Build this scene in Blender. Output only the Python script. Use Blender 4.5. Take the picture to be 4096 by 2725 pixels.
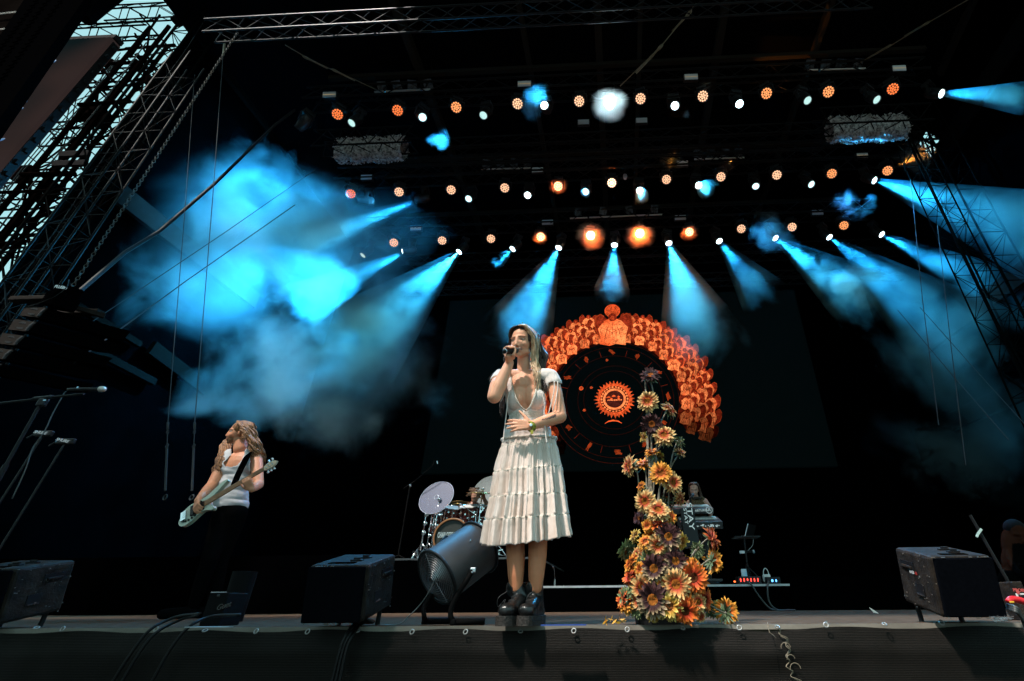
import bpy, bmesh, math, random
from mathutils import Vector, Matrix, noise as mnoise
R = math.radians
rnd = random.Random(7)
for o in list(bpy.data.objects):
    bpy.data.objects.remove(o)
sc = bpy.context.scene
col = sc.collection

# ------------------------------------------------------------------ camera
PX, PY = 2393.0, 1362.5
VZ = Vector((2367.0 - PX, -2050.6 - PY, 0)); VX = Vector((-49067.0 - PX, 2805.0 - PY, 0))
FPX = math.sqrt(-(VZ.x * VX.x + VZ.y * VX.y))
Zc = Vector((VZ.x, VZ.y, FPX)).normalized()
Xc = -Vector((VX.x, VX.y, FPX)).normalized()
Yc = Zc.cross(Xc).normalized()
CAM = Vector((0, 0, 0.096))
def ray(x, y):
    r = Vector((x - PX, y - PY, FPX))
    return Vector((r.dot(Xc), r.dot(Yc), r.dot(Zc)))
def U(x, y, Y):
    "point at depth Y seen at pixel (x, y) of the 4096 wide photo (used to measure where things stand)"
    r = ray(x, y)
    return CAM + r * (Y / r.y)
K = 4096 / 2357.0
def V(x, y, Y):
    return U(x * K, y * K, Y)
def F(x, y, z=0.0):
    r = ray(x, y)
    return CAM + r * ((z - CAM.z) / r.z)
def proj(p):
    d = Vector(p) - CAM
    c = Xc * d.x + Yc * d.y + Zc * d.z
    return (PX + FPX * c.x / c.z, PY + FPX * c.y / c.z)
cd = bpy.data.cameras.new('camera'); cam = bpy.data.objects.new('camera', cd); col.objects.link(cam)
cd.sensor_width = 36; cd.lens = 36 * FPX / 4096; cd.shift_x = -(PX - 2048) / 4096
cd.clip_start = 0.02; cd.clip_end = 3000
right = Vector((Xc.x, Yc.x, Zc.x)); down = Vector((Xc.y, Yc.y, Zc.y)); fwd = Vector((Xc.z, Yc.z, Zc.z))
m = Matrix((right, -down, -fwd)).transposed().to_4x4(); m.translation = CAM
cam.matrix_world = m
sc.camera = cam

# ------------------------------------------------------------------ world, sun, exposure
SUN_EL, SUN_AZ = 56, 222      # azimuth of where the sun stands, clockwise from +Y
w = bpy.data.worlds.new("World"); sc.world = w; w.use_nodes = True
nt = w.node_tree; bg = nt.nodes['Background']
sky = nt.nodes.new('ShaderNodeTexSky'); sky.sky_type = 'NISHITA'; sky.sun_disc = False
sky.sun_elevation = R(SUN_EL); sky.sun_rotation = R(SUN_AZ); sky.air_density = 1.6; sky.dust_density = 4.0
mx = nt.nodes.new('ShaderNodeMixRGB'); mx.blend_type = 'MIX'; mx.inputs[0].default_value = 0.8
mx.inputs[2].default_value = (3.6, 7.0, 7.3, 1)
nt.links.new(sky.outputs[0], mx.inputs[1]); nt.links.new(mx.outputs[0], bg.inputs[0])
bg.inputs[1].default_value = 0.10
sd = bpy.data.lights.new('sun', 'SUN'); sd.energy = 5.0; sd.angle = R(4); sd.color = (1, 0.93, 0.86)
so = bpy.data.objects.new('sun', sd); col.objects.link(so)
sdir = Vector((math.sin(R(SUN_AZ)) * math.cos(R(SUN_EL)), math.cos(R(SUN_AZ)) * math.cos(R(SUN_EL)), math.sin(R(SUN_EL))))
so.rotation_euler = sdir.to_track_quat('Z', 'Y').to_euler(); so.location = sdir * 30
vs = sc.view_settings
vs.view_transform = 'Standard'; vs.look = 'None'; vs.gamma = 1; vs.exposure = 0.32
cy = sc.cycles
cy.use_denoising = True; cy.volume_bounces = 0; cy.max_bounces = 5; cy.diffuse_bounces = 2; cy.glossy_bounces = 2
cy.transparent_max_bounces = 16; cy.volume_step_rate = 0.8; cy.volume_max_steps = 96
cy.use_adaptive_sampling = True; cy.adaptive_threshold = .025; cy.adaptive_min_samples = 20; cy.sample_clamp_indirect = 4; cy.use_light_tree = True; cy.caustics_reflective = False; cy.caustics_refractive = False

# ------------------------------------------------------------------ materials
def mat(name, c, rough=0.6, metal=0.0, var=0.0, vscale=8.0, bump=0.0, bscale=40.0, c2=None, emit=None, es=1.0, spec=0.5, sub=0.0, alpha=1.0, trans=0.0, coat=0.0, stretch=None, ramp=(0.35, 0.65)):
    m = bpy.data.materials.new(name); m.use_nodes = True; n = m.node_tree; b = n.nodes['Principled BSDF']
    b.inputs['Base Color'].default_value = (*c, 1); b.inputs['Roughness'].default_value = rough; b.inputs['Metallic'].default_value = metal
    b.inputs['Specular IOR Level'].default_value = spec
    if coat: b.inputs['Coat Weight'].default_value = coat; b.inputs['Coat Roughness'].default_value = 0.15
    if alpha < 1: b.inputs['Alpha'].default_value = alpha
    if trans: b.inputs['Transmission Weight'].default_value = trans
    if sub: b.inputs['Subsurface Weight'].default_value = sub; b.inputs['Subsurface Radius'].default_value = (.012, .005, .003); b.inputs['Subsurface Scale'].default_value = 1.0
    tc = None
    def coord():
        nonlocal tc
        if tc is None:
            t = n.nodes.new('ShaderNodeTexCoord'); mp = n.nodes.new('ShaderNodeMapping')
            if stretch: mp.inputs['Scale'].default_value = stretch
            n.links.new(t.outputs['Object'], mp.inputs[0]); tc = mp
        return tc.outputs[0]
    if var or c2:
        t = n.nodes.new('ShaderNodeTexNoise'); t.inputs['Scale'].default_value = vscale; t.inputs['Detail'].default_value = 4
        n.links.new(coord(), t.inputs['Vector'])
        r = n.nodes.new('ShaderNodeValToRGB'); r.color_ramp.elements[0].position = ramp[0]; r.color_ramp.elements[1].position = ramp[1]
        cc = c2 or tuple(x * (1 - var) for x in c)
        r.color_ramp.elements[0].color = (*cc, 1); r.color_ramp.elements[1].color = (*c, 1)
        n.links.new(t.outputs[0], r.inputs[0]); n.links.new(r.outputs[0], b.inputs['Base Color'])
    if bump:
        t = n.nodes.new('ShaderNodeTexNoise'); t.inputs['Scale'].default_value = bscale; t.inputs['Detail'].default_value = 5
        n.links.new(coord(), t.inputs['Vector'])
        bm_ = n.nodes.new('ShaderNodeBump'); bm_.inputs['Strength'].default_value = bump; bm_.inputs['Distance'].default_value = 0.01
        n.links.new(t.outputs[0], bm_.inputs['Height']); n.links.new(bm_.outputs[0], b.inputs['Normal'])
    if emit:
        b.inputs['Emission Color'].default_value = (*emit, 1); b.inputs['Emission Strength'].default_value = es
    return m
def attr_mat(name, rough=0.5, sub=0.0, bump=0.0, bscale=200, emission=None, spec=0.4, mult=None):
    "colour comes from the mesh's own colour attribute"
    m = bpy.data.materials.new(name); m.use_nodes = True; n = m.node_tree; b = n.nodes['Principled BSDF']
    a = n.nodes.new('ShaderNodeAttribute'); a.attribute_name = 'Col'
    b.inputs['Roughness'].default_value = rough; b.inputs['Specular IOR Level'].default_value = spec
    if sub: b.inputs['Subsurface Weight'].default_value = sub; b.inputs['Subsurface Radius'].default_value = (.012, .005, .003); b.inputs['Subsurface Scale'].default_value = 1.0
    if emission:
        b.inputs['Base Color'].default_value = (.0, .0, .0, 1); b.inputs['Specular IOR Level'].default_value = 0
        n.links.new(a.outputs[0], b.inputs['Emission Color']); b.inputs['Emission Strength'].default_value = emission
    else:
        n.links.new(a.outputs[0], b.inputs['Base Color'])
    if bump:
        t = n.nodes.new('ShaderNodeTexNoise'); t.inputs['Scale'].default_value = bscale
        bm_ = n.nodes.new('ShaderNodeBump'); bm_.inputs['Strength'].default_value = bump; bm_.inputs['Distance'].default_value = 0.003
        n.links.new(t.outputs[0], bm_.inputs['Height']); n.links.new(bm_.outputs[0], b.inputs['Normal'])
    return m
M = {}
M['black_cloth'] = mat('black_cloth', (.0006, .0007, .0009), 1.0, spec=0, var=.4, vscale=1.5)
M['black_tarp'] = mat('black_tarp', (.003, .0035, .004), 1.0, spec=0, var=.3, vscale=.8, bump=.3, bscale=2)
M['black_metal'] = mat('black_metal', (.009, .009, .010), .5, .1, spec=.2)
M['truss_metal'] = mat('truss_metal', (.016, .016, .018), .5, .1, spec=.2, var=.4, vscale=3)
M['dark_truss'] = mat('dark_truss', (.006, .0055, .0055), .7, spec=.05, var=.3, vscale=4)
M['steel'] = mat('steel', (.6, .6, .62), .25, 1.0)
M['chrome'] = mat('chrome', (.85, .87, .9), .12, 1.0)
M['black_plastic'] = mat('black_plastic', (.009, .009, .010), .45, spec=.3)
M['rubber'] = mat('rubber', (.01, .01, .011), .6, spec=.25)
M['white_paint'] = mat('white_paint', (.75, .74, .7), .5, var=.15)

# ------------------------------------------------------------------ mesh building
class MB:
    def __init__(s): s.v = []; s.f = []; s.m = []; s.c = None
    def add(s, vs, fs, mi=0):
        n = len(s.v); s.v += [tuple(v) for v in vs]
        s.f += [tuple(i + n for i in f) for f in fs]; s.m += [mi] * len(fs)
    def box(s, c, size, rot=None, mi=0, bev=0.0):
        hx, hy, hz = size[0] / 2, size[1] / 2, size[2] / 2
        c = Vector(c); r = rot or Matrix.Identity(3)
        if bev <= 0:
            vs = [c + r @ Vector((x * hx, y * hy, z * hz)) for x in (-1, 1) for y in (-1, 1) for z in (-1, 1)]
            s.add(vs, [(0, 1, 3, 2), (4, 6, 7, 5), (0, 4, 5, 1), (2, 3, 7, 6), (0, 2, 6, 4), (1, 5, 7, 3)], mi)
        else:
            bm = bmesh.new(); bmesh.ops.create_cube(bm, size=1)
            for v in bm.verts: v.co = Vector((v.co.x * size[0], v.co.y * size[1], v.co.z * size[2]))
            bmesh.ops.bevel(bm, geom=bm.edges[:], offset=bev, segments=2, affect='EDGES', profile=.5)
            bm.verts.ensure_lookup_table(); bm.verts.index_update()
            s.add([c + r @ v.co for v in bm.verts], [[v.index for v in f.verts] for f in bm.faces], mi); bm.free()
        return s
    def quad(s, a, b, c, d, mi=0): s.add([a, b, c, d], [(0, 1, 2, 3)], mi); return s
    def tube(s, pts, rad, seg=8, mi=0, cap=True, flat=1.0, up=None, closed=False):
        pts = [Vector(p) for p in pts]; n = len(pts)
        if not hasattr(rad, '__len__'): rad = [rad] * n
        prev = None; vs = []
        for i, p in enumerate(pts):
            if closed: t = pts[(i + 1) % n] - pts[i - 1]
            else: t = pts[min(i + 1, n - 1)] - pts[max(i - 1, 0)]
            t = t.normalized() if t.length > 1e-9 else Vector((0, 0, 1))
            if prev is None:
                a = Vector(up) if up is not None else (Vector((0, 0, 1)) if abs(t.z) < .9 else Vector((1, 0, 0)))
                u = (a - t * a.dot(t)).normalized()
            else:
                u = (prev - t * prev.dot(t)).normalized()
            prev = u; v_ = t.cross(u)
            for k in range(seg):
                an = 2 * math.pi * k / seg
                vs.append(p + u * (math.cos(an) * rad[i]) + v_ * (math.sin(an) * rad[i] * flat))
        fs = []
        for i in range(n if closed else n - 1):
            j = (i + 1) % n
            for k in range(seg):
                k2 = (k + 1) % seg
                fs.append((i * seg + k, i * seg + k2, j * seg + k2, j * seg + k))
        if cap and not closed:
            fs.append(tuple(range(seg - 1, -1, -1))); fs.append(tuple((n - 1) * seg + k for k in range(seg)))
        s.add(vs, fs, mi); return s
    def cyl(s, a, b, r0, r1=None, seg=12, mi=0, cap=True): return s.tube([a, b], [r0, r0 if r1 is None else r1], seg, mi, cap)
    def cap(s, a, b, r0, r1=None, seg=14, mi=0):
        "closed capsule with round ends"
        a, b = Vector(a), Vector(b); r1 = r0 if r1 is None else r1; d = (b - a)
        d = d.normalized() if d.length > 1e-6 else Vector((0, 0, 1)); pts = []; rr = []
        for k in range(4): t = k / 4 * math.pi / 2; pts.append(a - d * r0 * math.cos(t) ); rr.append(max(r0 * math.sin(t), 1e-4))
        pts.append(a); rr.append(r0); pts.append(b); rr.append(r1)
        for k in range(1, 5): t = k / 4 * math.pi / 2; pts.append(b + d * r1 * math.sin(t)); rr.append(max(r1 * math.cos(t), 1e-4))
        return s.tube(pts, rr, seg, mi)
    def ell(s, c, r, rot=None, su=16, sv=10, mi=0):
        c = Vector(c); ro = rot or Matrix.Identity(3)
        if not hasattr(r, '__len__'): r = (r, r, r)
        vs = [c + ro @ Vector((0, 0, r[2]))]
        for i in range(1, sv):
            p = math.pi * i / sv
            for j in range(su):
                a = 2 * math.pi * j / su
                vs.append(c + ro @ Vector((r[0] * math.sin(p) * math.cos(a), r[1] * math.sin(p) * math.sin(a), r[2] * math.cos(p))))
        vs.append(c + ro @ Vector((0, 0, -r[2]))); fs = []
        for j in range(su): fs.append((0, 1 + j, 1 + (j + 1) % su))
        for i in range(sv - 2):
            for j in range(su):
                a = 1 + i * su; fs.append((a + j, a + su + j, a + su + (j + 1) % su, a + (j + 1) % su))
        a = 1 + (sv - 2) * su; L = len(vs) - 1
        for j in range(su): fs.append((L, a + (j + 1) % su, a + j))
        s.add(vs, fs, mi); return s
    def lathe(s, prof, o, axis, seg=32, mi=0):
        "prof: (radius, along) pairs"
        o = Vector(o); ax = Vector(axis).normalized()
        a = Vector((0, 0, 1)) if abs(ax.z) < .9 else Vector((1, 0, 0)); u = (a - ax * a.dot(ax)).normalized(); v_ = ax.cross(u)
        vs = []
        for (r, h) in prof:
            for k in range(seg):
                an = 2 * math.pi * k / seg; vs.append(o + ax * h + u * (math.cos(an) * r) + v_ * (math.sin(an) * r))
        fs = []
        for i in range(len(prof) - 1):
            for k in range(seg):
                k2 = (k + 1) % seg; fs.append((i * seg + k, i * seg + k2, (i + 1) * seg + k2, (i + 1) * seg + k))
        if prof[0][0] > 1e-6: fs.append(tuple(range(seg - 1, -1, -1)))
        if prof[-1][0] > 1e-6: fs.append(tuple((len(prof) - 1) * seg + k for k in range(seg)))
        s.add(vs, fs, mi); return s
    def ring(s, c, axis, r, w, seg=24, ts=6, mi=0):
        c = Vector(c); ax = Vector(axis).normalized(); a = Vector((0, 0, 1)) if abs(ax.z) < .9 else Vector((1, 0, 0))
        u = (a - ax * a.dot(ax)).normalized(); v_ = ax.cross(u)
        return s.tube([c + u * (r * math.cos(2 * math.pi * k / seg)) + v_ * (r * math.sin(2 * math.pi * k / seg)) for k in range(seg)], w, ts, mi, closed=True)
    def prism(s, pts, n, th, mi=0):
        "flat outline pts (3D) given thickness th along n"
        pts = [Vector(p) for p in pts]; n = Vector(n).normalized() * th; k = len(pts)
        s.add(pts + [p + n for p in pts], [tuple(range(k - 1, -1, -1)), tuple(range(k, 2 * k))] + [(i, (i + 1) % k, k + (i + 1) % k, k + i) for i in range(k)], mi); return s
    def build(s, name, mats, parent=None, smooth=False, local=False, colors=None):
        me = bpy.data.meshes.new(name)
        off = Vector((0, 0, 0))
        if parent is not None and not local:
            off = parent.location.copy(); q = parent.parent
            while q is not None: off += q.location; q = q.parent
        me.from_pydata([(v[0] - off.x, v[1] - off.y, v[2] - off.z) for v in s.v], [], s.f)
        if not isinstance(mats, (list, tuple)): mats = [mats]
        for m_ in mats: me.materials.append(m_)
        if len(mats) > 1: me.polygons.foreach_set('material_index', s.m)
        if smooth: me.polygons.foreach_set('use_smooth', [True] * len(me.polygons))
        if colors is not None: paint(me, colors)
        me.update()
        return link(name, me, parent)
def paint(me, cols):
    a = me.color_attributes.new('Col', 'FLOAT_COLOR', 'POINT')
    flat = []
    for c in cols: flat += [c[0], c[1], c[2], 1.0]
    a.data.foreach_set('color', flat)
def link(name, me, parent=None):
    o = bpy.data.objects.new(name, me); col.objects.link(o)
    if parent is not None: o.parent = parent
    return o
def linkw(name, me, parent):
    "link a mesh made in world coordinates under a parent"
    off = Vector((0, 0, 0)); q = parent
    while q is not None: off += q.location; q = q.parent
    me.transform(Matrix.Translation(-off)); return link(name, me, parent)
def tag(o, label=None, cat=None, group=None, kind=None):
    if label: o['label'] = label
    if cat: o['category'] = cat
    if group: o['group'] = group
    if kind: o['kind'] = kind
    return o
def thing(name, loc, label, cat, group=None, rot=None):
    o = bpy.data.objects.new(name, None); col.objects.link(o); o.location = Vector(loc); o.empty_display_size = .1
    if rot is not None: o.rotation_euler = rot
    return tag(o, label, cat, group)
def many(name, items, mats, parent=None, **k):
    "each item (a function filling a mesh) becomes an object of its own"
    out = []
    for it in items:
        mb = MB(); it(mb); out.append(mb.build(name, mats, parent, **k))
    return out
def kids(o): return [c for c in bpy.data.objects if c.parent == o]
def copy_tree(o, parent=None):
    c = o.copy(); col.objects.link(c)
    if parent is not None: c.parent = parent
    for ch in kids(o): copy_tree(ch, c)
    return c
def crom(pts, n=8):
    "smooth curve through points"
    P = [Vector(p) for p in pts]; P = [P[0] * 2 - P[1]] + P + [P[-1] * 2 - P[-2]]; out = []
    for i in range(1, len(P) - 2):
        for k in range(n):
            t = k / n; a, b, c, d = P[i - 1], P[i], P[i + 1], P[i + 2]
            out.append(.5 * ((2 * b) + (c - a) * t + (2 * a - 5 * b + 4 * c - d) * t * t + (3 * b - a - 3 * c + d) * t ** 3))
    out.append(P[-2]); return out
def text_mesh(name, s, loc, rot, size, material, parent=None, extrude=.0015, align='CENTER', sx=1.0, shear=0.0, bold=0.0):
    cu = bpy.data.curves.new(name, 'FONT'); cu.body = s; cu.size = size; cu.extrude = extrude; cu.align_x = align; cu.align_y = 'CENTER'; cu.shear = shear; cu.offset = bold
    to = bpy.data.objects.new(name, cu); col.objects.link(to)
    dg = bpy.context.evaluated_depsgraph_get(); me = bpy.data.meshes.new_from_object(to.evaluated_get(dg))
    bpy.data.objects.remove(to); me.name = name
    mt = Matrix.Translation(Vector(loc)) @ rot.to_4x4() @ Matrix.Diagonal((sx, 1, 1, 1))
    off = Vector((0, 0, 0)); q = parent
    while q is not None: off += q.location; q = q.parent
    me.transform(Matrix.Translation(-off) @ mt); me.materials.clear(); me.materials.append(material)
    return link(name, me, parent)
def frame(z, x):
    "rotation with local z along z and local x as near x as it can be"
    z = Vector(z).normalized(); x = Vector(x); x = (x - z * x.dot(z)).normalized(); y = z.cross(x)
    return Matrix((x, y, z)).transposed()
def remesh(mb, voxel, smooth_it=2, sfac=.5):
    me = bpy.data.meshes.new('tmp'); me.from_pydata(mb.v, [], mb.f)
    o = bpy.data.objects.new('tmp', me); col.objects.link(o)
    r = o.modifiers.new('r', 'REMESH'); r.mode = 'VOXEL'; r.voxel_size = voxel; r.adaptivity = 0
    if smooth_it:
        s_ = o.modifiers.new('s', 'SMOOTH'); s_.factor = sfac; s_.iterations = smooth_it
    dg = bpy.context.evaluated_depsgraph_get(); out = bpy.data.meshes.new_from_object(o.evaluated_get(dg))
    bpy.data.objects.remove(o); out.polygons.foreach_set('use_smooth', [True] * len(out.polygons))
    return out
def truss(a, b, up, w=.4, bay=.5, r=.025, rb=.012, name='truss', m_='truss_metal', parent=None, mb=None, tri=False):
    a, b = Vector(a), Vector(b); d = (b - a); L = d.length; d = d / L; up = Vector(up); u = (up - d * up.dot(d)).normalized(); s_ = d.cross(u)
    own = mb is None; mb = mb or MB(); h = w / 2
    cs = [u * h + s_ * h, u * h - s_ * h, -u * h - s_ * h, -u * h + s_ * h]
    if tri: cs = [u * h + s_ * h, u * h - s_ * h, -u * h]
    for c in cs: mb.cyl(a + c, b + c, r, seg=6)
    n = max(1, round(L / bay)); nc = len(cs)
    for i in range(n):
        p, q = a + d * (L * i / n), a + d * (L * (i + 1) / n)
        for k in range(nc):
            c0, c1 = cs[k], cs[(k + 1) % nc]
            if i % 2 == 0: mb.cyl(p + c0, q + c1, rb, seg=5, cap=False)
            else: mb.cyl(p + c1, q + c0, rb, seg=5, cap=False)
    if own: return mb.build(name, M[m_], parent)
    return mb
# ------------------------------------------------------------------ setting
XL, XR, YB, ZR = U(395, 611, 5.6).x, 8.2, 13.2, 11.6
EDGE_Y = F(2048, 2502).y
FLOOR_BACK = 6.85
# ground of the pit in front of the stage
g = MB().quad((-200, -200, -1.6), (200, -200, -1.6), (200, 200, -1.6), (-200, 200, -1.6)).build('ground', mat('trodden_ground', (.045, .04, .034), .95, var=.4, vscale=2))
tag(g, kind='structure')
M['deck'] = mat('deck_board', (.11, .075, .052), .9, c2=(.045, .034, .026), vscale=9, bump=.25, bscale=60, stretch=(1, 4, 1), spec=0)
f = MB().box((0, (EDGE_Y + YB) / 2, -.06), (28, YB - EDGE_Y, .12)).build('stage_floor', M['deck']); tag(f, kind='structure')
# back, side and roof sheets of the stage house (open towards the audience)
bw = MB().box(((XL + XR) / 2, YB + .05, 5.5), (XR - XL + 9, .1, 13)).build('back_wall', M['black_cloth']); tag(bw, kind='structure')
def inpoly(x, y, P):
    ins = False; j = len(P) - 1
    for i in range(len(P)):
        if (P[i][1] > y) != (P[j][1] > y) and x < (P[j][0] - P[i][0]) * (y - P[i][1]) / (P[j][1] - P[i][1]) + P[i][0]: ins = not ins
        j = i
    return ins
GAPS = [[(1215, 700), (1228, 660), (1285, 600), (1335, 560), (1345, 575), (1310, 640), (1275, 705), (1240, 712)], [(3650, 525), (3700, 522), (3755, 560), (3768, 575), (3742, 600), (3732, 630), (3700, 605), (3672, 560)]]
def wall_sheet(X, Y0, Y1, z0, z1):
    "hanging black sheet with the gaps near its top where daylight comes in"
    mb = MB(); ny, nz = 150, 240; keep = []; vs = [(X, Y0 + (Y1 - Y0) * i / ny, z0 + (z1 - z0) * k / nz) for k in range(nz + 1) for i in range(ny + 1)]; fs = []
    for k in range(nz):
        for i in range(ny):
            c = Vector((X, Y0 + (Y1 - Y0) * (i + .5) / ny, z0 + (z1 - z0) * (k + .5) / nz)); x, y = proj(c)
            if any(inpoly(x, y, g_) for g_ in GAPS): continue
            a = k * (ny + 1) + i; fs.append((a, a + 1, a + ny + 2, a + ny + 1))
    mb.add(vs, fs); return mb
lw = wall_sheet(XL, 5.6, YB, -.6, 11.8); lo = lw.build('side_wall', M['black_cloth']); tag(lo, kind='structure')
rw = wall_sheet(XR, 5.2, YB, -.6, 11.8); ro = rw.build('side_wall', M['black_cloth']); tag(ro, kind='structure')
print('XL', XL); rf = MB(); rf.box(((XL + XR) / 2 + .3, (YB + 3.6) / 2, ZR + .12), (XR - XL + .8, YB - 3.6, .12)); rf.box(((-4.8 + XR) / 2 + .3, (3.6 - 1.6) / 2, ZR + .12), (XR + 4.8, 5.2, .12)); rf = rf.build('stage_roof', M['black_tarp']); tag(rf, kind='structure')  # unseen front overhang shaped for shade, narrowed so sun reaches the bass player
# roof rafters and purlins, faintly seen
ra = MB()
for (x0, x1) in ((2345, 2381), (2517, 2532), (2836, 2818), (1930, 1960), (3100, 3020)):
    a, b = U(x0, 60, 7.0), U(x1, 300, 8.6)
for k, X in enumerate((-4.6, -1.9, -.2, .75, 2.6, 4.9)):
    ra.box((X, 8.2, ZR - .08), (.10 if k % 2 else .16, 9.6, .22))
for Yr in (6.7, 9.2, 11.4):
    ra.box((.3, Yr, ZR - .26), (14.2, .10, .12))
rfo = ra.build('roof_rafters', mat('rafter_metal', (.035, .030, .024), .9, spec=0)); tag(rfo, 'dark metal rafters and purlins across the underside of the black stage roof', 'rafters')
# white aluminium trim along the front edge of the deck
e0, e1 = -7.5, 7.5
tr = MB().box((0, EDGE_Y - .006, -.012), (26, .012, .022)).build('stage_edge_trim', mat('edge_trim', (.28, .25, .21), .8, 0, spec=.05, var=.35, vscale=3, bump=.2)); tag(tr, 'pale metal trim along the front lip of the stage', 'trim')

# gauze skirt hanging over the stage front
skirt = thing('stage_skirt', (0, EDGE_Y - .03, -.05), 'black gauze skirt hung along the stage front with metal eyelets', 'skirt')
ms = bpy.data.materials.new('gauze'); ms.use_nodes = True; n = ms.node_tree; b = n.nodes['Principled BSDF']
tcn = n.nodes.new('ShaderNodeTexCoord'); sp = n.nodes.new('ShaderNodeSeparateXYZ'); n.links.new(tcn.outputs['Object'], sp.inputs[0])
def mth(op, a, b2=None):
    x = n.nodes.new('ShaderNodeMath'); x.operation = op
    for i, q in enumerate((a, b2)):
        if q is None: continue
        if isinstance(q, (int, float)): x.inputs[i].default_value = q
        else: n.links.new(q, x.inputs[i])
    return x.outputs[0]
wx = mth('SINE', mth('MULTIPLY', sp.outputs[0], 2 * math.pi / .0042)); wz = mth('SINE', mth('MULTIPLY', sp.outputs[2], 2 * math.pi / .0066))
wv = mth('MULTIPLY', mth('ADD', mth('MULTIPLY', wx, .5), .5), mth('ADD', mth('MULTIPLY', wz, .5), .5))
nz = n.nodes.new('ShaderNodeTexNoise'); nz.inputs['Scale'].default_value = 160; n.links.new(tcn.outputs['Object'], nz.inputs[0])
cr = n.nodes.new('ShaderNodeValToRGB'); cr.color_ramp.elements[0].color = (.004, .004, .0035, 1); cr.color_ramp.elements[1].color = (.022, .015, .0105, 1)
cr.color_ramp.elements[0].position = .12; cr.color_ramp.elements[1].position = .8
n.links.new(mth('MULTIPLY', wv, mth('MULTIPLY', nz.outputs[0], 1.9)), cr.inputs[0]); n.links.new(cr.outputs[0], b.inputs['Base Color'])
b.inputs['Roughness'].default_value = .5; b.inputs['Specular IOR Level'].default_value = .10
bp = n.nodes.new('ShaderNodeBump'); bp.inputs['Strength'].default_value = .6; bp.inputs['Distance'].default_value = .002; n.links.new(wv, bp.inputs['Height']); n.links.new(bp.outputs[0], b.inputs['Normal'])
M['gauze'] = ms
seamx = U(3050, 2600, EDGE_Y).x
def skirt_grid(x0, x1, yoff, nx):
    mb = MB(); nzr = 50; vs = []; fs = []
    for j in range(nzr + 1):
        t = j / nzr
        z = -.012 - .9 * t
        for i in range(nx + 1):
            x = x0 + (x1 - x0) * i / nx
            sx = x - seamx - .20 * t
            pull = math.exp(-abs(sx) * 7) * (.5 + .5 * math.sin(t * 26 + sx * 6))
            y = EDGE_Y - .02 - .028 * min(1, t * 10) - yoff - .012 * mnoise.noise(Vector((x * 1.3, z * 3, 0))) * 2 * min(1, t * 6) - .02 * pull * min(1, t * 5)
            y -= .006 * mnoise.noise(Vector((x * 9, z * 5, 4)))
            zz = z - .012 * (1 - t) * (.5 + .5 * math.sin(x * 9.7 + .6)) - .012 * math.exp(-abs(x - seamx) * 9) * (1 - t)
            vs.append((x, y, zz))
    for j in range(nzr):
        for i in range(nx):
            a = j * (nx + 1) + i; fs.append((a, a + nx + 1, a + nx + 2, a + 1))
    mb.add(vs, fs); return mb
for (x0, x1, yo) in ((-7.0, seamx + .05, .004), (seamx - .02, 7.0, .0)):
    skirt_grid(x0, x1, yo, int((x1 - x0) * 26)).build('gauze_panel', M['gauze'], skirt, smooth=True)
M['eyelet'] = mat('eyelet_metal', (.34, .34, .33), .45, .6)
eye = [(146, 2511), (250, 2516), (624, 2517), (820, 2522), (1024, 2525), (1230, 2527), (1430, 2524), (1648, 2528), (1862, 2528), (2082, 2526), (2295, 2524), (2509, 2518), (2731, 2513), (2957, 2511), (3304, 2500), (3538, 2497), (3767, 2491), (3990, 2480), (3110, 2508)]
for i, (x, y) in enumerate(eye):
    p = U(x, y, EDGE_Y - .055); tilt = (-.15, -.95, .35) if i % 3 else (.1, -.5, .9)
    MB().ring(p, tilt, .0105, .0030, 18, 6).build('eyelet', M['eyelet'], skirt, smooth=True)
# twine lacing of the seam
lz = MB(); tw = []
for k in range(60):
    t = k / 59; y = 2510 + 330 * t
    cx = 3100 + 150 * t + 20 * math.sin(t * 9)
    tw.append(U(cx + 9 * math.sin(t * 50), y, EDGE_Y - .075 - .006 * math.cos(t * 50)))
lz.tube(tw, .0022, 5); lz.tube([p + Vector((.006 * math.sin(k), -.002, .004)) for k, p in enumerate(tw)], .0016, 5)
for (y, r) in ((2590, .020), (2635, .016), (2675, .022)):
    c = U(3100 + 150 * (y - 2510) / 330 + 6, y, EDGE_Y - .08); lz.tube([c + Vector((r * math.cos(a) * 1.1, -.004, r * math.sin(a))) for a in [q * .3 for q in range(12)]], .0016, 5)
lz.tube([U(3070, 2490, EDGE_Y - .03), U(3072, 2510, EDGE_Y - .07), U(3078, 2530, EDGE_Y - .085), U(3095, 2543, EDGE_Y - .085), U(3104, 2553, EDGE_Y - .08)], .0016, 5)
lz.build('twine', mat('twine', (.2, .16, .11), .8), skirt)

# risers behind the front strip
def riser(name, x0, x1, y0, y1, z, label, lipcol):
    t = thing(name, ((x0 + x1) / 2, y0, 0), label, 'riser')
    MB().box(((x0 + x1) / 2, (y0 + y1) / 2, z / 2 - .01), (x1 - x0, y1 - y0, z - .02)).build('riser_front', M['black_cloth'], t)
    MB().box(((x0 + x1) / 2, (y0 + y1) / 2 - .006, z - .008), (x1 - x0 + .012, y1 - y0, .024)).build('riser_deck', lipcol, t)
    return t
M['lip'] = mat('riser_lip', (.5, .53, .56), .35, .4, var=.2)
M['lip_dark'] = mat('riser_lip_dark', (.05, .06, .065), .4, .2)
zk = U(2700, 2341, FLOOR_BACK).z; zd = U(1900, 2232, FLOOR_BACK + .1).z
xk0, xk1 = U(2150, 2341, FLOOR_BACK).x, U(3155, 2330, FLOOR_BACK).x
xd0 = U(1560, 2232, FLOOR_BACK + .1).x
riser('keyboard_riser', xk0, xk1, FLOOR_BACK, FLOOR_BACK + 2.2, zk, 'low black draped riser with a pale front lip under the keyboards', M['lip'])
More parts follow.
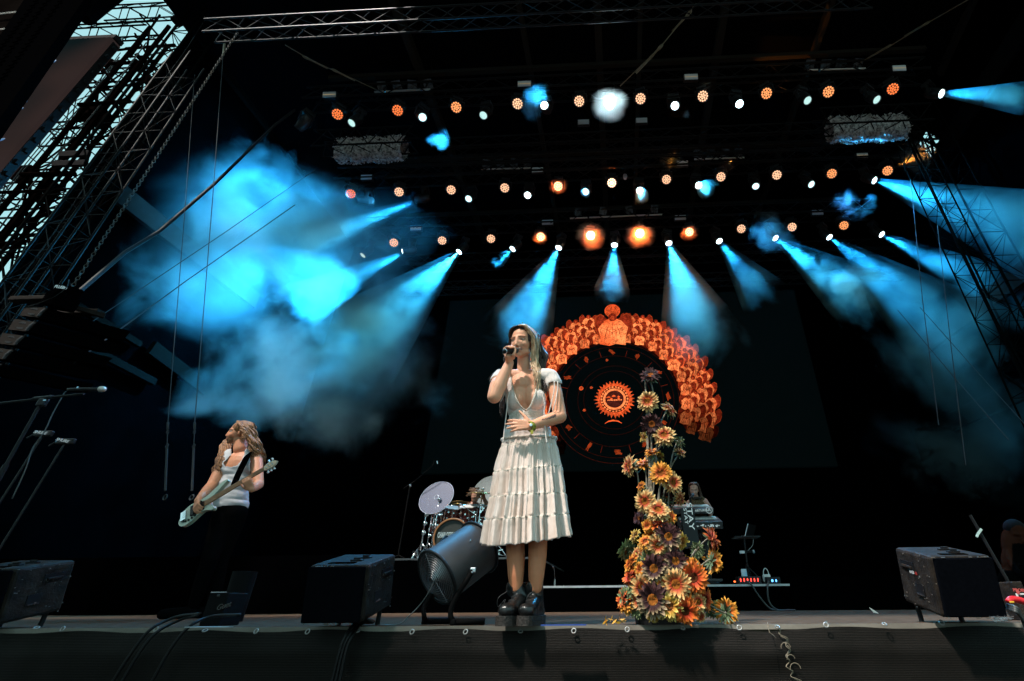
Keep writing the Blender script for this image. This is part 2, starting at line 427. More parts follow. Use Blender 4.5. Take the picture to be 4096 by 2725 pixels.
riser('drum_riser', xd0 - .05, xk0 - .02, FLOOR_BACK + .1, FLOOR_BACK + 3.2, zd, 'taller black draped riser under the drum kit', M['lip_dark'])
bk = MB().box(((xk1 + .01 + XR) / 2, FLOOR_BACK + .02, .19), (XR - xk1 - .01, .03, .38)).build('floor_shade_sheet', M['black_cloth']); tag(bk, 'low black sheet standing in for shade behind the floor right of the keyboard riser', 'shade sheet')  # black sheets put where the floor only falls into shade
bk = MB().box(((XL + xd0 - .08) / 2, FLOOR_BACK + .12, .35), (xd0 - .08 - XL, .03, .7)).build('floor_shade_sheet', M['black_cloth']); tag(bk, 'black sheet standing in for shade left of the drum riser, behind the bass player', 'shade sheet')

# unseen block added in front of the left corner to shade the left part of the stage front
wg = MB(); wg.box((-11.0, -3.0, 6.7), (9.0, 1.2, 16.6)); wgo = wg.build('shade_block', M['black_tarp']); tag(wgo, 'tall black block added out of view to shade the left of the stage front', 'tower')
# ------------------------------------------------------------------ LED wall with its picture
SY = 11.5
sx0, sx1 = U(1682, 1897, SY).x, U(3352, 1865, SY).x
sz0, sz1 = U(2500, 1880, SY).z, U(3175, 1160, SY).z
scr = thing('led_screen', ((sx0 + sx1) / 2, SY, sz0), 'large LED wall showing a glowing orange ring of winged figures around a spiky sun', 'screen')
M['screen_black'] = mat('screen_black', (.004, .005, .005), .7, emit=(.0012, .0045, .005), es=.22, spec=.0)
MB().box(((sx0 + sx1) / 2, SY + .06, (sz0 + sz1) / 2), (sx1 - sx0, .12, sz1 - sz0)).build('screen_panel', M['screen_black'], scr)
class Flat:
    def __init__(s): s.v = []; s.f = []; s.c = []
    def fan(s, pts, cc, ce, lay, ctr=None):
        n = len(s.v); k = len(pts)
        cx, cz = ctr or (sum(p[0] for p in pts) / k, sum(p[1] for p in pts) / k)
        y = SY - .002 - lay * .0012
        s.v.append((cx, y, cz)); s.c.append(cc)
        for i, p in enumerate(pts):
            s.v.append((p[0], y, p[1])); s.c.append(ce[i] if isinstance(ce, list) else ce)
        for i in range(k): s.f.append((n, n + 1 + i, n + 1 + (i + 1) % k))
    def band(s, inner, outer, ci, co, lay, closed=True):
        n = len(s.v); k = len(inner); y = SY - .002 - lay * .0012
        for i in range(k):
            s.v.append((inner[i][0], y, inner[i][1])); s.c.append(ci[i] if isinstance(ci, list) else ci)
            s.v.append((outer[i][0], y, outer[i][1])); s.c.append(co[i] if isinstance(co, list) else co)
        for i in range(k if closed else k - 1):
            j = (i + 1) % k; s.f.append((n + 2 * i, n + 2 * i + 1, n + 2 * j + 1, n + 2 * j))
    def stroke(s, pts, w, c, lay):
        a = []; b = []
        for i, p in enumerate(pts):
            q0, q1 = pts[max(i - 1, 0)], pts[min(i + 1, len(pts) - 1)]
            dx, dz = q1[0] - q0[0], q1[1] - q0[1]; L = math.hypot(dx, dz) or 1
            ww = w[i] if isinstance(w, list) else w
            a.append((p[0] - dz / L * ww, p[1] + dx / L * ww)); b.append((p[0] + dz / L * ww, p[1] - dx / L * ww))
        s.band(a, b, c, c, lay, closed=False)
fl = Flat(); cC = U(2458, 1597, SY); sc_r = U(2458 + 100, 1597, SY).x - cC.x   # metres for 100 px sideways
ux = sc_r / 100; C0 = (cC.x, cC.z)
Zt = U(2448, 1376, SY).z - cC.z; RI = 270 * ux; print('ring radii', RI, Zt, U(2448, 1225, SY).z - cC.z, 398 * ux)
def pol(r, a, c=C0): return (c[0] + r * math.cos(a), c[1] + r * math.sin(a))
cr_ = random.Random(3)
O1, O2, O3, O4 = (1.0, .235, .070), (.78, .095, .022), (.20, .018, .006), (.045, .005, .002)
def mul(c, k): return tuple(x * k for x in c)
def rad(a): return 1.0
RO = 400 * ux; RIN = 262 * ux
def fade(a):
    d = math.degrees(a) % 360
    if d > 270: d -= 360
    lo = (d + 24) / 22; hi = (222 - d) / 22
    return max(0, min(1, lo, hi))
# dim red glow behind the figures
NS = 200
aa = [2 * math.pi * i / NS for i in range(NS)]
def jag(a, k): return 1 + .02 * mnoise.noise(Vector((math.cos(a) * k, math.sin(a) * k, 3)))
ab = [R(-24 + 242 * i / 150) for i in range(151)]
fl.band([pol(RIN * 1.0, a) for a in ab], [pol(RIN * 1.07, a) for a in ab], mul(O4, 0), [mul(O3, .7 * fade(a)) for a in ab], 0, closed=False)
fl.band([pol(RIN * 1.07, a) for a in ab], [pol(RO * .93 * jag(a, 9), a) for a in ab], [mul(O3, .7 * fade(a)) for a in ab], [mul(O3, .8 * fade(a)) for a in ab], 0, closed=False)
def figure(cx, cz, h, lean, k, lay):
    ca, sa = math.cos(lean), math.sin(lean)
    def T(p): x, z = p[0] * h, p[1] * h; return (cx + x * ca + z * sa, cz - x * sa + z * ca)
    q = cr_.random
    w1 = .30 + .1 * q()
    # wings
    for sd_ in (-1, 1):
        top = .50 + .16 * q(); out = .44 + .12 * q()
        wp = [(0, .1), (sd_ * .16, -.18), (sd_ * .30, -.34), (sd_ * out, -.10), (sd_ * (out + .05), .16), (sd_ * (out + .01), .40), (sd_ * (out - .12), top * .85), (sd_ * (out - .22), top * .72), (sd_ * .13, .30)]
        fl.fan([T(p) for p in wp], mul(O3, 1.5 * k), mul(O3, .8 * k), lay)
        fl.stroke([T(p) for p in wp[2:8]], .010 * h / .5 * .7, mul(O2, .38 * k), lay + .3)
        for r_ in range(4):
            t = (r_ + 1) / 5; fl.stroke([T((sd_ * (.12 + .05 * r_), .22 - .1 * r_)), T((sd_ * (out - .03 - .02 * r_), .30 - .16 * r_))], .004, mul(O4, k), lay + .3)
    # robe with folds
    rp = [(-.10, .33), (-.24, .25), (-w1 * 1.08, .0), (-w1 * .85, -.3), (-w1 * .95, -.5), (-.1, -.56), (.08, -.5), (w1 * .9, -.55), (w1 * .9, -.28), (w1 * 1.08, .02), (.24, .25), (.09, .33)]
    cols = [mul(O1 if q() > .3 else O2, k * (.55 + .6 * q())) for _ in rp]
    fl.fan([T((x + .02 * (q() - .5), z)) for x, z in rp], mul(O1, k * (.9 + .3 * q())), cols, lay + 1)
    for r_ in range(5):
        x0 = -.18 + .09 * r_; fl.stroke([T((x0 * .5, .2 - .1 * q())), T((x0, -.1)), T((x0 * 1.35, -.42))], [.003, .009, .004], mul(O2 if r_ % 2 else O3, k * .8), lay + 1.5)
    fl.stroke([T((-w1 * .7, .02)), T((-.02, -.12 - .06 * q())), T((w1 * .7, .03))], [.004, .012, .004], mul(O3, k), lay + 1.6)
    # head with dark hair and lighter face
    hc = (0.02 * (q() - .5), .37)
    fl.fan([T((hc[0] + .125 * math.cos(t), hc[1] + .140 * math.sin(t))) for t in [i * math.pi / 5 for i in range(10)]], mul(O3, k * .6), mul(O3, k * .9), lay + 2)
    fl.fan([T((hc[0] + .065 * math.cos(t), hc[1] - .03 + .085 * math.sin(t))) for t in [i * math.pi / 4 for i in range(8)]], mul(O2, k * .8), mul(O3, k * 1.5), lay + 2.4)
rows = [(RIN * 1.43, 27, .47), (RIN * 1.32, 25, .44), (RIN * 1.21, 23, .41), (RIN * 1.11, 21, .37)]
for ri, (rr, n, hh) in enumerate(rows):
    for i in range(n):
        a = R(-22 + (238) * (i + .5 * (ri % 2)) / (n - 1)); 
        d = math.degrees(a)
        if ri < 3 and abs(d - 90) < 8: continue
        k = fade(a) * (.75 + .45 * cr_.random())
        if d < 30: k *= .75
        p = pol(rr + .03 * cr_.random(), a)
        sq = .9 + .1 * abs(math.cos(a))
        figure(p[0], p[1], hh * ux / .0062 * (.9 + .2 * cr_.random()), (math.pi / 2 - a) * .16 if d < 90 else (math.pi / 2 - a) * .1, k, 4 + 4 * ri)
# tall central figure with a rayed disc behind its head
pc = pol(RIN * 1.26, math.pi / 2); figure(pc[0], pc[1] - .02, .95 * ux / .0062, 0, 1.1, 22)
dc = (pc[0], pc[1] + .72 * ux / .0062 * .75)
dr = 33 * ux
fl.fan([(dc[0] + dr * math.cos(t), dc[1] + dr * math.sin(t)) for t in [i * math.pi / 16 for i in range(32)]], O2, mul(O2, .7), 20)
fl.stroke([(dc[0] + dr * math.cos(t), dc[1] + dr * math.sin(t)) for t in [i * math.pi / 16 for i in range(33)]], .008, O2, 20.5)
for i in range(18):
    t = i * math.pi / 9; fl.stroke([(dc[0] + .2 * dr * math.cos(t), dc[1] + .2 * dr * math.sin(t)), (dc[0] + .9 * dr * math.cos(t), dc[1] + .9 * dr * math.sin(t))], .004, O3, 20.7)
# thin circles, spokes and small signs of the wheel
for rr, k in ((.98, .5), (.90, .35), (.74, .35), (.56, .3), (.47, .25)):
    fl.band([pol(RIN * rr, a) for a in aa], [pol(RIN * rr + .012, a) for a in aa], mul(O4, k * 1.5), mul(O4, k * 1.5), 1)
for i in range(12):
    a = R(15 + 30 * i); fl.stroke([pol(RIN * .75, a), pol(RIN * .86, a)], .007, mul(O3, .45), 1)
    a = R(30 * i + 2); s_ = pol(RIN * .82, a); q = cr_.random
    for _ in range(3):
        ang = q() * 6.28; L = .11 + .10 * q()
        fl.stroke([(s_[0] - L * math.cos(ang) * .5, s_[1] - L * .6 * math.sin(ang)), (s_[0] + .05 * (q() - .5), s_[1] + .05 * (q() - .5)), (s_[0] + L * math.cos(ang) * .6, s_[1] + L * .6 * math.sin(ang) - .02)], [.008, .030 + .02 * q(), .010], mul(O2, .27), 2 + _ * .3)
for (x, y) in ((2365, 1551), (2337, 1642), (2428, 1441)):
    p = U(x, y, SY); pts = []
    for i in range(12): r_ = (.05 if i % 2 == 0 else .022); pts.append((p.x + r_ * math.cos(i * math.pi / 6), p.z + r_ * math.sin(i * math.pi / 6)))
    fl.fan(pts, O4, O2, 2)
p = U(2325, 1554, SY); fl.fan([(p.x + .06 * math.cos(t), p.z + .06 * math.sin(t)) for t in [i * .5 for i in range(12)]], O3, mul(O2, .8), 2)
p = U(2453, 1690, SY); fl.stroke([(p.x - .22, p.z - .03), (p.x - .12, p.z + .03), (p.x, p.z + .05), (p.x + .12, p.z + .03), (p.x + .22, p.z - .03)], [.004, .016, .02, .016, .004], O2, 2)
# the sun
rs = 77 * ux; n = 96; outer = []
for i in range(n):
    a = 2 * math.pi * i / n; outer.append(pol(rs * (1.06 if i % 3 == 0 else .9) * (1 + .07 * (cr_.random() - .5)) * (1.03 if i % 12 == 0 else 1), a + .02))
fl.band([pol(rs * .70, 2 * math.pi * i / n) for i in range(n)], outer, mul(O2, .9), [mul(O2, .45 + .5 * cr_.random()) for _ in range(n)], 2)
fl.band([pol(rs * .6, a) for a in aa], [pol(rs * .74, a) for a in aa], mul(O4, .6), mul(O4, .6), 3)
for i in range(26):
    a = 2 * math.pi * i / 26; s0 = a - .07 - .03 * cr_.random(); fl.stroke([pol(rs * (.66 + .03 * cr_.random()), s0), pol(rs * .68, a), pol(rs * (.65 + .03 * cr_.random()), a + .09)], [.008, .026, .008], O1, 3.4)
fl.band([pol(rs * .74, a) for a in aa], [pol(rs * .78, a) for a in aa], O2, O2, 3.2)
fl.band([pol(rs * .48, a) for a in aa], [pol(rs * .60, a) for a in aa], O1, O1, 3.5)
fl.fan([pol(rs * .48, a) for a in aa], (.07, .012, .008), (.05, .009, .006), 3.6)
for (x, z, L) in ((-.42, .12, .5), (-.05, .20, .5), (.28, .14, .34), (-.22, .0, .34), (.3, .0, .3)):
    x0 = C0[0] + x * rs * .75; z0 = C0[1] + z * rs * .75; L *= rs * .45
    fl.stroke([(x0 - L * .5, z0), (x0, z0 + .015), (x0 + L * .5, z0 + .005)], [.006, .026, .008], O2, 4)
for i in range(9):
    x = (-.34 + .085 * i) * rs; fl.stroke([(C0[0] + x, C0[1] - .03 * rs), (C0[0] + x + .01, C0[1] - .08 * rs)], .02, O1, 4)
MBp = MB(); MBp.v = fl.v; MBp.f = fl.f; MBp.m = [0] * len(fl.f)
M['picture'] = attr_mat('screen_picture', emission=.95)
n = M['picture'].node_tree; b = n.nodes['Principled BSDF']; at = [x for x in n.nodes if x.type == 'ATTRIBUTE'][0]; tcp = n.nodes.new('ShaderNodeTexCoord')
nzp = n.nodes.new('ShaderNodeTexNoise'); nzp.inputs['Scale'].default_value = 11; nzp.inputs['Detail'].default_value = 6; nzp.inputs['Roughness'].default_value = .7; nzp.inputs['Distortion'].default_value = 1.2; n.links.new(tcp.outputs['Object'], nzp.inputs[0])
mrp = n.nodes.new('ShaderNodeMapRange'); mrp.inputs['From Min'].default_value = .38; mrp.inputs['From Max'].default_value = .58; mrp.inputs['To Min'].default_value = .45; mrp.inputs['To Max'].default_value = 1.45; n.links.new(nzp.outputs[0], mrp.inputs['Value'])
mlp = n.nodes.new('ShaderNodeVectorMath'); mlp.operation = 'SCALE'; n.links.new(at.outputs[0], mlp.inputs[0]); n.links.new(mrp.outputs[0], mlp.inputs['Scale']); n.links.new(mlp.outputs[0], b.inputs['Emission Color'])
MBp.build('screen_picture', M['picture'], scr, colors=fl.c)
# ------------------------------------------------------------------ lighting trusses and lamps
row1w = [(699,283),(819,277),(970,267),(1117,260),(1257,249),(1403,242),(1552,242),(1697,234),(1851,226),(2007,224),(2150,215)]
row1o = [(777,263),(915,254),(1050,247),(1192,239),(1334,233),(1475,227),(1618,222),(1765,215),(1907,212),(2055,205)]
row2w = [(843,462),(972,457),(1083,453),(1217,445),(1349,439),(1471,435),(1604,425),(1738,423),(1859,420),(1999,411)]
row2o = [(807,446),(918,442),(1039,437),(1162,433),(1285,429),(1408,421),(1534,413),(1660,407),(1788,403),(1915,400),(2043,393)]
row3w = [(845,580),(942,577),(1065,572),(1188,566),(1290,562),(1415,556),(1537,552),(1650,548),(1776,542),(1900,539),(2018,534)]
row3o = [(906,559),(1018,554),(1130,550),(1244,545),(1359,542),(1473,538),(1587,534),(1707,527),(1823,523),(1942,519)]
RY = (6.8, 8.85, 10.2)
M['lamp_body'] = mat('lamp_body', (.015, .015, .016), .4, .1)
def emis(name, c, s):
    return mat(name, (.02, .02, .02), .3, emit=c, es=s)
M['cell_red'] = emis('cell_red', (1, .20, .05), 1.15); M['cell_orange'] = emis('cell_orange', (1, .33, .11), 1.3)
M['cell_peach'] = emis('cell_peach', (1, .52, .30), 1.35); M['cell_warm'] = emis('cell_warm', (1, .60, .34), 3.2); M['cell_hot'] = emis('cell_hot', (1, .66, .42), 22)
M['lens_dim'] = emis('lens_dim', (.62, 1, .95), .75); M['lens_mid'] = emis('lens_mid', (.62, .98, 1), 1.6); M['lens_hot'] = emis('lens_hot', (.7, .95, 1), 7); M['lens_star'] = emis('lens_star', (.85, .97, 1), 60)
# wash lamp built about its tilt axis: lens looks along local -Y, hangs from local +Z
def wash_parts(cellm):
    root = bpy.data.objects.new('wash_light', None); col.objects.link(root)
    b = MB(); b.lathe([(.09, -.02), (.128, .02), (.135, .16), (.135, .22), (.128, .225)], (0, .13, 0), (0, -1, 0), 24)
    body = b.build('lamp_head', M['lamp_body'], root, smooth=False, local=True)
    c = MB(); cells = [(0, 0)] + [(.047 * math.cos(a), .047 * math.sin(a)) for a in [k * math.pi / 3 for k in range(6)]] + [(.094 * math.cos(a), .094 * math.sin(a)) for a in [k * math.pi / 6 + .26 for k in range(12)]]
    for (x, z) in cells: c.ell((x, -.098, z), (.0205, .010, .0205), su=10, sv=6)
    c.build('lens_cells', cellm, root, smooth=True, local=True)
    y = MB()
    for sx in (-1, 1): y.box((sx * .16, .02, .09), (.02, .06, .24), bev=.004)
    y.box((0, .02, .215), (.34, .10, .05), bev=.008); y.box((0, .02, .28), (.22, .16, .08), bev=.01)
    y.build('yoke', M['lamp_body'], root, local=True)
    q = MB(); q.cyl((0, .02, .32), (0, .02, .38), .015); q.box((0, .02, .40), (.05, .05, .05), bev=.008); q.build('clamp', M['dark_truss'], root, local=True)
    return root
def beam_parts(lensm):
    root = bpy.data.objects.new('beam_light', None); col.objects.link(root)
    b = MB(); b.lathe([(.05, -.06), (.09, -.04), (.115, .04), (.115, .2), (.098, .30), (.098, .33), (.088, .335), (.084, .31)], (0, .14, 0), (0, -1, 0), 24)
    b.build('lamp_head', M['lamp_body'], root, local=True)
    c = MB(); c.lathe([(.086, 0), (.07, .014), (.04, .022), (.001, .025)], (0, -.168, 0), (0, -1, 0), 20); c.build('lens', lensm, root, smooth=True, local=True)
    y = MB()
    for sx in (-1, 1): y.box((sx * .135, .03, .09), (.02, .07, .26), bev=.004)
    y.box((0, .03, .225), (.30, .11, .04), bev=.008); y.box((0, .03, .29), (.24, .2, .1), bev=.012)
    y.build('yoke', M['lamp_body'], root, local=True)
    q = MB(); q.cyl((0, .03, .34), (0, .03, .38), .015); q.box((0, .03, .40), (.05, .05, .05), bev=.008); q.build('clamp', M['dark_truss'], root, local=True)
    return root
protos = {}
def place_lamp(kind, key, p, aim, label, group):
    k = (kind, key)
    if k not in protos:
        protos[k] = (wash_parts if kind == 'wash' else beam_parts)(M[key]); o = protos[k]
    else: o = copy_tree(protos[k])
    d = (Vector(aim) - Vector(p)).normalized()
    # keep the yoke near the vertical: turn about z, then tilt the whole head
    yaw = math.atan2(d.x, -d.y); tilt = math.asin(max(-1, min(1, d.z)))
    o.location = p; o.rotation_euler = (0, 0, yaw)
    for c in kids(o):
        if c.name.startswith(('lamp_head', 'lens')): c.rotation_euler = (-tilt, 0, 0)
    tag(o, label, 'stage light', group); return o
ORD = ['first', 'second', 'third', 'fourth', 'fifth', 'sixth', 'seventh', 'eighth', 'ninth', 'tenth', 'eleventh']
RN = ['highest', 'middle', 'lowest']
RLN = ['nearest and highest light truss', 'middle light truss', 'lowest and farthest light truss']
def spot(parent, p, aim, ang, power, c=(.040, .42, .86), blend=.8, r=.03, start=.25):
    l = bpy.data.lights.new('beam', 'SPOT'); l.energy = power * .42; l.color = c; l.spot_size = R(ang); l.spot_blend = blend; l.shadow_soft_size = r
    o = bpy.data.objects.new('lamp_light', l); col.objects.link(o); o.parent = parent
    d = (Vector(aim) - Vector(p)).normalized(); q = d.to_track_quat('-Z', 'Y')
    o.matrix_parent_inverse = Matrix.Identity(4)
    L = Matrix.Translation(Vector(parent.location)) @ parent.rotation_euler.to_matrix().to_4x4()
    W = Matrix.Translation(Vector(p) + d * start) @ q.to_matrix().to_4x4()
    o.matrix_local = L.inverted() @ W
    return o
# beams: lamp pixel -> (target pixel, target depth, full angle, power, lens level)
B = {}
def beam(lamp, tgt, dY, ang, power, **k): B[lamp] = (tgt, dY, ang, power, k)
beam((2150,215), (2330,224), -.8, 15, 2600)
beam((1999,411), (2357,528), -1.4, 21, 11000)
beam((2018,534), (2357,705), -1.6, 17, 9000)
beam((1900,539), (2330,880), -1.8, 22, 9000)
beam((1776,542), (1985,690), -1.2, 22, 8000)
beam((1650,548), (1770,700), -1.0, 20, 3400)
beam((1537,552), (1620,800), -1.2, 24, 14000)
beam((1415,556), (1405,720), -.8, 21, 5000)
beam((1290,562), (1180,790), -1.0, 24, 13000)
beam((1188,566), (1085,660), -.6, 20, 2200)
beam((1065,572), (800,820), -1.2, 27, 15000)
beam((942,577), (520,620), -1.6, 66, 5200, blend=1.0)
beam((845,580), (600,780), -1.0, 84, 26000, blend=1.0)  # this flood and the next are added to brighten the left cloud
beam((843,462), (600,430), -.6, 84, 4200, blend=1.0)
beam((972,457), (540,520), -.5, 60, 6000, blend=1.0)
beam((1604,425), (1645,447), -.9, 26, 2600)
beam((1471,435), (1490,480), -.9, 24, 2200)
beam((1349,439), (1340,470), -.9, 30, 260)
beam((1738,423), (1775,560), -1.2, 34, 3200)
beam((1859,420), (1990,490), -1.0, 30, 1800, c=(.12, .30, .8))
beam((1257,249), (1225,200), -1.0, 50, 900)
beam((970,267), (1015,325), -.9, 30, 700)
beam((699,283), (520,480), .9, 76, 5500, blend=1.0)
beam((1552,242), (1577,270), -1.2, 22, 160)
EX = {(972,457): ((640,590), -1.0, 16, 9000), (942,577): ((660,720), -1.2, 18, 6000)}   # tight beams inside the wide ones
def dist_aim(p, tgt, Yt):
    return V(tgt[0], tgt[1], Yt)
for ri, (ws, os_) in enumerate(((row1w, row1o), (row2w, row2o), (row3w, row3o))):
    Y = RY[ri]
    for i, (x, y) in enumerate(ws):
        p = V(x, y, Y); key = 'lens_dim'
        if (x, y) in B:
            tgt, dY, ang, power, kw = B[(x, y)]; aim = dist_aim(p, tgt, Y + dY); key = 'lens_mid' if power < 800 else 'lens_hot'
        else:
            toc = (CAM - p).normalized(); aim = p + toc + Vector(((x - 1403) / 900 * .9, .25, -.1)); key = 'lens_dim'
        if x in (1257, 1697, 1552, 1217): key = 'lens_hot'
        if x == 1403: key = 'lens_star'; aim = CAM
        if x in (699, 1859, 1738, 1083, 970): key = 'lens_mid'
        if x in (845, 843): key = 'lens_dim'
        face = aim
        if (x, y) in B and ri < 3:
            # the glass is turned far enough round for the photo to show it
            face = aim
        lab = f'{ORD[i]} round white lamp from the left on the {RLN[ri]}'
        if x == 1403: lab = 'dazzling white starlike lamp in the middle of the highest light truss'
        o = place_lamp('beam', key, p, face, lab, f'white beam lamps hanging from the {RN[ri]} light truss')
        if (x, y) in B: spot(o, p, aim, ang, power, **kw)
        if (x, y) in EX: tg_, dy_, an_, pw_ = EX[(x, y)]; spot(o, p, V(tg_[0], tg_[1], Y + dy_), an_, pw_)
        if x == 1403: spot(o, p, p + (CAM - p).normalized() + Vector((0, 0, .15)), 90, 330, c=(.6, .92, 1), start=.3)
    for i, (x, y) in enumerate(os_):
        p = V(x, y, Y + .02); toc = (CAM - p).normalized(); aim = p + toc * 3 + Vector((rnd.uniform(-.25, .25), 0, rnd.uniform(-.2, .2)))
        d = abs(x - 1403)
        key = 'cell_red' if (ri == 0 and (x < 1000 or x > 2000)) or (x < 850) else ('cell_orange' if (ri == 0 and (x < 1100 or x > 1700)) or x > 1880 else 'cell_peach')
        if ri == 0 and 1150 < x < 1500: key = 'cell_peach'
        if x in (1285, 1408, 1244, 1587): key = 'cell_warm'
        if x in (1359, 1473) and ri == 2: key = 'cell_hot'
        lab = f'{ORD[i]} honeycomb amber lamp from the left on the {RLN[ri]}'
        if key == 'cell_hot': lab = ('left' if x == 1359 else 'right') + ' of the two blazing amber lamps mid lowest truss'
        o = place_lamp('wash', key, p, aim, lab, f'amber honeycomb lamps hanging from the {RN[ri]} light truss')
        if key == 'cell_hot': spot(o, p, aim, 90, 520, c=(1, .13, .015))
        if key == 'cell_warm': spot(o, p, aim, 90, 150, c=(1, .12, .015))
        if (x, y) in ((1534,413), (2043,393), (1618,222), (1660,407)):
            t = {1534: (1548,350), 2043: (2130,350), 1618: (1628,180), 1660: (1680,370)}[x]
            sp_ = spot(o, p, V(t[0], t[1], Y - .3), 34, 600 if x == 2043 else 500, c=(1, .34, .05))
# trusses
def zof(lst, Y, x): 
    return sum(V(a, b, Y).z for a, b in lst) / len(lst)
M['rig_truss'] = mat('rig_truss', (.014, .013, .0125), .5, .2, spec=.15, var=.4, vscale=3)
M['back_truss'] = mat('back_truss', (.012, .011, .010), .6, .2, spec=.1, var=.3, vscale=4)
for ri, lst in enumerate((row1o, row2o, row3o)):
    Y = RY[ri]; z = zof(lst, Y, 0) + .62; xs = [V(a, b, Y).x for a, b in lst]; x0, x1 = min(xs) - (.9 if ri != 1 else .5), max(xs) + .9
    t = truss((x0, Y + .05, z), (x1, Y + .05, z), (0, 0, 1), .40, .5, .026, .012, 'light_truss', 'rig_truss')
    tag(t, f'{["nearest and highest", "middle", "lowest and farthest"][ri]} horizontal light truss carrying a row of lamps', 'truss', 'light trusses under the roof')
# far trusses below the lowest row of lamps
for (yl, yr, Yt, w_, nm) in ((600, 575, 10.9, .36, 'thin dark truss just under the lowest row of lamps'), (655, 640, 11.2, .28, 'dark truss along the top edge of the LED wall')):
    a, b = V(930, yl, Yt), V(2150, yr, Yt); zz = (a.z + b.z) / 2; t = truss((a.x, Yt, zz), (b.x, Yt, zz), (0, 0, 1), w_, .45, .022, .011, 'cross_truss', 'back_truss'); tag(t, nm, 'truss', 'dark cross trusses')
for (xl, yl, xr, yr, Yt, nm) in ((880, 385, 1900, 345, 8.0, 'dark cross truss between the upper and middle lamp rows'), (1000, 340, 2000, 300, 7.6, 'dark cross truss just behind the upper lamp row')):
    a, b = V(xl, yl, Yt), V(xr, yr, Yt); zz = (a.z + b.z) / 2; t = truss((a.x, Yt, zz), (b.x, Yt, zz), (0, 0, 1), .3, .45, .018, .009, 'cross_truss', 'back_truss'); tag(t, nm, 'truss', 'dark cross trusses')
a = V(482, 72, 4.6); b = V(1960, -12, 4.6)
t = truss((a.x, 4.6, a.z), (b.x + .4, 4.6, a.z), (.0, -.35, 1), .26, .40, .020, .010, 'front_truss'); tag(t, 'long metal truss crossing the top of the view near the roof edge', 'truss')
a = V(482, 30, 4.9)
# flown bars with four unlit spotlights
M['bar_metal'] = mat('bar_metal', (.8, .74, .68), .3, .6)
M['gel'] = mat('gel', (.10, .12, .14), .15, .3, var=.7, vscale=14, bump=.9, bscale=16)
bars = [((862, 212), (990, 206), 6.75, 'upper left'), ((1858, 162), (1992, 158), 6.75, 'upper right'), ((1108, 390), (1221, 387), 8.8, 'middle left'), ((1598, 367), (1713, 363), 8.8, 'middle right'), ((1312, 503), (1524, 494), 10.1, 'lower central')]
for (pa, pb, Y, nm) in bars:
    A, Bb = V(*pa, Y), V(*pb, Y); mid = (A + Bb) / 2
    t = thing('lamp_bar', mid, f'pale metal bar with four unlit spotlights, {nm} in the rig', 'lamp bar', 'flown bars of four spotlights')
    m_ = MB(); m_.cyl(A, Bb, .022, seg=10); m_.build('bar', M['bar_metal'], t)
    c = MB()
    for q in (.2, .85): pq = A.lerp(Bb, q); c.box(pq, (.05, .07, .09), bev=.01); c.cyl(pq, pq + Vector((0, 0, .16)), .012)
    c.build('clamp', M['steel'], t)
    for k in range(4):
        pq = A.lerp(Bb, .08 + .28 * k); up = pq + Vector((0, .02, .24)); d = (CAM - up).normalized() + Vector((rnd.uniform(-.5, .5), 0, rnd.uniform(-.15, .2))); fr = frame(-d, (1, 0, rnd.uniform(-.3, .3)))
        s_ = MB(); s_.lathe([(.05, -.16), (.085, -.1), (.10, 0), (.10, .04)], up, d, 16); s_.cyl(pq, up + Vector((0, 0, -.09)), .01); s_.build('spotlight', M['lamp_body'], t)
        g_ = MB(); g_.box(up + d.normalized() * .05, (.21, .21, .006), fr); g_.build('gel_frame', M['gel'], t)
# flat pale strobe panels
M['strobe'] = mat('strobe_face', (.75, .72, .74), .35, .1); M['strobe_strip'] = mat('strobe_strip', (.8, .62, .35), .4, emit=(1, .7, .35), es=.25)
st = [((758,218),6.6),((1207,193),6.6),((1591,177),6.6),((2070,157),6.6),((1343,281),7.4),((1477,277),7.4),((843,408),8.7),((1237,391),8.7),((1571,376),8.7),((1985,358),8.7),((957,525),10.1),((1260,512),10.1),((1566,501),10.1),((1882,489),10.1)]
pos_words = ['left end of the highest lamp row', 'left of the dazzling lamp', 'right of the dazzling lamp', 'right end of the highest lamp row', 'below left of the dazzling lamp', 'below right of the dazzling lamp', 'left end of the middle lamp row', 'left of centre in the middle row', 'right of centre in the middle row', 'right end of the middle row', 'left end of the lowest row', 'left of centre in the lowest row', 'right of centre in the lowest row', 'right end of the lowest lamp row']
for i, ((x, y), Y) in enumerate(st):
    p = V(x, y, Y); t = thing('strobe_panel', p, 'flat pale rectangular lamp panel, ' + pos_words[i], 'strobe light', 'flat strobe panels')
    d = Vector((0.02, -.95, -.35)).normalized(); fr = frame(-d, (1, 0, 0)); w_ = (30 if i < 4 else 25 if i < 10 else 25) * K
    dcam = (Xc * p.x + Yc * p.y + Zc * (p.z - CAM.z)).z; w_ = w_ * dcam / FPX; h_ = w_ * .45
    MB().box(p + (-d) * .05, (w_ + .03, h_ + .03, .09), fr, bev=.008).build('housing', M['lamp_body'], t)
    MB().box(p + d * .0, (w_, h_, .012), fr).build('lamp_face', M['strobe'], t)
    if i not in (4, 5): MB().box(p + d * .008, (w_ * .97, .010, .006), fr).build('tube', M['strobe_strip'], t)
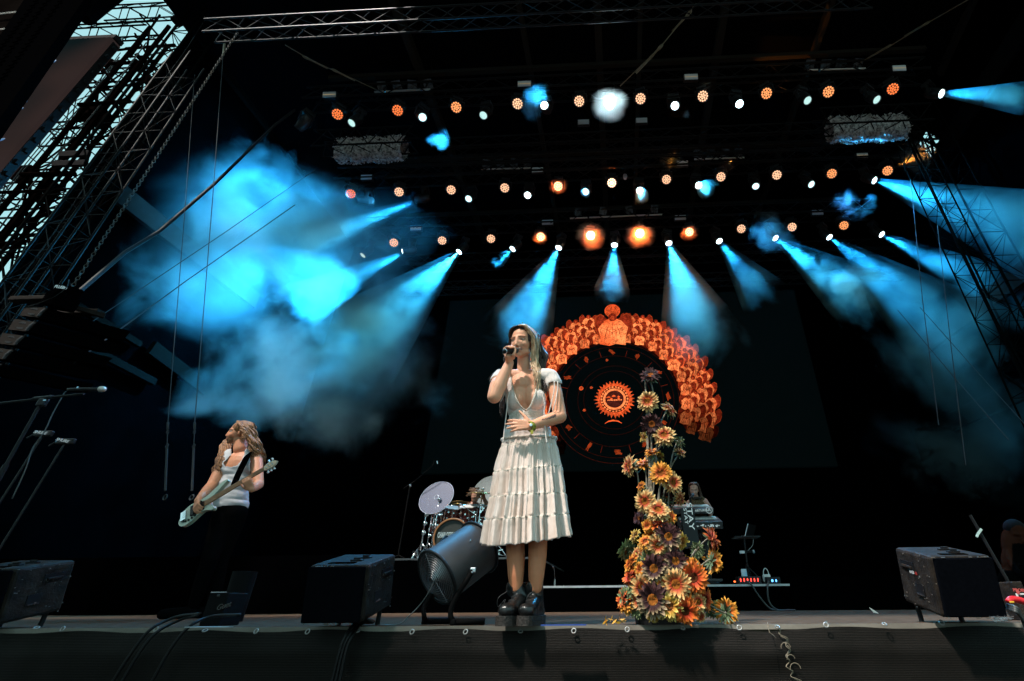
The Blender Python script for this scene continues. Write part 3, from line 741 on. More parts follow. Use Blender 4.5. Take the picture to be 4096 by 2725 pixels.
# tubes crossing the daylight gaps high in the side sheets
for side, pts in ((-1, ((1215, 690, 1345, 565), (1222, 655, 1300, 700), (1250, 610, 1275, 712), (1290, 590, 1320, 640), (1235, 640, 1340, 600), (1262, 600, 1240, 712))), (1, ((3650, 530, 3765, 600), (3680, 520, 3700, 620), (3715, 525, 3735, 625), (3660, 560, 3760, 555), (3690, 600, 3765, 570), (3700, 525, 3672, 575)))):
    mb_ = MB(); X_ = XL + .22 if side < 0 else XR - .22
    for (xa, ya, xb, yb) in pts:
        ra_, rb2 = ray(xa, ya), ray(xb, yb); mb_.cyl(CAM + ra_ * (X_ / ra_.x), CAM + rb2 * (X_ / rb2.x), .03, seg=6)
    tag(mb_.build('corner_frame', M['dark_truss']), 'small frame of dark tubes across the bright daylight gap, ' + ('left' if side < 0 else 'right') + ' of the rig', 'frame', 'tube frames at the daylight gaps')
# a small dome camera hanging beside the middle amber lamp
p = V(1439, 409, 8.7); t = thing('dome_camera', p, 'small pale dome shaped device hanging beside a middle row amber lamp', 'camera')
MB().lathe([(.05, .09), (.055, .04), (.045, 0), (.035, -.05), (.012, -.075), (.001, -.08)], p, (0, 0, 1), 18).build('dome_body', M['bar_metal'], t, smooth=True)
cb = MB(); cb.tube(crom([p + Vector((0, 0, .09)), p + Vector((-.02, 0, .2)), p + Vector((.02, 0, .34)), p + Vector((-.03, 0, .5))]), .006, 5); cb.build('cable', M['rubber'], t)
# trusses wrapped in shaggy pale camouflage net, with gaps of daylight beside them
M['net'] = mat('shaggy_net', (.70, .62, .60), .9, c2=(.18, .15, .145), vscale=16, bump=1, bscale=30, ramp=(.42, .6))
M['netstrip'] = mat('net_strips', (.80, .72, .70), .85, var=.45, vscale=20)
def netting(xa, ya, xb, yb, Y, lab, sgn):
    A, Bb = V(xa, ya, Y), V(xb, yb, Y); z = (A.z + Bb.z) / 2; A.z = Bb.z = z; L = (Bb - A).length; t = thing('wrapped_truss', A.lerp(Bb, .5), lab, 'truss', 'trusses wrapped in shaggy net')
    truss(A + Vector((-.35, -.10, 0)), Bb + Vector((.35, -.10, 0)), (0, -.25, 1), .40, .34, .02, .012, 'truss_frame', 'dark_truss', t)
    n = MB(); nx = 60; ny = 14
    vs = []; fs = []
    for j in range(ny + 1):
        for i in range(nx + 1):
            u = i / nx; v = j / ny; a = v * 2 * math.pi
            rr = .26 * (1 + .25 * mnoise.noise(Vector((u * 9, math.cos(a) * 1.5, math.sin(a) * 1.5))) + .10 * mnoise.noise(Vector((u * 40, a * 4, 2))))
            vs.append((A.x + L * u, A.y + .14 + .7 * rr * math.cos(a), z + .03 + rr * 1.12 * math.sin(a) + .03 * math.sin(u * 16)))
    for j in range(ny):
        for i in range(nx): a = j * (nx + 1) + i; fs.append((a, a + 1, a + nx + 2, a + nx + 1))
    n.add(vs, fs); n.build('net_wrap', M['net'], t, smooth=True)
    s_ = MB(); q = random.Random(5)
    for k in range(1500):
        u = q.random(); a = q.uniform(0, 6.28); rr = .28 + .04 * q.random(); c = Vector((A.x + L * u, A.y + .14 + .72 * rr * math.cos(a), z + .03 + rr * 1.12 * math.sin(a) + .03 * math.sin(u * 16)))
        d = Vector((q.uniform(-1, 1), q.uniform(-1, .2), q.uniform(-1, .6))) * .045; e = Vector((q.uniform(-1, 1), q.uniform(-1, 1), q.uniform(-1, 1))) * .014
        s_.quad(c - e, c + e, c + d + e * .4, c + d - e)
    s_.build('net_strips', M['netstrip'], t)
netting(772, 340, 925, 332, 7.0, 'dark truss wrapped in shaggy pale net, upper left', -1)
netting(1915, 290, 2090, 283, 7.0, 'dark truss wrapped in shaggy pale net, upper right', 1)
# ------------------------------------------------------------------ stage smoke, part of the blue light tinted into its colour
DK = 1.5
def smoke_mat(name, dens, th, scale, c=(.42, .84, 1), fall='ell', detail=3.5, soft=.22, aniso=.15, seed=0.0, apex=(0, 0, 0), clen=1, step=1.0):
    m = bpy.data.materials.new(name); m.use_nodes = True; n = m.node_tree; n.nodes.clear()
    out = n.nodes.new('ShaderNodeOutputMaterial'); v = n.nodes.new('ShaderNodeVolumeScatter'); n.links.new(v.outputs[0], out.inputs['Volume'])
    v.inputs['Color'].default_value = (*c, 1); v.inputs['Anisotropy'].default_value = aniso
    t = n.nodes.new('ShaderNodeTexCoord'); g_ = n.nodes.new('ShaderNodeNewGeometry')
    mp = n.nodes.new('ShaderNodeMapping'); mp.inputs['Location'].default_value = (seed, seed * .7, -seed)
    n.links.new(g_.outputs['Position'], mp.inputs[0])
    nz = n.nodes.new('ShaderNodeTexNoise'); nz.inputs['Scale'].default_value = scale; nz.inputs['Detail'].default_value = detail; nz.inputs['Roughness'].default_value = .55; nz.inputs['Distortion'].default_value = .35
    n.links.new(mp.outputs[0], nz.inputs['Vector'])
    mr = n.nodes.new('ShaderNodeMapRange'); mr.inputs['From Min'].default_value = th; mr.inputs['From Max'].default_value = th + soft; mr.interpolation_type = 'SMOOTHSTEP'
    last = nz.outputs[0]
    sub = None
    if fall == 'ell':
        ln = n.nodes.new('ShaderNodeVectorMath'); ln.operation = 'LENGTH'; n.links.new(t.outputs['Object'], ln.inputs[0])
        # the threshold rises towards the rim, so the cloud breaks up instead of ending in an edge
        pw = n.nodes.new('ShaderNodeMath'); pw.operation = 'POWER'; n.links.new(ln.outputs['Value'], pw.inputs[0]); pw.inputs[1].default_value = 1.7
        ml = n.nodes.new('ShaderNodeMath'); ml.operation = 'MULTIPLY'; n.links.new(pw.outputs[0], ml.inputs[0]); ml.inputs[1].default_value = .50
        sb = n.nodes.new('ShaderNodeMath'); sb.operation = 'SUBTRACT'; n.links.new(nz.outputs[0], sb.inputs[0]); n.links.new(ml.outputs[0], sb.inputs[1]); last = sb.outputs[0]
    if fall == 'cone':
        dv = n.nodes.new('ShaderNodeVectorMath'); dv.operation = 'DISTANCE'; dv.inputs[1].default_value = apex; n.links.new(g_.outputs['Position'], dv.inputs[0])
        r1 = n.nodes.new('ShaderNodeMapRange'); r1.inputs['From Min'].default_value = clen * .62; r1.inputs['From Max'].default_value = clen * .98; r1.inputs['To Max'].default_value = .42; r1.interpolation_type = 'SMOOTHSTEP'
        n.links.new(dv.outputs['Value'], r1.inputs['Value']); sb = n.nodes.new('ShaderNodeMath'); sb.operation = 'SUBTRACT'; n.links.new(nz.outputs[0], sb.inputs[0]); n.links.new(r1.outputs[0], sb.inputs[1]); last = sb.outputs[0]
    n.links.new(last, mr.inputs['Value'])
    k = n.nodes.new('ShaderNodeMath'); k.operation = 'MULTIPLY'; n.links.new(mr.outputs[0], k.inputs[0]); k.inputs[1].default_value = dens * DK; fin = k.outputs[0]
    if fall == 'cone':   # density rises along the beam to even out the light's falloff
        r2 = n.nodes.new('ShaderNodeMapRange'); r2.inputs['From Min'].default_value = 0; r2.inputs['From Max'].default_value = clen * .8; r2.inputs['To Min'].default_value = .40; r2.inputs['To Max'].default_value = 1.15
        n.links.new(dv.outputs['Value'], r2.inputs['Value']); k2 = n.nodes.new('ShaderNodeMath'); k2.operation = 'MULTIPLY'; n.links.new(fin, k2.inputs[0]); n.links.new(r2.outputs[0], k2.inputs[1]); fin = k2.outputs[0]
    n.links.new(fin, v.inputs['Density'])
    m.cycles.volume_step_rate = step
    return m
SM = []
def puff(x, y, Y, rx, ry, rz, dens, th, scale, tilt=0, seed=0, **k):
    "ellipsoid cloud centred at a photo point; rx, rz in metres across and up, ry in depth"
    c = V(x, y, Y); mb = MB(); mb.ell((0, 0, 0), 1.0, su=20, sv=12)
    o = mb.build('smoke', smoke_mat('smoke', dens, th, scale, seed=seed, **k), local=True); o.location = c; o.scale = (rx, ry, rz); o.rotation_euler = (0, tilt, 0)
    tag(o, kind='stuff'); SM.append(o); return o
def cone(lamp, Y, L, dens, th=.30, scale=1.6, extra=3, seed=0, soft=.3, start=.3, **k):
    k.setdefault('c', (.24, .76, 1)); k.setdefault('detail', 5)
    tgt, dY, ang, power = (EX[lamp] if lamp in EX else B[lamp])[:4]; p = V(*lamp, Y); aim = V(tgt[0], tgt[1], Y + dY); d = (aim - p).normalized()
    r = math.tan(R(ang / 2 + 1.0)); mb = MB(); a0 = p + d * start
    mb.cyl(a0, p + d * L, r * start * .9 + .03, r * L, seg=20)
    c = a0
    o = mb.build('smoke', smoke_mat('smoke', dens, th, scale, fall='cone', apex=tuple(p), clen=L, soft=soft, seed=seed, **k)); tag(o, kind='stuff'); SM.append(o)
# the great cloud on the left
puff(620, 560, 8.0, 4.8, 2.0, 3.6, .20, .20, .40, tilt=R(8), seed=1.5, soft=.45, detail=4, step=.6)
puff(640, 530, 7.9, 4.8, 1.6, 3.2, .62, .35, 1.0, tilt=R(12), seed=5.5, soft=.24, detail=7, step=.45)
puff(520, 400, 7.8, 2.5, 1.3, 1.9, .30, .28, 1.0, tilt=R(30), seed=4, detail=6, step=.4)
puff(740, 860, 8.2, 3.6, 1.4, 2.5, .30, .27, .8, seed=8, detail=6, step=.4)
puff(890, 720, 8.6, 1.9, .9, 1.9, .36, .32, 1.3, seed=11, detail=6, step=.5)
puff(330, 640, 7.4, 2.6, 1.1, 1.7, .26, .30, 1.0, seed=15, detail=6, step=.4)
# right hand drift
puff(1960, 660, 9.3, .75, .6, .95, 1.5, .28, 1.6, seed=21, tilt=R(-25))
puff(1775, 540, 9.0, .95, .6, 1.2, .75, .32, 1.4, seed=25)
puff(2120, 760, 9.0, 2.9, 1.0, 2.5, .20, .36, .8, seed=31)
puff(2240, 980, 8.6, 2.8, 1.2, 2.6, .10, .30, .8, seed=33, step=.6)
puff(1960, 475, 8.2, .9, .5, .5, .5, .34, 1.8, seed=35)
puff(1235, 235, 6.2, .55, .4, .75, .35, .30, 2.2, seed=41)
puff(1012, 322, 6.4, .35, .3, .36, 1.1, .30, 3.5, seed=45)
puff(1577, 266, 6.4, .16, .16, .15, 1.6, .33, 7, seed=47)
# smoke inside the beams
cone((2150,215), 6.8, 2.28, 1.2, th=.2, scale=2.5, seed=51)
cone((1999,411), 8.85, 6.00, .62, th=.28, scale=1.3, seed=52)
cone((2018,534), 10.2, 7.20, .62, th=.33, scale=1.3, seed=53)
cone((1900,539), 10.2, 6.60, .5, th=.34, scale=1.0, seed=54)
cone((1776,542), 10.2, 4.80, 1.0, th=.36, scale=1.8, seed=55)
cone((1650,548), 10.2, 3.60, .5, th=.30, scale=1.5, seed=56)
cone((1537,552), 10.2, 4.68, .50, th=.2, scale=1.1, seed=57)
cone((1415,556), 10.2, 3.12, .8, th=.32, scale=1.8, seed=58)
cone((1290,562), 10.2, 4.80, .6, th=.32, scale=1.5, seed=59)
cone((1188,566), 10.2, 1.32, 1.0, th=.36, scale=3, seed=60)
cone((1065,572), 10.2, 6.00, .75, th=.30, scale=1.3, seed=61)
cone((972,457), 8.85, 4.4, .40, th=.26, scale=1.4, seed=63)
cone((942,577), 10.2, 4.4, .40, th=.26, scale=1.4, seed=62)
cone((1604,425), 8.85, 1.14, 1.6, th=.16, scale=4, seed=64)
cone((1471,435), 8.85, 1.02, 1.6, th=.16, scale=4, seed=65)
cone((1349,439), 8.85, 0.60, 1.2, th=.3, scale=6, seed=66)
for (x, y, Y, r_, dn) in ((1403, 242, 6.3, .46, .7), (1359, 542, 9.85, .5, 1.0), (1473, 538, 9.85, .5, 1.0), (1244, 545, 9.9, .3, .9), (1587, 534, 9.9, .32, .9), (1285, 429, 8.5, .3, .9), (1548, 372, 8.65, .36, .9), (2105, 365, 8.6, .6, .5), (1626, 196, 6.6, .2, .8), (1672, 385, 8.6, .26, .7)):
    puff(x, y, Y, r_, r_ * .6, r_, dn, .0, .8 / r_, seed=x * .1, soft=.55, detail=2, c=(1, 1, 1))  # small haze balls added to make the glow round the brightest lamps
# ------------------------------------------------------------------ left: scaffold towers, side screen, loudspeaker array
def pole(x, y, Y, z0, z1, r=.024, mb=None):
    p = U(x, y, Y); mb.cyl((p.x, Y, z0), (p.x, Y, z1), r, seg=7)
    return p.x
def tower(name, label, x, y, Y, wx, wy, z0, z1, bay, r, m_='scaf', phase=0, brace=1):
    "square lattice tower standing at photo pixel (x, y)"
    px_ = U(x, y, Y).x; mb = MB(); cs = [(px_ - wx / 2, Y - wy / 2), (px_ + wx / 2, Y - wy / 2), (px_ + wx / 2, Y + wy / 2), (px_ - wx / 2, Y + wy / 2)]
    for c in cs: mb.cyl((*c, z0), (*c, z1), r, seg=8)
    n = int((z1 - z0) / bay)
    for i in range(n):
        za = z0 + bay * i + phase; zb = za + bay
        for k in range(4):
            a, b = cs[k], cs[(k + 1) % 4]
            if i % 1 == 0: mb.cyl((*a, za), (*b, za), r * .45, seg=6)
            if (i + k) % 2: a, b = b, a
            mb.cyl((*a, za), (*b, zb), r * .38, seg=5)
            if brace > 1: mb.cyl((*b, za), (*a, zb), r * .4, seg=5)
    o = mb.build(name, M[m_]); tag(o, label, 'tower', 'lattice towers of the stage'); return o
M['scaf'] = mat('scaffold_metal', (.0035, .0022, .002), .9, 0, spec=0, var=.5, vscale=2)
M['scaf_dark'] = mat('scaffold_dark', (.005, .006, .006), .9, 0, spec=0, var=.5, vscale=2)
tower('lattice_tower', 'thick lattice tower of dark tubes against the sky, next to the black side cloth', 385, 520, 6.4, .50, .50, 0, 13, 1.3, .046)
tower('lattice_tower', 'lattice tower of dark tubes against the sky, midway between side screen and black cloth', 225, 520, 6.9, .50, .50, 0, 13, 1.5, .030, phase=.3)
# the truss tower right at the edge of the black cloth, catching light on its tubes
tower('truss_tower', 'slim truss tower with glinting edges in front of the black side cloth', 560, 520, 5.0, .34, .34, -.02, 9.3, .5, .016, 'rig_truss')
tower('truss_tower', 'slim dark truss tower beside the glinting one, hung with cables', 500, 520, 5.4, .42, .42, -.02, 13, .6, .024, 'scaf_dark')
# ledgers and cross trusses between the towers
q = random.Random(12)
def ledger(name, label, xa, ya, xb, yb, Ya, Yb, w_, r=.022, tri=False):
    a, b = U(xa, ya, Ya), U(xb, yb, Yb); b.z = a.z if Ya == Yb else b.z
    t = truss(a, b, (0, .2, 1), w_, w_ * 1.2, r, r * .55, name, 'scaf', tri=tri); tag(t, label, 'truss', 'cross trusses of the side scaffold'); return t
ledger('cross_truss', 'cross truss of the side scaffold, topmost against the sky', 250, 140, 640, 95, 6.6, 6.6, .34)
ledger('cross_truss', 'cross truss of the side scaffold above the side screen corner', 380, 62, 800, 25, 6.9, 6.9, .36)
ledger('cross_truss', 'cross truss of the side scaffold, second below the screen top', 300, 318, 560, 290, 6.6, 6.6, .30)
ledger('cross_truss', 'cross truss of the side scaffold at mid height of the sky gap', 150, 540, 420, 500, 6.5, 6.5, .36)
ledger('cross_truss', 'cross truss of the side scaffold low in the sky gap', -60, 790, 300, 740, 6.5, 6.5, .38)
ledger('cross_truss', 'cross truss of the side scaffold, lowest in the sky gap', -80, 990, 180, 950, 6.6, 6.6, .30)
bm_ = MB()
for (xa, ya, xb, yb, Y, r) in ((315, 420, 516, 406, 6.0, .045), (350, 262, 624, 245, 6.2, .04), (90, 700, 298, 695, 6.0, .05), (0, 770, 260, 760, 6.0, .03), (505, 195, 700, 180, 6.2, .035), (440, 205, 560, 190, 6.3, .03), (60, 900, 210, 850, 6.1, .035), (-20, 980, 100, 965, 6.1, .04), (380, 250, 460, 330, 6.1, .03)):
    a, b = U(xa, ya, Y), U(xb, yb, Y); bm_.cyl(a, b, r, seg=8)
for (xa, ya, xb, yb, Y) in ((540, 135, 700, 420, 6.6), (380, 330, 560, 520, 6.6), (330, 300, 500, 620, 7), (180, 500, 400, 760, 6.8), (60, 720, 240, 900, 6.7), (640, 60, 520, 230, 6.4), (560, 60, 720, 240, 6.5), (230, 880, 60, 700, 6.6), (90, 870, 130, 1020, 6.5), (760, 0, 900, 80, 6.6), (860, 0, 700, 110, 6.6), (250, 690, 380, 800, 6.4)):
    bm_.cyl(U(xa, ya, Y), U(xb, yb, Y), .026 * q.uniform(.7, 1.3), seg=6)
for (xa, ya, Y) in ((560, 250, 6.5), (585, 330, 6.5), (395, 480, 6.5), (400, 500, 6.5), (95, 690, 6.4), (345, 460, 6.5), (215, 760, 6.4), (440, 270, 6.6)):
    c = U(xa, ya, Y)
    for _ in range(5): bm_.box(c + Vector((q.uniform(-.18, .18), 0, q.uniform(-.25, .25))), (q.uniform(.08, .2), .12, q.uniform(.08, .24)), Matrix.Rotation(q.uniform(0, 2), 3, 'Y'), bev=.01)
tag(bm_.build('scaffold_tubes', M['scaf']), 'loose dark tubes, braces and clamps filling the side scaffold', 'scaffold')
# two pale punched planks
M['plank'] = mat('grey_plank', (.02, .017, .018), .8, 0, spec=.05, var=.3)
for i, (xa, ya, xb, yb) in enumerate(((242, 622, 360, 612), (212, 662, 345, 648))):
    a, b = U(xa, ya, 5.9), U(xb, yb, 5.9); m_ = MB(); d = (b - a).normalized(); m_.box((a + b) / 2, ((b - a).length, .06, .13), frame((0, -.2, 1), d), bev=.01)
    o = m_.build('punched_plank', M['plank']); tag(o, ('upper' if i == 0 else 'lower') + ' grey punched metal plank across the side scaffold', 'plank', 'punched planks')
# side roof clutter at the top of the scaffold
for (xa, ya, xb, yb, Y, r, lb_) in ((330, 70, 470, -40, 4.6, .16, 'over the side screen'), (700, 90, 880, -20, 6.0, .12, 'by the top truss end'), (880, 110, 960, 0, 6.2, .12, 'behind the top truss end')):
    dk = MB(); dk.cyl(U(xa, ya, Y), U(xb, yb, Y), r, seg=10)
    tag(dk.build('rolled_cloth', M['black_tarp']), 'thick roll of black cloth atop the scaffold, ' + lb_, 'cloth roll', 'rolls of black cloth')

# cables running down with the towers
cb = MB()
for (x, y, Y, r) in ((440, 260, 6.2, .009), (452, 262, 6.3, .012), (690, 262, 5.3, .007), (520, 262, 6.0, .012)):
    p = U(x, y, Y); pts = [(p.x + .05 * math.sin(k * 1.3 + x), Y, 12 - k * 1.0) for k in range(13)]; cb.tube(crom(pts, 3), r, 5)
tag(cb.build('tower_cables', M['rubber']), 'bundle of black cables running down the scaffold towers', 'cables')
# side screen
M['side_pic'] = bpy.data.materials.new('side_picture'); m = M['side_pic']; m.use_nodes = True; n = m.node_tree; b = n.nodes['Principled BSDF']; b.inputs['Base Color'].default_value = (.002, .002, .002, 1); b.inputs['Specular IOR Level'].default_value = 0; b.inputs['Roughness'].default_value = 1
tc_ = n.nodes.new('ShaderNodeTexCoord'); mp = n.nodes.new('ShaderNodeMapping'); mp.inputs['Scale'].default_value = (.5, .5, .5); n.links.new(tc_.outputs['Object'], mp.inputs[0])
nz_ = n.nodes.new('ShaderNodeTexNoise'); nz_.inputs['Scale'].default_value = 1.1; nz_.inputs['Detail'].default_value = 1; n.links.new(mp.outputs[0], nz_.inputs[0])
cr2 = n.nodes.new('ShaderNodeValToRGB'); e = cr2.color_ramp.elements; e[0].position = .3; e[0].color = (.002, .006, .007, 1); e[1].position = .5; e[1].color = (.022, .014, .013, 1)
x_ = e.new(.66); x_.color = (.026, .018, .018, 1); x_ = e.new(.74); x_.color = (.05, .10, .22, 1)
n.links.new(nz_.outputs[0], cr2.inputs[0]); n.links.new(cr2.outputs[0], b.inputs['Emission Color']); b.inputs['Emission Strength'].default_value = 1.0
Ys = 3.9; a = U(441, 143, Ys); b_ = U(200, 166, Ys)
x1 = a.x; x0 = a.x - 1.9; zt = a.z
ss = thing('side_screen', (x0, Ys, 0), 'tall side LED screen showing a dim blurred picture with blue specks', 'screen')
MB().box(((x0 + x1) / 2, Ys + .1, zt / 2 + .6), (x1 - x0, .16, zt - 1.2)).build('screen_panel', M['side_pic'], ss)
MB().box(((x0 + x1) / 2, Ys + .1, zt + .05), (x1 - x0 + .05, .14, .09)).build('top_rail', M['plank'], ss)
fl2 = MB()
for (x, y, w_, h_) in ((205, 250, 26, 13), (92, 412, 22, 11), (50, 420, 18, 7), (50, 467, 20, 9), (66, 443, 36, 3), (135, 310, 18, 4), (8, 560, 16, 8)):
    c = U(x, y, Ys + .018); u_ = U(x + w_, y, Ys + .018) - c; vv = Vector((u_.length * .6, 0, u_.length * h_ / w_ * 1.4))
    fl2.ell(c + Vector((0, -.004, 0)), (u_.length * .7, .006, u_.length * .5 * (h_ / w_ + .3)), Matrix.Rotation(R(-35), 3, 'Y'), 14, 8)
fl2.build('picture_specks', emis('speck_blue', (.10, .28, .6), .45), ss, smooth=True)
ed = MB(); ed.box((x1 + .005, Ys + .12, zt / 2 + .6), (.012, .1, zt - 1.3))
for k in range(26): z = zt - .15 - k * .22; ed.box((x1 + .02, Ys + .12, z), (.03, .05, .07), bev=.008)
ed.build('screen_edge', M['black_metal'], ss)
# black ribbed panel in front and the pale ribbed sheet beyond it
def slab(c4, Y, th, name, m_, lab, cat, ribs=0):
    P = [U(x, y, Y) for x, y in c4]; t = thing(name, P[0], lab, cat)
    MB().prism(P, (0, 1, 0), th).build('panel_sheet', m_, t)
    if ribs:
        r_ = MB()
        for k in range(ribs):
            for j in range(4):
                t_ = (k + .5) / ribs; s_ = (j + .5 + .5 * (k % 2)) / 4.5; L = P[0].lerp(P[3], t_); Rr = P[1].lerp(P[2], t_); c = L.lerp(Rr, s_); w_ = (Rr - L).length * .14
                r_.box(c + Vector((0, -.01, 0)), (w_, .02, .02), frame((0, -1, .01), Rr - L))
        r_.build('panel_ribs', M['black_metal'], t)
    return t
M['panel_black'] = mat('panel_black', (.0012, .0012, .0014), 1.0, spec=0)
PANEL = ((122, -40), (350, -40), (335, 0), (-140, 670), (-140, 350))
slab(PANEL, 3.1, .10, 'black_panel', M['panel_black'], 'long black ribbed panel slanting across the upper left corner', 'panel')
pt = [q_ for q_ in bpy.data.objects if q_.name == 'black_panel'][0]; pm = kids(pt)[0].data; bmr = bmesh.new(); bmr.from_mesh(pm)
for k in range(34):
    for j in range(4):
        y = -20 + k * 17 + (8 if j % 2 else 0); x = 92 + 48 * j - k * 17 * .76 + 15
        if not (inpoly(x - 14, y, PANEL) and inpoly(x + 14, y, PANEL)): continue
        c = U(x, y, 3.085) - pt.location
        mt4 = Matrix.Translation(c) @ frame((0, -1, 0), (1, 0, .35)).to_4x4() @ Matrix.Diagonal((.055, .02, .014, 1)); bmesh.ops.create_cube(bmr, size=1, matrix=mt4)
bmr.to_mesh(pm); bmr.free()
M['sheet'] = mat('brown_sheet', (.006, .0045, .004), 1.0, spec=0, var=.4, vscale=3)
t = slab(((-80, -60), (150, -60), (130, 0), (20, 150), (-80, 290)), 3.6, .04, 'ribbed_sheet', M['sheet'], 'dull brown sheet with pale cross wires in the top left corner', 'sheet')
wr = MB()
for (xa, ya, xb, yb) in ((-10, 55, 104, 42), (-10, 59, 104, 46), (-10, 117, 52, 111), (-10, 121, 48, 115), (130, 0, -2, 182)):
    wr.cyl(U(xa, ya, 3.55), U(xb, yb, 3.55), .006, seg=5)
wr.build('wires', M['white_paint'], t)
# loudspeaker line array
M['wire'] = mat('steel_wire', (.05, .055, .06), .6, 0, spec=.2)
M['cab_grey'] = mat('cabinet_grey', (.022, .019, .017), .8, 0, spec=.05, var=.25, vscale=6)
M['grille'] = mat('speaker_grille', (.0012, .0012, .0015), 1.0, spec=0)
la = thing('line_array', U(250, 1350, 4.4), 'curved hanging stack of black loudspeakers with grey cheeks at the left edge', 'loudspeaker')
yawv = Vector((.62, .78, 0)).normalized()
def cabinet(c0, c1, c2, c3, Y):
    "grey cheek given by four photo corners (clockwise from upper left)"
    P = [U(x, y, Y) for x, y in (c0, c1, c2, c3)]; nrm = -(P[1] - P[0]).cross(P[3] - P[0]).normalized()
    W = .75; body = MB(); Q = [p + yawv * W for p in P]
    body.add([p + yawv * .012 for p in P] + Q, [(3, 2, 1, 0), (4, 5, 6, 7), (0, 1, 5, 4), (1, 2, 6, 5), (2, 3, 7, 6), (3, 0, 4, 7)])
    cab = body.build('cabinet', M['grille'], la)
    ch = MB(); ch.prism(P, yawv, .010); k = ch.build('cheek', M['cab_grey'], cab)
    d = MB(); ctr = sum(P, Vector()) / 4; e1 = (P[1] - P[0]).normalized(); e2 = (P[3] - P[0]).normalized(); w_ = (P[1] - P[0]).length; h_ = (P[3] - P[0]).length
    for s_ in (-1, 1):
        c = ctr + e2 * (s_ * h_ * .22) * .9 + e1 * (w_ * .02)
        pts = [c + e1 * (w_ * .16 * math.cos(a)) + e2 * (s_ * (-.02 + .18 * math.sin(a)) * h_) for a in [q_ * math.pi / 10 for q_ in range(11)]]
        d.prism([p - yawv * .004 for p in pts], yawv, .003)
    d.build('grip_holes', M['black_plastic'], cab)
    g2 = MB(); g2.tube([P[1] + (P[2] - P[1]) * .08 - yawv * .005, P[1].lerp(P[2], .5) - yawv * .012, P[2] - (P[2] - P[1]) * .08 - yawv * .005], .014, 8); g2.build('side_rail', M['wire'], cab)
for k in range(5):
    dx, dy = -46 * k, 56 * k
    cabinet((103 + dx, 1220 + dy), (190 + dx, 1232 + dy), (152 + dx, 1266 + dy + 4), (78 + dx, 1262 + dy), 4.4)
bmq = MB(); A = U(60, 1191, 4.4); Bq = U(215, 1206, 4.4); bmq.box((A + Bq) / 2, ((Bq - A).length, .10, .06), frame((0, 0, 1), Bq - A), bev=.01)
bmq.box((A + Bq) / 2 + yawv * .4, ((Bq - A).length, .10, .06), frame((0, 0, 1), Bq - A), bev=.01); bmq.box(Bq + yawv * .2, (.5, .05, .05), frame((0, 0, 1), yawv)); bmq.build('flying_frame', M['cab_grey'], la)
tg = MB(); p = U(294, 1258, 4.75); tg.box(p, (.05, .004, .03)); tg.build('paper_tag', M['white_paint'], la)
# chain hoist with its chain
pc_ = U(275, 1165, 4.4); ho = thing('chain_hoist', pc_, 'black chain hoist hanging above the loudspeaker stack', 'hoist')
h_ = MB(); fr = frame((-.08, -.98, -.1), (1, -.0, -.22))
h_.box(pc_ + Vector((0, 0, -.02)), (.30, .14, .12), fr, bev=.025); h_.box(pc_ + Vector((-.01, 0, -.15)), (.26, .18, .20), fr, bev=.02); h_.build('hoist_body', M['grille'], ho)
text_mesh('hoist_lettering', 'PLUSlite', pc_ + Vector((0, -.076, -.005)) + Vector((.0, -.012, 0)), frame(Vector((-.08, -.98, -.1)), (1, 0, -.22)), .052, emis('hoist_print_glow', (.5, .75, .8), .35), ho, sx=1.1)  # lettering made to glow faintly though it is only print
lp = MB(); lp.tube(crom([pc_ + Vector((.02, -.03, .06)), pc_ + Vector((.04, -.09, .10)), pc_ + Vector((.09, -.1, -.02)), pc_ + Vector((.05, -.12, -.16)), pc_ + Vector((-.12, -.1, -.23)), pc_ + Vector((-.3, -.05, -.24))]), .005, 5); lp.build('cable', M['rubber'], ho)
ch = MB(); zz = pc_.z + .05; k = 0
M['chain'] = mat('chain_metal', (.05, .04, .026), .5, .3)
while zz < 9.0:
    c = Vector((pc_.x + .01, 4.4, zz)); r_ = [(math.cos(a) * .016, math.sin(a) * .030) for a in [q_ * math.pi / 4 for q_ in range(8)]]
    ax = Vector((.8, .6, 0)) if k % 2 else Vector((-.6, .8, 0)); ch.tube([c + ax * u_ + Vector((0, 0, v_)) for u_, v_ in r_], .0052, 4, closed=True); zz += .047; k += 1
ch.build('chain', M['chain'], ho)
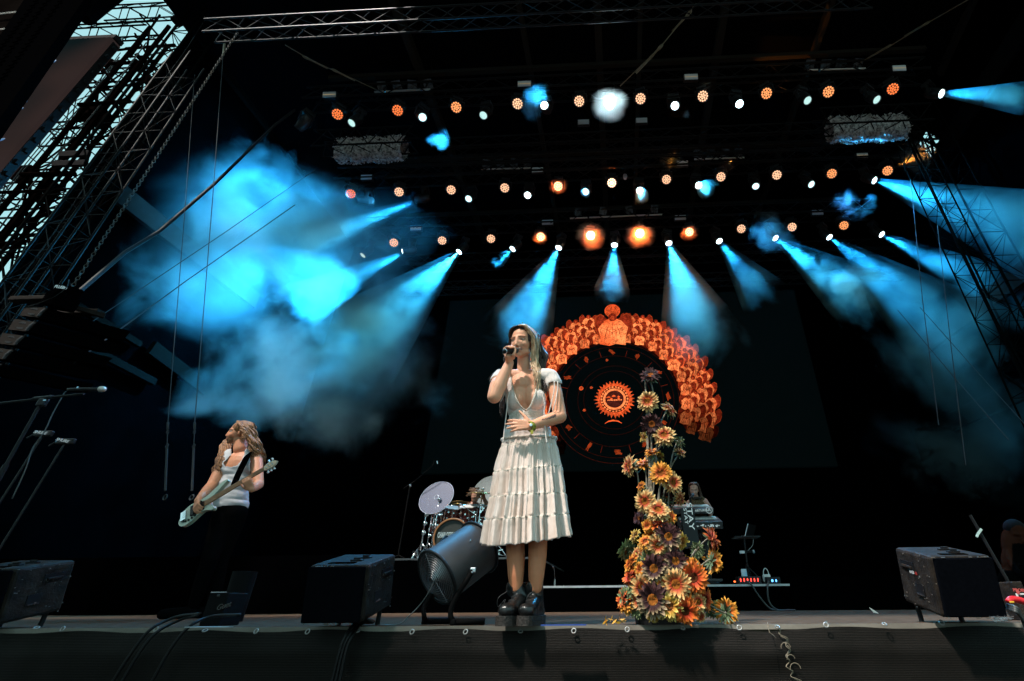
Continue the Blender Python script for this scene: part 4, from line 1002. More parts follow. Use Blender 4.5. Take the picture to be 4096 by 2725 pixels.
# wires, slanting masts and pale slanted beams inside the stage
M['wire'] = mat('steel_wire', (.05, .055, .06), .6, 0, spec=.2)
def wire(name, lab, pts, r=.006, m_='wire', group=None, cat='cable'):
    mb = MB(); mb.tube([U(*p) for p in pts], r, 5); o = mb.build(name, M[m_]); tag(o, lab, cat, group); return o
wire('steel_rope', 'thin vertical steel rope, left of the pair hanging before the smoke', [(779, 300, 5.4), (735, 900, 5.4), (672, 1690, 5.4)], .005, group='steel ropes')
wire('steel_rope', 'thin vertical steel rope, right of the pair hanging before the smoke', [(893, 215, 5.4), (850, 800, 5.4), (779, 1690, 5.4)], .006, group='steel ropes')
for (xb, nm) in ((779, 'right'), (672, 'left')):
    p = U(xb, 1690, 5.4); tb = thing('turnbuckle', p, f'steel turnbuckle and shackles at the foot of the {nm} thin rope', 'turnbuckle', 'turnbuckles')
    e_ = U(xb - 12, 1990, 5.4); dd = (e_ - p).normalized(); L_ = (e_ - p).length; m_ = MB(); m_.cyl(p, p + dd * L_ * .10, .013); m_.cyl(p + dd * L_ * .10, p + dd * L_ * .35, .005); m_.ring(p + dd * L_ * .14, (1, .3, 0), .022, .006, 12, 5)
    m_.cyl(p + dd * L_ * .35, p + dd * L_ * .92, .012); m_.ring(p + dd * L_ * .33, (.3, 1, 0), .022, .006, 12, 5); m_.ring(e_, (.3, 1, 0), .030, .008, 12, 5); m_.build('turnbuckle_body', M['wire'], tb)
wire('guy_wire', 'bluish guy wire slanting up from the loudspeaker stack, upper one', [(364, 1290, 5.2), (900, 930, 6.4), (1260, 680, 7.2)], .006, group='guy wires')
wire('guy_wire', 'bluish guy wire slanting up from the loudspeaker stack, lower one', [(265, 1475, 4.8), (750, 1120, 6.0), (1180, 820, 7.0)], .008, group='guy wires')
wire('cable_bundle', 'dark bundle of cables slanting up across the pale beam to the rig', [(320, 1165, 4.7), (500, 1010, 5.2), (640, 925, 5.6), (860, 735, 6.2), (1100, 500, 6.6), (1180, 440, 6.7)], .028, 'rubber')
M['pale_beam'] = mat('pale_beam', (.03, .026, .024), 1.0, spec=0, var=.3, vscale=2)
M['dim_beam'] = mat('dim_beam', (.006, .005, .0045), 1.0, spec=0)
def on_wall(x, y, side):
    r = ray(x, y); X = (XL + .12) if side < 0 else (XR - .12); return CAM + r * (X / r.x)
def beam_bar(name, lab, a, b, w_, side=-1, th=.1, m_='pale_beam', group='slanted bracing beams'):
    A, Bq = on_wall(*a, side), on_wall(*b, side); d = (Bq - A); fr = frame(Vector((-side, .02, .0)), d); mb = MB(); mb.box((A + Bq) / 2, (d.length, w_, th), fr, bev=.01); o = mb.build(name, M[m_]); tag(o, lab, 'beam', group); return o
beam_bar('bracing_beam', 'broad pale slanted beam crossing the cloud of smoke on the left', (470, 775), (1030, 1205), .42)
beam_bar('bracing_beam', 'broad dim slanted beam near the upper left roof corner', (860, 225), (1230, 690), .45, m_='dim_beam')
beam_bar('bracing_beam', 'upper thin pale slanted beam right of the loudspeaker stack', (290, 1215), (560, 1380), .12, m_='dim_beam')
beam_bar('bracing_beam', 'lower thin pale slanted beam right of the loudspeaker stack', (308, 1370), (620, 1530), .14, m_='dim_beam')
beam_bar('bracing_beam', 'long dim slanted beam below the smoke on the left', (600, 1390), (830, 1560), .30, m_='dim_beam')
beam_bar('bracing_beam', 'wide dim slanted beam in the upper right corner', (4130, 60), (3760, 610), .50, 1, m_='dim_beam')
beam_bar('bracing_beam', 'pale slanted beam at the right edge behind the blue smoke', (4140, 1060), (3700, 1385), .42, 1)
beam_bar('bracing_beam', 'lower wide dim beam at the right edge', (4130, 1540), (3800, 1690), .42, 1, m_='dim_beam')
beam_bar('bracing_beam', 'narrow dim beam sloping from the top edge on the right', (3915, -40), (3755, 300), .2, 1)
# right hand towers
tower('truss_tower', 'slim truss tower with glinting edges behind the blue smoke, right side', 3960, 1240, 7.4, .36, .36, 0, 11.4, .5, .014, 'scaf_dark')
tower('truss_tower', 'wider dark truss tower at the right edge behind the smoke', 4085, 1240, 7.9, .5, .5, 0, 11.4, .6, .020, 'scaf_dark')
tower('truss_tower', 'dim truss tower far back behind the smoke on the left', 1130, 1240, 11.6, .40, .40, 0, 11, .5, .02, 'scaf_dark')
wire('steel_rope', 'thin vertical steel rope, left of the pair on the right side', [(3643, 720, 6.5), (3690, 1200, 6.5), (3755, 1700, 6.5)], .006, group='steel ropes')
wire('steel_rope', 'thin vertical steel rope, right of the pair on the right side', [(3750, 900, 6.5), (3800, 1350, 6.5), (3863, 1862, 6.5)], .006, group='steel ropes')
wire('guy_wire', 'guy wire slanting down to the right edge, lower one', [(3590, 1240, 8.2), (3800, 1490, 7.4), (4035, 1760, 6.6)], .006, group='guy wires')
wire('guy_wire', 'guy wire slanting down to the right edge, upper one', [(3680, 1230, 8.4), (3920, 1500, 7.6), (4120, 1720, 6.8)], .006, group='guy wires')
wire('guy_wire', 'faint guy wire high on the right above the widest beam', [(3860, 700, 8.4), (4110, 850, 7.8)], .006, group='guy wires')
# strained wire slings between roof and trusses
M['sling'] = mat('sling_metal', (.30, .24, .16), .45, .7)
def sling(lab, pts, rings, group='wire slings under the roof'):
    P = [U(*p) for p in pts]; t = thing('wire_sling', P[0], lab, 'sling', group); mb = MB(); mb.tube(P, .011, 6); mb.build('wire', M['sling'], t)
    for (x, y, Y) in rings:
        m2 = MB(); c = U(x, y, Y); dd = (P[-1] - P[0]).normalized(); s_ = dd.cross(Vector((0, -1, 0))).normalized()
        m2.tube([c + dd * (.07 * math.cos(a)) + s_ * (.035 * math.sin(a)) for a in [q_ * math.pi / 5 for q_ in range(10)]], .013, 5, closed=True)
        m2.cyl(c + dd * .05, c + dd * .42, .022, seg=6); m2.build('shackle', M['sling'], t)
    return t
sling('taut wire sling with shackles above the dazzling lamp, running up right', [(2785, 15, 5.0), (2640, 190, 5.5), (2480, 345, 6.2)], [(2755, 55, 5.1), (2640, 190, 5.5), (2605, 228, 5.7)])
sling('taut wire sling with shackles, upper left under the roof', [(1140, 180, 5.4), (1250, 245, 5.8), (1400, 310, 6.4), (1510, 362, 6.7)], [(1225, 232, 5.7), (1340, 283, 6.1)])
sling('taut wire sling with shackles, upper right under the roof', [(3880, -5, 5.2), (3700, 98, 5.8), (3560, 185, 6.3), (3440, 250, 6.7)], [(3705, 95, 5.8), (3550, 188, 6.3)])
wire('drop_chain', 'short knotted chain hanging from the end of the top truss', [(901, 160, 5.0), (897, 190, 5.0), (894, 218, 5.0)], .02, 'sling', cat='chain')
# ------------------------------------------------------------------ people
def vlerp(a, b, t): return Vector(a).lerp(Vector(b), t)
M['skin'] = attr_mat('skin', rough=.5, sub=.12, bump=.08, bscale=500, spec=.35)
M['eye_white'] = mat('eye_white', (.5, .48, .45), .2); M['iris'] = mat('iris', (.02, .015, .012), .15)
def head_prims(mb, c, fr, s, neck_to=None, neck_r=.052, beard=False, smile=0.0, wide=1.0, ridge=1.0):
    "c: centre of head, fr columns: x side, y face direction, z up; s: size, 1 = 0.235 m high"
    def T(x, y, z): return c + fr @ (Vector((x * wide, y, z)) * s)
    E = lambda p, r, f=fr: mb.ell(T(*p), tuple(q * s for q in r), f, 18, 12)
    E((0, -.014, .038), (.074, .092, .082)); E((0, .028, -.01), (.064, .062, .085)); E((0, .030, -.066), (.050, .048, .044)); E((0, .064, -.096), (.020, .018, .018))
    for sx in (-1, 1):
        E((sx * .034, .056, -.026), (.023, .021, .023)); E((sx * .040, .02, -.072), (.014, .030, .020)); E((sx * .075, -.006, -.008), (.008, .017, .029))
        mb.cap(T(sx * .012, .082, .030), T(sx * .048, .064, .026), .009 * s * ridge, .008 * s * ridge); E((sx * .009, .090, -.038), (.0075, .009, .007))
    mb.cap(T(0, .082, .018), T(0, .098, -.032), .0078 * s, .0105 * s)
    E((0, .086, -.060), (.024 + .006 * smile, .010, .0065)); E((0, .084, -.073), (.020 + .004 * smile, .010, .0075))
    if neck_to is not None: mb.cap(T(0, -.018, -.055), neck_to, neck_r * s, neck_r * 1.12 * s)
    return T
def face_paint(me, c, fr, s, base, T, smile=0.0, beard=None, brow=(.05, .03, .02), wide=1.0, blush=.25, lips=(.42, .10, .09)):
    cols = []; inv = fr.transposed(); moved = []
    for v in me.vertices:
        p = inv @ (v.co - c) / s; p.x /= wide; colr = list(base)
        if p.length < .16:
            def g(x, y, z, r): return math.exp(-((p.x - x) ** 2 + (p.y - y) ** 2 + (p.z - z) ** 2) / (r * r))
            ax = abs(p.x)
            # sockets and mouth line pressed in
            d = .012 * math.exp(-(((ax - .031) / .017) ** 2 + ((p.z - .006) / .011) ** 2)) if p.y > .03 else 0
            d += (.010 if smile else .004) * math.exp(-((p.x / .022) ** 2 + ((p.z + .066) / .0035) ** 2)) if p.y > .05 else 0
            if d: v.co -= fr @ Vector((0, 1, 0)) * d * s
            if p.y > .03:
                e = math.exp(-(((ax - .031) / .020) ** 2 + ((p.z - .006) / .008) ** 2)); colr = [a * (1 - .55 * e) for a in colr]
                e = math.exp(-(((ax - .033) / .020) ** 4 + ((p.z - .029 + abs(ax - .033) * .25) / .0042) ** 2)); colr = [a * (1 - .65 * e) + b * .65 * e for a, b in zip(colr, brow)]
                lz = -.066 + (.010 * (ax / .028) ** 2 if smile else 0)
                e = math.exp(-((p.x / (.024 + .005 * smile)) ** 6 + ((p.z - lz) / .0125) ** 4)); colr = [a * (1 - .75 * e) + b * .75 * e for a, b in zip(colr, lips)]
                if smile:
                    e = math.exp(-((p.x / .021) ** 6 + ((p.z - lz - .001) / .0050) ** 4)); colr = [a * (1 - e) + b * e for a, b in zip(colr, (.75, .7, .66))]
                    e = math.exp(-((p.x / .022) ** 6 + ((p.z - lz + .006) / .0022) ** 4)); colr = [a * (1 - .8 * e) + b * .8 * e for a, b in zip(colr, (.05, .01, .01))]
                e = g(.042, .05, -.035, .022) + g(-.042, .05, -.035, .022); colr = [colr[0], colr[1] * (1 - blush * .5 * e), colr[2] * (1 - blush * .5 * e)]
                if beard:
                    e = max(0, min(1, (-.038 - p.z) / .018)) * (0 if math.exp(-((p.x / .02) ** 4 + ((p.z + .066) / .009) ** 4)) > .5 else 1)
                    e = max(e, math.exp(-((p.x / .034) ** 4 + ((p.z + .050) / .006) ** 2)) * .9); colr = [a * (1 - .85 * e) + b * .85 * e for a, b in zip(colr, beard)]
        n_ = mnoise.noise(v.co * 38) * .05; f = 1 + n_
        cols.append([max(0, q * f) for q in colr])
    return cols
def eyes(T, fr, s, parent, closed=0.0):
    for sx in (-1, 1):
        w = MB(); i = MB()
        w.ell(T(sx * .031, .0665, .006), (.0125 * s, .011 * s, .0125 * s * (1 - closed)), fr, 12, 8); i.ell(T(sx * .031, .0745, .006), (.0065 * s, .005 * s, .0065 * s * (1 - closed)), fr, 10, 6)
        e = w.build('eye', M['eye_white'], parent, smooth=True); i.build('iris', M['iris'], e, smooth=True)
def hand(mb, wrist, fdir, palm_n, side, s=1.0, curl=(.3, .35, .4, .45), thumb=.5, spread=.10, tc=.4):
    """palm and five fingers. fdir: from wrist to knuckles; palm_n: the way the palm faces (fingers bend towards it); side: +1 / -1 for the thumb's side (cross product sign)"""
    f = Vector(fdir).normalized(); pn = Vector(palm_n); pn = (pn - f * pn.dot(f)).normalized(); sd_ = f.cross(pn) * side   # thumb side
    W = Vector(wrist); H = .178 * s; pl = .46 * H
    # palm slab
    for k, o_ in enumerate((.026, .009, -.009, -.026)):
        mb.cap(W + sd_ * o_ * s * .55, W + f * pl + sd_ * o_ * s, .0145 * s, .0115 * s)
    mb.cap(W + sd_ * .014 * s, W + f * pl * .55 + sd_ * .030 * s + pn * .006 * s, .016 * s, .013 * s)
    L = (.43, .47, .44, .34)
    for k, o_ in enumerate((.029, .0098, -.0098, -.028)):
        base = W + f * pl * (1.0 - .03 * abs(k - 1)) + sd_ * o_ * s; d = (f + sd_ * (spread * (1.5 - k) / 1.5)).normalized(); c = curl[k]; p = base; r = (.0096, .0088, .0080, .0068); ang = 0
        for j, fr_ in enumerate((.46, .30, .24)):
            ang += c * (1.0, 1.15, .8)[j]; dd = d * math.cos(ang) + pn * math.sin(ang); q = p + dd * (L[k] * H * fr_ * 1.02)
            mb.cap(p, q, r[j] * s * (1 if k < 3 else .88), r[j + 1] * s * (1 if k < 3 else .88), seg=10); p = q
    tb = W + f * pl * .28 + sd_ * .030 * s; d1 = (f * .72 + sd_ * (1 - thumb * .6) + pn * thumb).normalized(); q1 = tb + d1 * .040 * s; d2 = (d1 + (pn * .8 + f * .3 - sd_ * .5) * tc).normalized(); q2 = q1 + d2 * .030 * s; d3 = (d2 + (pn * .3 - sd_ * .6) * tc).normalized()
    mb.cap(tb, q1, .014 * s, .0102 * s, seg=10); mb.cap(q1, q2, .0102 * s, .009 * s, seg=10); mb.cap(q2, q2 + d3 * .024 * s, .009 * s, .0075 * s, seg=10)
def limb(mb, pts, rr):
    for i in range(len(pts) - 1): mb.cap(pts[i], pts[i + 1], rr[i], rr[i + 1])
def lock(mb, pts, r0, wav=0.0, wf=3.0, n=7, flat=.4, mi=0, ph=0.0, taper=1.0):
    c = crom(pts, n); N = len(c); out = []; rr = []
    for i, p in enumerate(c):
        t = i / (N - 1); a = t * wf * 6.283 + ph; w_ = wav * min(1, t * 2.5)
        out.append(p + Vector((math.cos(a) * w_, math.sin(a) * w_ * .7, math.sin(a * .8 + 1) * w_ * .3))); rr.append(max(r0 * (1 - taper * t ** 2.2) * min(1, .5 + t * 4), .0007))
    mb.tube(out, rr, 6, mi=mi, flat=flat)
def hair_mat(name, c, c2, rough=.42):
    return mat(name, c, rough, c2=c2, vscale=60, bump=.5, bscale=250, spec=.45, stretch=(1, 1, .25))

# ------------------------------------------------------------------ the singer
YS = 2.78
def S(cx, cy, dY=0.0): return U(1850 + cx / 3.016, 1280 + cy / 3.016, YS + dY)
def S2(cx, cy, dY=0.0): return U(1850 + cx / 1.96, 1750 + cy / 1.96, YS + dY)
foot_c = F(2055, 2492); print('singer foot', foot_c, 'head', S(700, 95).z)
sg = thing('person', (S(700, 900).x, YS, 0), 'woman in white tiered dress and black boots singing, one hand on her stomach', 'person')
b = MB()
# head looks left and a little up
hc = S(724, 283, -.03); fwv = Vector((-.26, -.93, -.22)).normalized(); upv = (Vector((.03, .10, .98))); upv = (upv - fwv * upv.dot(fwv)).normalized(); hfr = Matrix((fwv.cross(upv), fwv, upv)).transposed()
hs = .97
nb = S(745, 640, .02)
T = head_prims(b, hc, hfr, hs, nb + Vector((0, .0, -.01)), .043, smile=1, wide=1.07, ridge=.72)
# trunk
shL, shR = S(455, 690, .02), S(1070, 690, .02)      # image left and right shoulders
b.cap(vlerp(shL, nb, .25), vlerp(nb, shR, .75), .044, .044)
b.cap(nb + Vector((0, .01, -.02)), S(750, 800, .02), .058, .085)
b.ell(S(755, 830, .03), (.128, .085, .12)); b.ell(S(770, 1010, .035), (.118, .08, .13)); b.ell(S(780, 1200, .035), (.108, .075, .12)); b.ell(S(785, 1420, .035), (.135, .09, .12))
for cx in (652, 870): b.ell(S(cx, 955, -.030), (.060, .048, .062)); b.ell(S(cx * .6 + 762 * .4, 900, -.018), (.055, .045, .07))
# raised arm: shoulder, elbow towards the lens, wrist near the chin
el, wr = S(385, 925, -.13), S(566, 520, -.12)
limb(b, [shL, vlerp(shL, el, .5) + Vector((0, -.01, 0)), el], [.046, .046, .043]); limb(b, [el, vlerp(el, wr, .3), wr], [.043, .044, .028])
# low arm across the waist
el2, wr2 = S(1178, 1165, -.0), S(838, 1272, -.135)
limb(b, [shR, S(1125, 900, .01), el2], [.046, .045, .040]); limb(b, [el2, vlerp(el2, wr2, .35), wr2], [.041, .040, .027])
hand(b, wr2 + (wr2 - el2).normalized() * .002, S(640, 1268, -.150) - wr2, (.1, 1, 0), -1, s=.93, curl=(.22, .18, .20, .26), thumb=.15, spread=.13, tc=.1)
# hand on the microphone
mA, mB_ = S(500, 380, -.245), S(622, 372, -.150); md = (mB_ - mA).normalized()
wv_ = wr; kn = S(590, 385, -.135)
mu = (Vector((0, 0, 1)) - md * md.z).normalized(); mv = md.cross(mu)     # mv points away from or towards the lens
if mv.y > 0: mv = -mv
for k, o_ in enumerate((-.018, -.006, .008, .020)): b.cap(wr + md * o_ * .6, mA.lerp(mB_, .52) + md * o_ * 1.25 - mu * .030 - mv * .012, .0165, .013)
for k in range(4):
    t = .83 - .165 * k; c0 = mA.lerp(mB_, t); r_ = .0165
    pts = [c0 - mu * .034 - mv * .012, c0 - mu * .010 - mv * .028, c0 + mu * .020 - mv * .020, c0 + mu * .028 + mv * .004, c0 + mu * .016 + mv * .021 + md * .003]
    for j in range(4): b.cap(pts[j], pts[j + 1], (.0090, .0086, .0080, .0074)[j] * (1 if k < 3 else .88), (.0086, .0080, .0074, .0066)[j] * (1 if k < 3 else .88), seg=10)
tbp = [wr + (kn - wr) * .45 + mv * .010 + md * .015, mA.lerp(mB_, .60) - mu * .030 + mv * .016, mA.lerp(mB_, .74) - mu * .010 + mv * .024, mA.lerp(mB_, .86) + mu * .008 + mv * .020]
limb(b, tbp, [.015, .0105, .0092, .0075])
# legs
for (x0, x1, xa, xb, fx) in ((335, 485, 360, 475, -1), (510, 668, 522, 618, 1)):
    kn_ = S2((x0 + x1) / 2 + 2, 800, .02); an = S2((xa + xb) / 2 + 4, 1180, .03); hp = S2((x0 + x1) / 2 + fx * 18, 420, .03)
    limb(b, [hp, kn_, vlerp(kn_, an, .35) + Vector((0, .01, 0)), vlerp(kn_, an, .75), an], [.075, .053, .051, .043, .034])
me = remesh(b, .0042, 3, .5)
base = (.86, .41, .25)
cols = face_paint(me, hc, hfr, hs, base, T, smile=1, wide=1.07, brow=(.10, .06, .04))
# freckles, and a dark feather tattoo on the forearm
tq = random.Random(4); fk = [(S(x, y), r_) for x, y, r_ in [(tq.uniform(620, 1180), tq.uniform(680, 1200), tq.uniform(.0015, .003)) for _ in range(30)]]
for i, v in enumerate(me.vertices):
    x, y = proj(v.co); X, Yp = (x - 1850) * 3.016, (y - 1280) * 3.016
    if v.co.y < YS + .05:
        t = (X - 950) / 180
        if 0 < t < 1.0:
            yc = 1205 - 55 * t ** 1.5 + 6 * math.sin(X * .35); w__ = 4 + 16 * t
            if abs(Yp - yc) < w__: cols[i] = [.10, .07, .06]
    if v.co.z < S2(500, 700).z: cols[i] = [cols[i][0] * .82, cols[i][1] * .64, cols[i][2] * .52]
    if X < 560 and Yp > 560 or X < 500: cols[i] = [cols[i][0], cols[i][1] * 1.04, cols[i][2] * 1.06]  # arm on the sunlit side painted slightly paler
paint(me, cols); me.materials.append(M['skin']); linkw('body', me, sg)
eyes(T, hfr, hs, sg, closed=.62)
# microphone she holds
mic = thing('microphone', mA, 'black handheld microphone held to the mouth of the woman in the white dress', 'microphone')
mb = MB(); mb.lathe([(.0105, 0), (.0145, .004), (.0150, .03), (.0165, .10), (.0185, .115), (.0185, .125)], mA, md, 20); mb.build('handle', M['black_plastic'], mic, smooth=True)
mb = MB(); mb.ring(mA + md * .010, md, .0135, .004, 20, 6); mb.build('end_ring', M['chrome'], mic, smooth=True)
mb = MB(); mb.ell(mA + md * .138, (.019, .019, .021), frame(md, (1, 0, 0))); mb.build('grille_head', mat('mic_grille', (.12, .12, .12), .4, .8, bump=.8, bscale=400), mic, smooth=True)
# hair
HD, HB = hair_mat('hair_dark', (.060, .024, .012), (.016, .007, .004)), hair_mat('hair_blonde', (.85, .60, .38), (.42, .24, .12))
hr = MB(); q = random.Random(11)
crown = hc + hfr @ Vector((0, -.02, .115)) * hs
def HP(x, y, z): return hc + hfr @ (Vector((-x, y, z)) * hs)
# cap shell behind the hairline
cap_ = MB(); n_u, n_v = 26, 16; vs = []; fs = []
for j in range(n_v + 1):
    for i in range(n_u):
        a = 2 * math.pi * i / n_u; ph = math.pi * .62 * j / n_v
        x, y, z = .084 * math.sin(ph) * math.sin(a), -.016 + .103 * math.sin(ph) * math.cos(a), .030 + .096 * math.cos(ph)
        fc = max(0, math.cos(a)); lim = .070 - .0 * abs(math.sin(a))
        if y > .045 and z < .088 - .35 * abs(x): y = .045 - .6 * (y - .045); x *= 1.0
        vs.append(HP(x, y, z))
for j in range(n_v):
    for i in range(n_u): fs.append((j * n_u + i, j * n_u + (i + 1) % n_u, (j + 1) * n_u + (i + 1) % n_u, (j + 1) * n_u + i))
hr.add(vs, fs, 0)
# image right side: long pale streaks at the front, dark locks behind, falling past the chest
for k in range(120):
    t = (k + .5) / 120; blond = t < .50; j = lambda a: q.uniform(-a, a); e = q.random(); o_ = .012 * e
    pts = [HP(.003 + j(.003), .064 - .11 * t, .113 - .012 * t), HP(.046 + o_, .060 - .115 * t + j(.008), .104 - .014 * t + j(.006)), HP(.076 + o_, .042 - .11 * t + j(.009), .060 + j(.012)), HP(.080 + 1.5 * o_ + j(.006), .026 - .09 * t + j(.009), .005 + j(.012)), S(862 + 75 * t + j(26), 440 + j(18), -.045 + .09 * t), S(850 + 95 * t + j(34), 545 + j(24), -.045 + .09 * t), S(868 + 100 * t + j(30), 650 + j(24), -.075 + .09 * t), S(880 + 110 * t + j(28), 730 + 70 * e, -.085 + .09 * t)]
    if e > .4: pts.append(S(900 + 110 * t + j(28), 830 + 160 * e * (1 - t * .4), -.085 + .06 * t))
    lock(hr, pts, q.uniform(.005, .0085), q.uniform(.004, .011), 2.4, n=9, mi=1 if (blond and q.random() > .10) or q.random() < .08 else 0, ph=q.uniform(0, .9) + t * 2, flat=.5)
for k in range(16):   # dark mass to the right of the streaks
    j = lambda a: q.uniform(-a, a); pts = [HP(.03, -.03, .115), HP(.085, -.03, .04 + j(.02)), S(925 + j(20), 330, .03), S(985 + j(18), 440 + j(10), .03), S(965 + j(20), 560, .02), S(975 + j(20), 680, .0), S(985 + j(15), 800, -.03), S(1005 + j(12), 900 + j(30), -.03)]
    lock(hr, pts, .016, .008, 2, mi=0, ph=q.uniform(0, 3), flat=.5)
# image left side: dark, swept behind the raised arm and hanging down the back
for k in range(90):
    t = (k + .5) / 90; j = lambda a: q.uniform(-a, a); e = q.random(); o_ = .012 * e
    pts = [HP(.003 + j(.003), .064 - .11 * t, .113 - .012 * t), HP(-.044 - o_, .056 - .115 * t + j(.006), .102 - .012 * t + j(.005)), HP(-.076 - o_, .034 - .10 * t + j(.008), .052 + j(.012)), HP(-.084 - 1.5 * o_, .010 - .08 * t + j(.008), -.01 + j(.012)), S(535 + j(24), 455 + j(18), .05), S(585 - 40 * t + j(30), 560 + j(18), .05), S(600 - 110 * t + j(28), 650 + j(18), .05)]
    if t > .45: pts += [S(470 + j(20), 850, .13), S(470 + j(25), 1010, .12), S(480 + j(22), 1130 + j(60), .11)]
    lock(hr, pts, q.uniform(.006, .009), q.uniform(.004, .009), 2.2, mi=0, ph=q.uniform(0, 3), flat=.45)
for k in range(6):   # a few flyaway wisps at the left shoulder
    j = lambda a: q.uniform(-a, a); lock(hr, [S(500, 600, .06), S(430 + j(10), 615 + j(8), .05), S(380 + j(10), 650 + j(10), .05), S(310 + j(15), 712 + j(12), .05)], .0035, .003, 2, mi=0)
hro = hr.build('hair', [HD, HB], sg, smooth=True)
# dress: bodice cut from an inflated trunk
M['dress'] = mat('white_cotton', (.84, .75, .70), .85, c2=(.76, .66, .60), vscale=30, bump=.15, bscale=120, spec=.15, sub=.0)
M['lace'] = mat('cream_lace', (.84, .77, .67), .9, c2=(.66, .56, .46), vscale=130, bump=.8, bscale=300, spec=.1)
M['boned'] = M['dress']
c = MB(); g_ = .007
c.cap(vlerp(shL, nb, .12) + Vector((0, 0, -.004)), vlerp(nb, shR, .88) + Vector((0, 0, -.004)), .052, .054)
c.cap(shL + Vector((.006, -.004, -.002)), vlerp(shL, el, .24), .050, .054); c.cap(shR + Vector((-.004, 0, -.002)), vlerp(shR, S(1125, 900, .01), .42), .050, .056)
c.ell(S(755, 830, .03), (.135, .092, .126)); c.ell(S(770, 1010, .035), (.125, .087, .137)); c.ell(S(780, 1200, .035), (.113, .083, .124)); c.ell(S(785, 1390, .035), (.146, .099, .125)); c.ell(S(785, 1480, .035), (.158, .100, .085))
for cx in (652, 870): c.ell(S(cx, 955, -.030), (.067, .056, .070)); c.ell(S(cx * .6 + 762 * .4, 900, -.018), (.060, .050, .074))
bo = remesh(c, .0048, 5, .5)
def inpoly(x, y, P):
    ins = False; j = len(P) - 1
    for i in range(len(P)):
        if (P[i][1] > y) != (P[j][1] > y) and x < (P[j][0] - P[i][0]) * (y - P[i][1]) / (P[j][1] - P[i][1]) + P[i][0]: ins = not ins
        j = i
    return ins
VN = [(575, 560), (580, 700), (600, 800), (640, 930), (700, 1040), (768, 1098), (820, 1040), (870, 920), (900, 800), (925, 700), (960, 560)]
bm = bmesh.new(); bm.from_mesh(bo); kill = []
for f in bm.faces:
    cc = f.calc_center_median(); x, y = proj(cc); X, Yp = (x - 1850) * 3.016, (y - 1280) * 3.016
    if cc.y < YS + .03 and inpoly(X, Yp, VN): kill.append(f); continue
    if (cc - nb).length < .085 and cc.z > nb.z - .03: kill.append(f); continue
    if Yp > 1475: kill.append(f); continue
    if X > 1000 and Yp > 745 + .25 * abs(X - 1100) and cc.x > S(1020, 800).x and Yp < 1100 and X > 1040: kill.append(f); continue
    if X < 500 and (cc - vlerp(shL, el, .30)).dot(el - shL) > 0 and Yp < 1000: kill.append(f)
bmesh.ops.delete(bm, geom=kill, context='FACES')
lim = {}
bm.to_mesh(bo); bm.free()
for i, v in enumerate(bo.vertices):     # creases of the wrapped cups and gathers
    v.co += Vector((0, -1, 0)) * .0035 * mnoise.noise(Vector((v.co.x * 70, v.co.y * 10, v.co.z * 16)))
bo.materials.append(M['dress']); bo.materials.append(M['lace'])
for p in bo.polygons:
    cc = p.center; x, y = proj(cc); X, Yp = (x - 1850) * 3.016, (y - 1280) * 3.016
    if 1108 < Yp < 1178 and cc.y < YS + .1: p.material_index = 1
bod = linkw('bodice', bo, sg); sol = bod.modifiers.new('thick', 'SOLIDIFY'); sol.thickness = .004; sol.offset = 1
# neckline edging
el_ = MB()
def onfront(x, y, dy): return S(x, y, dy)
ne1 = [(582, 690, -.03), (600, 800, -.062), (640, 930, -.095), (700, 1040, -.092), (768, 1100, -.082)]; ne2 = [(922, 700, -.03), (898, 800, -.062), (868, 920, -.098), (820, 1040, -.094), (768, 1100, -.082)]
for pts in (ne1, ne2): el_.tube(crom([S(*p) for p in pts], 8), .0065, 8, flat=.5)
el_.build('neckline_edging', M['lace'], sg, smooth=True)
# ties: thin cords hanging from the sleeves and cups
ti = MB()
for pts in ([(1108, 742, -.05), (1105, 850, -.06), (1070, 1010, -.07), (1035, 1140, -.075)], [(1150, 745, -.04), (1145, 850, -.05), (1118, 990, -.07), (1085, 1110, -.06)], [(568, 870, -.095), (545, 960, -.09), (535, 1080, -.085), (505, 1330, -.08), (488, 1480, -.09)], [(990, 1000, -.09), (985, 1150, -.09), (1000, 1350, -.10), (1018, 1492, -.11)], [(945, 875, -.09), (975, 940, -.09), (992, 1030, -.09)], [(500, 790, -.06), (500, 900, -.05), (458, 985, -.03)]):
    ti = MB(); ti.tube(crom([S(*p) for p in pts], 6), .0032, 6); ti.build('tie_cord', M['dress'], sg, smooth=True)
# tiered skirt
M['skirt'] = mat('skirt_cotton', (.86, .73, .66), .88, c2=(.74, .58, .49), vscale=22, bump=.3, bscale=90, spec=.12, stretch=(1, 1, .3))
rings = [  # (left px, right px, y left, y mid, y right) in the second close-up, tier id
    (299, 728, 6, 20, -10, 0), (290, 735, 72, 76, 46, 0), (262, 752, 165, 180, 130, 1), (245, 766, 258, 268, 208, 1), (236, 776, 350, 360, 300, 2), (224, 790, 455, 470, 420, 2), (206, 800, 545, 560, 500, 3), (190, 808, 628, 648, 588, 3), (176, 818, 730, 748, 670, 4), (165, 830, 828, 852, 752, 4)]
NA = 420; sk = MB(); vs = []; fs = []; rows_ = []
def ring_at(u):
    i = min(int(u), len(rings) - 2); t = u - i; A, Bq = rings[i], rings[i + 1]; return [A[k] * (1 - t) + Bq[k] * t for k in range(5)]
def pleat(a, tier, amp):
    s_ = 0
    for k, (f, w_) in enumerate(((13, 1.2), (23, 1.0), (41, .6), (77, .35))): s_ += w_ * math.sin(f * a + tier * 1.1 * (k > 1) + k * 2.1 + 1.5 * math.sin(a * 3 + k + tier * .15))
    s_ = s_ / 2.2; return amp * (abs(s_) ** .75 * (1 if s_ > 0 else -1))
SUB = 10; seam_u = (1, 3, 5, 7)
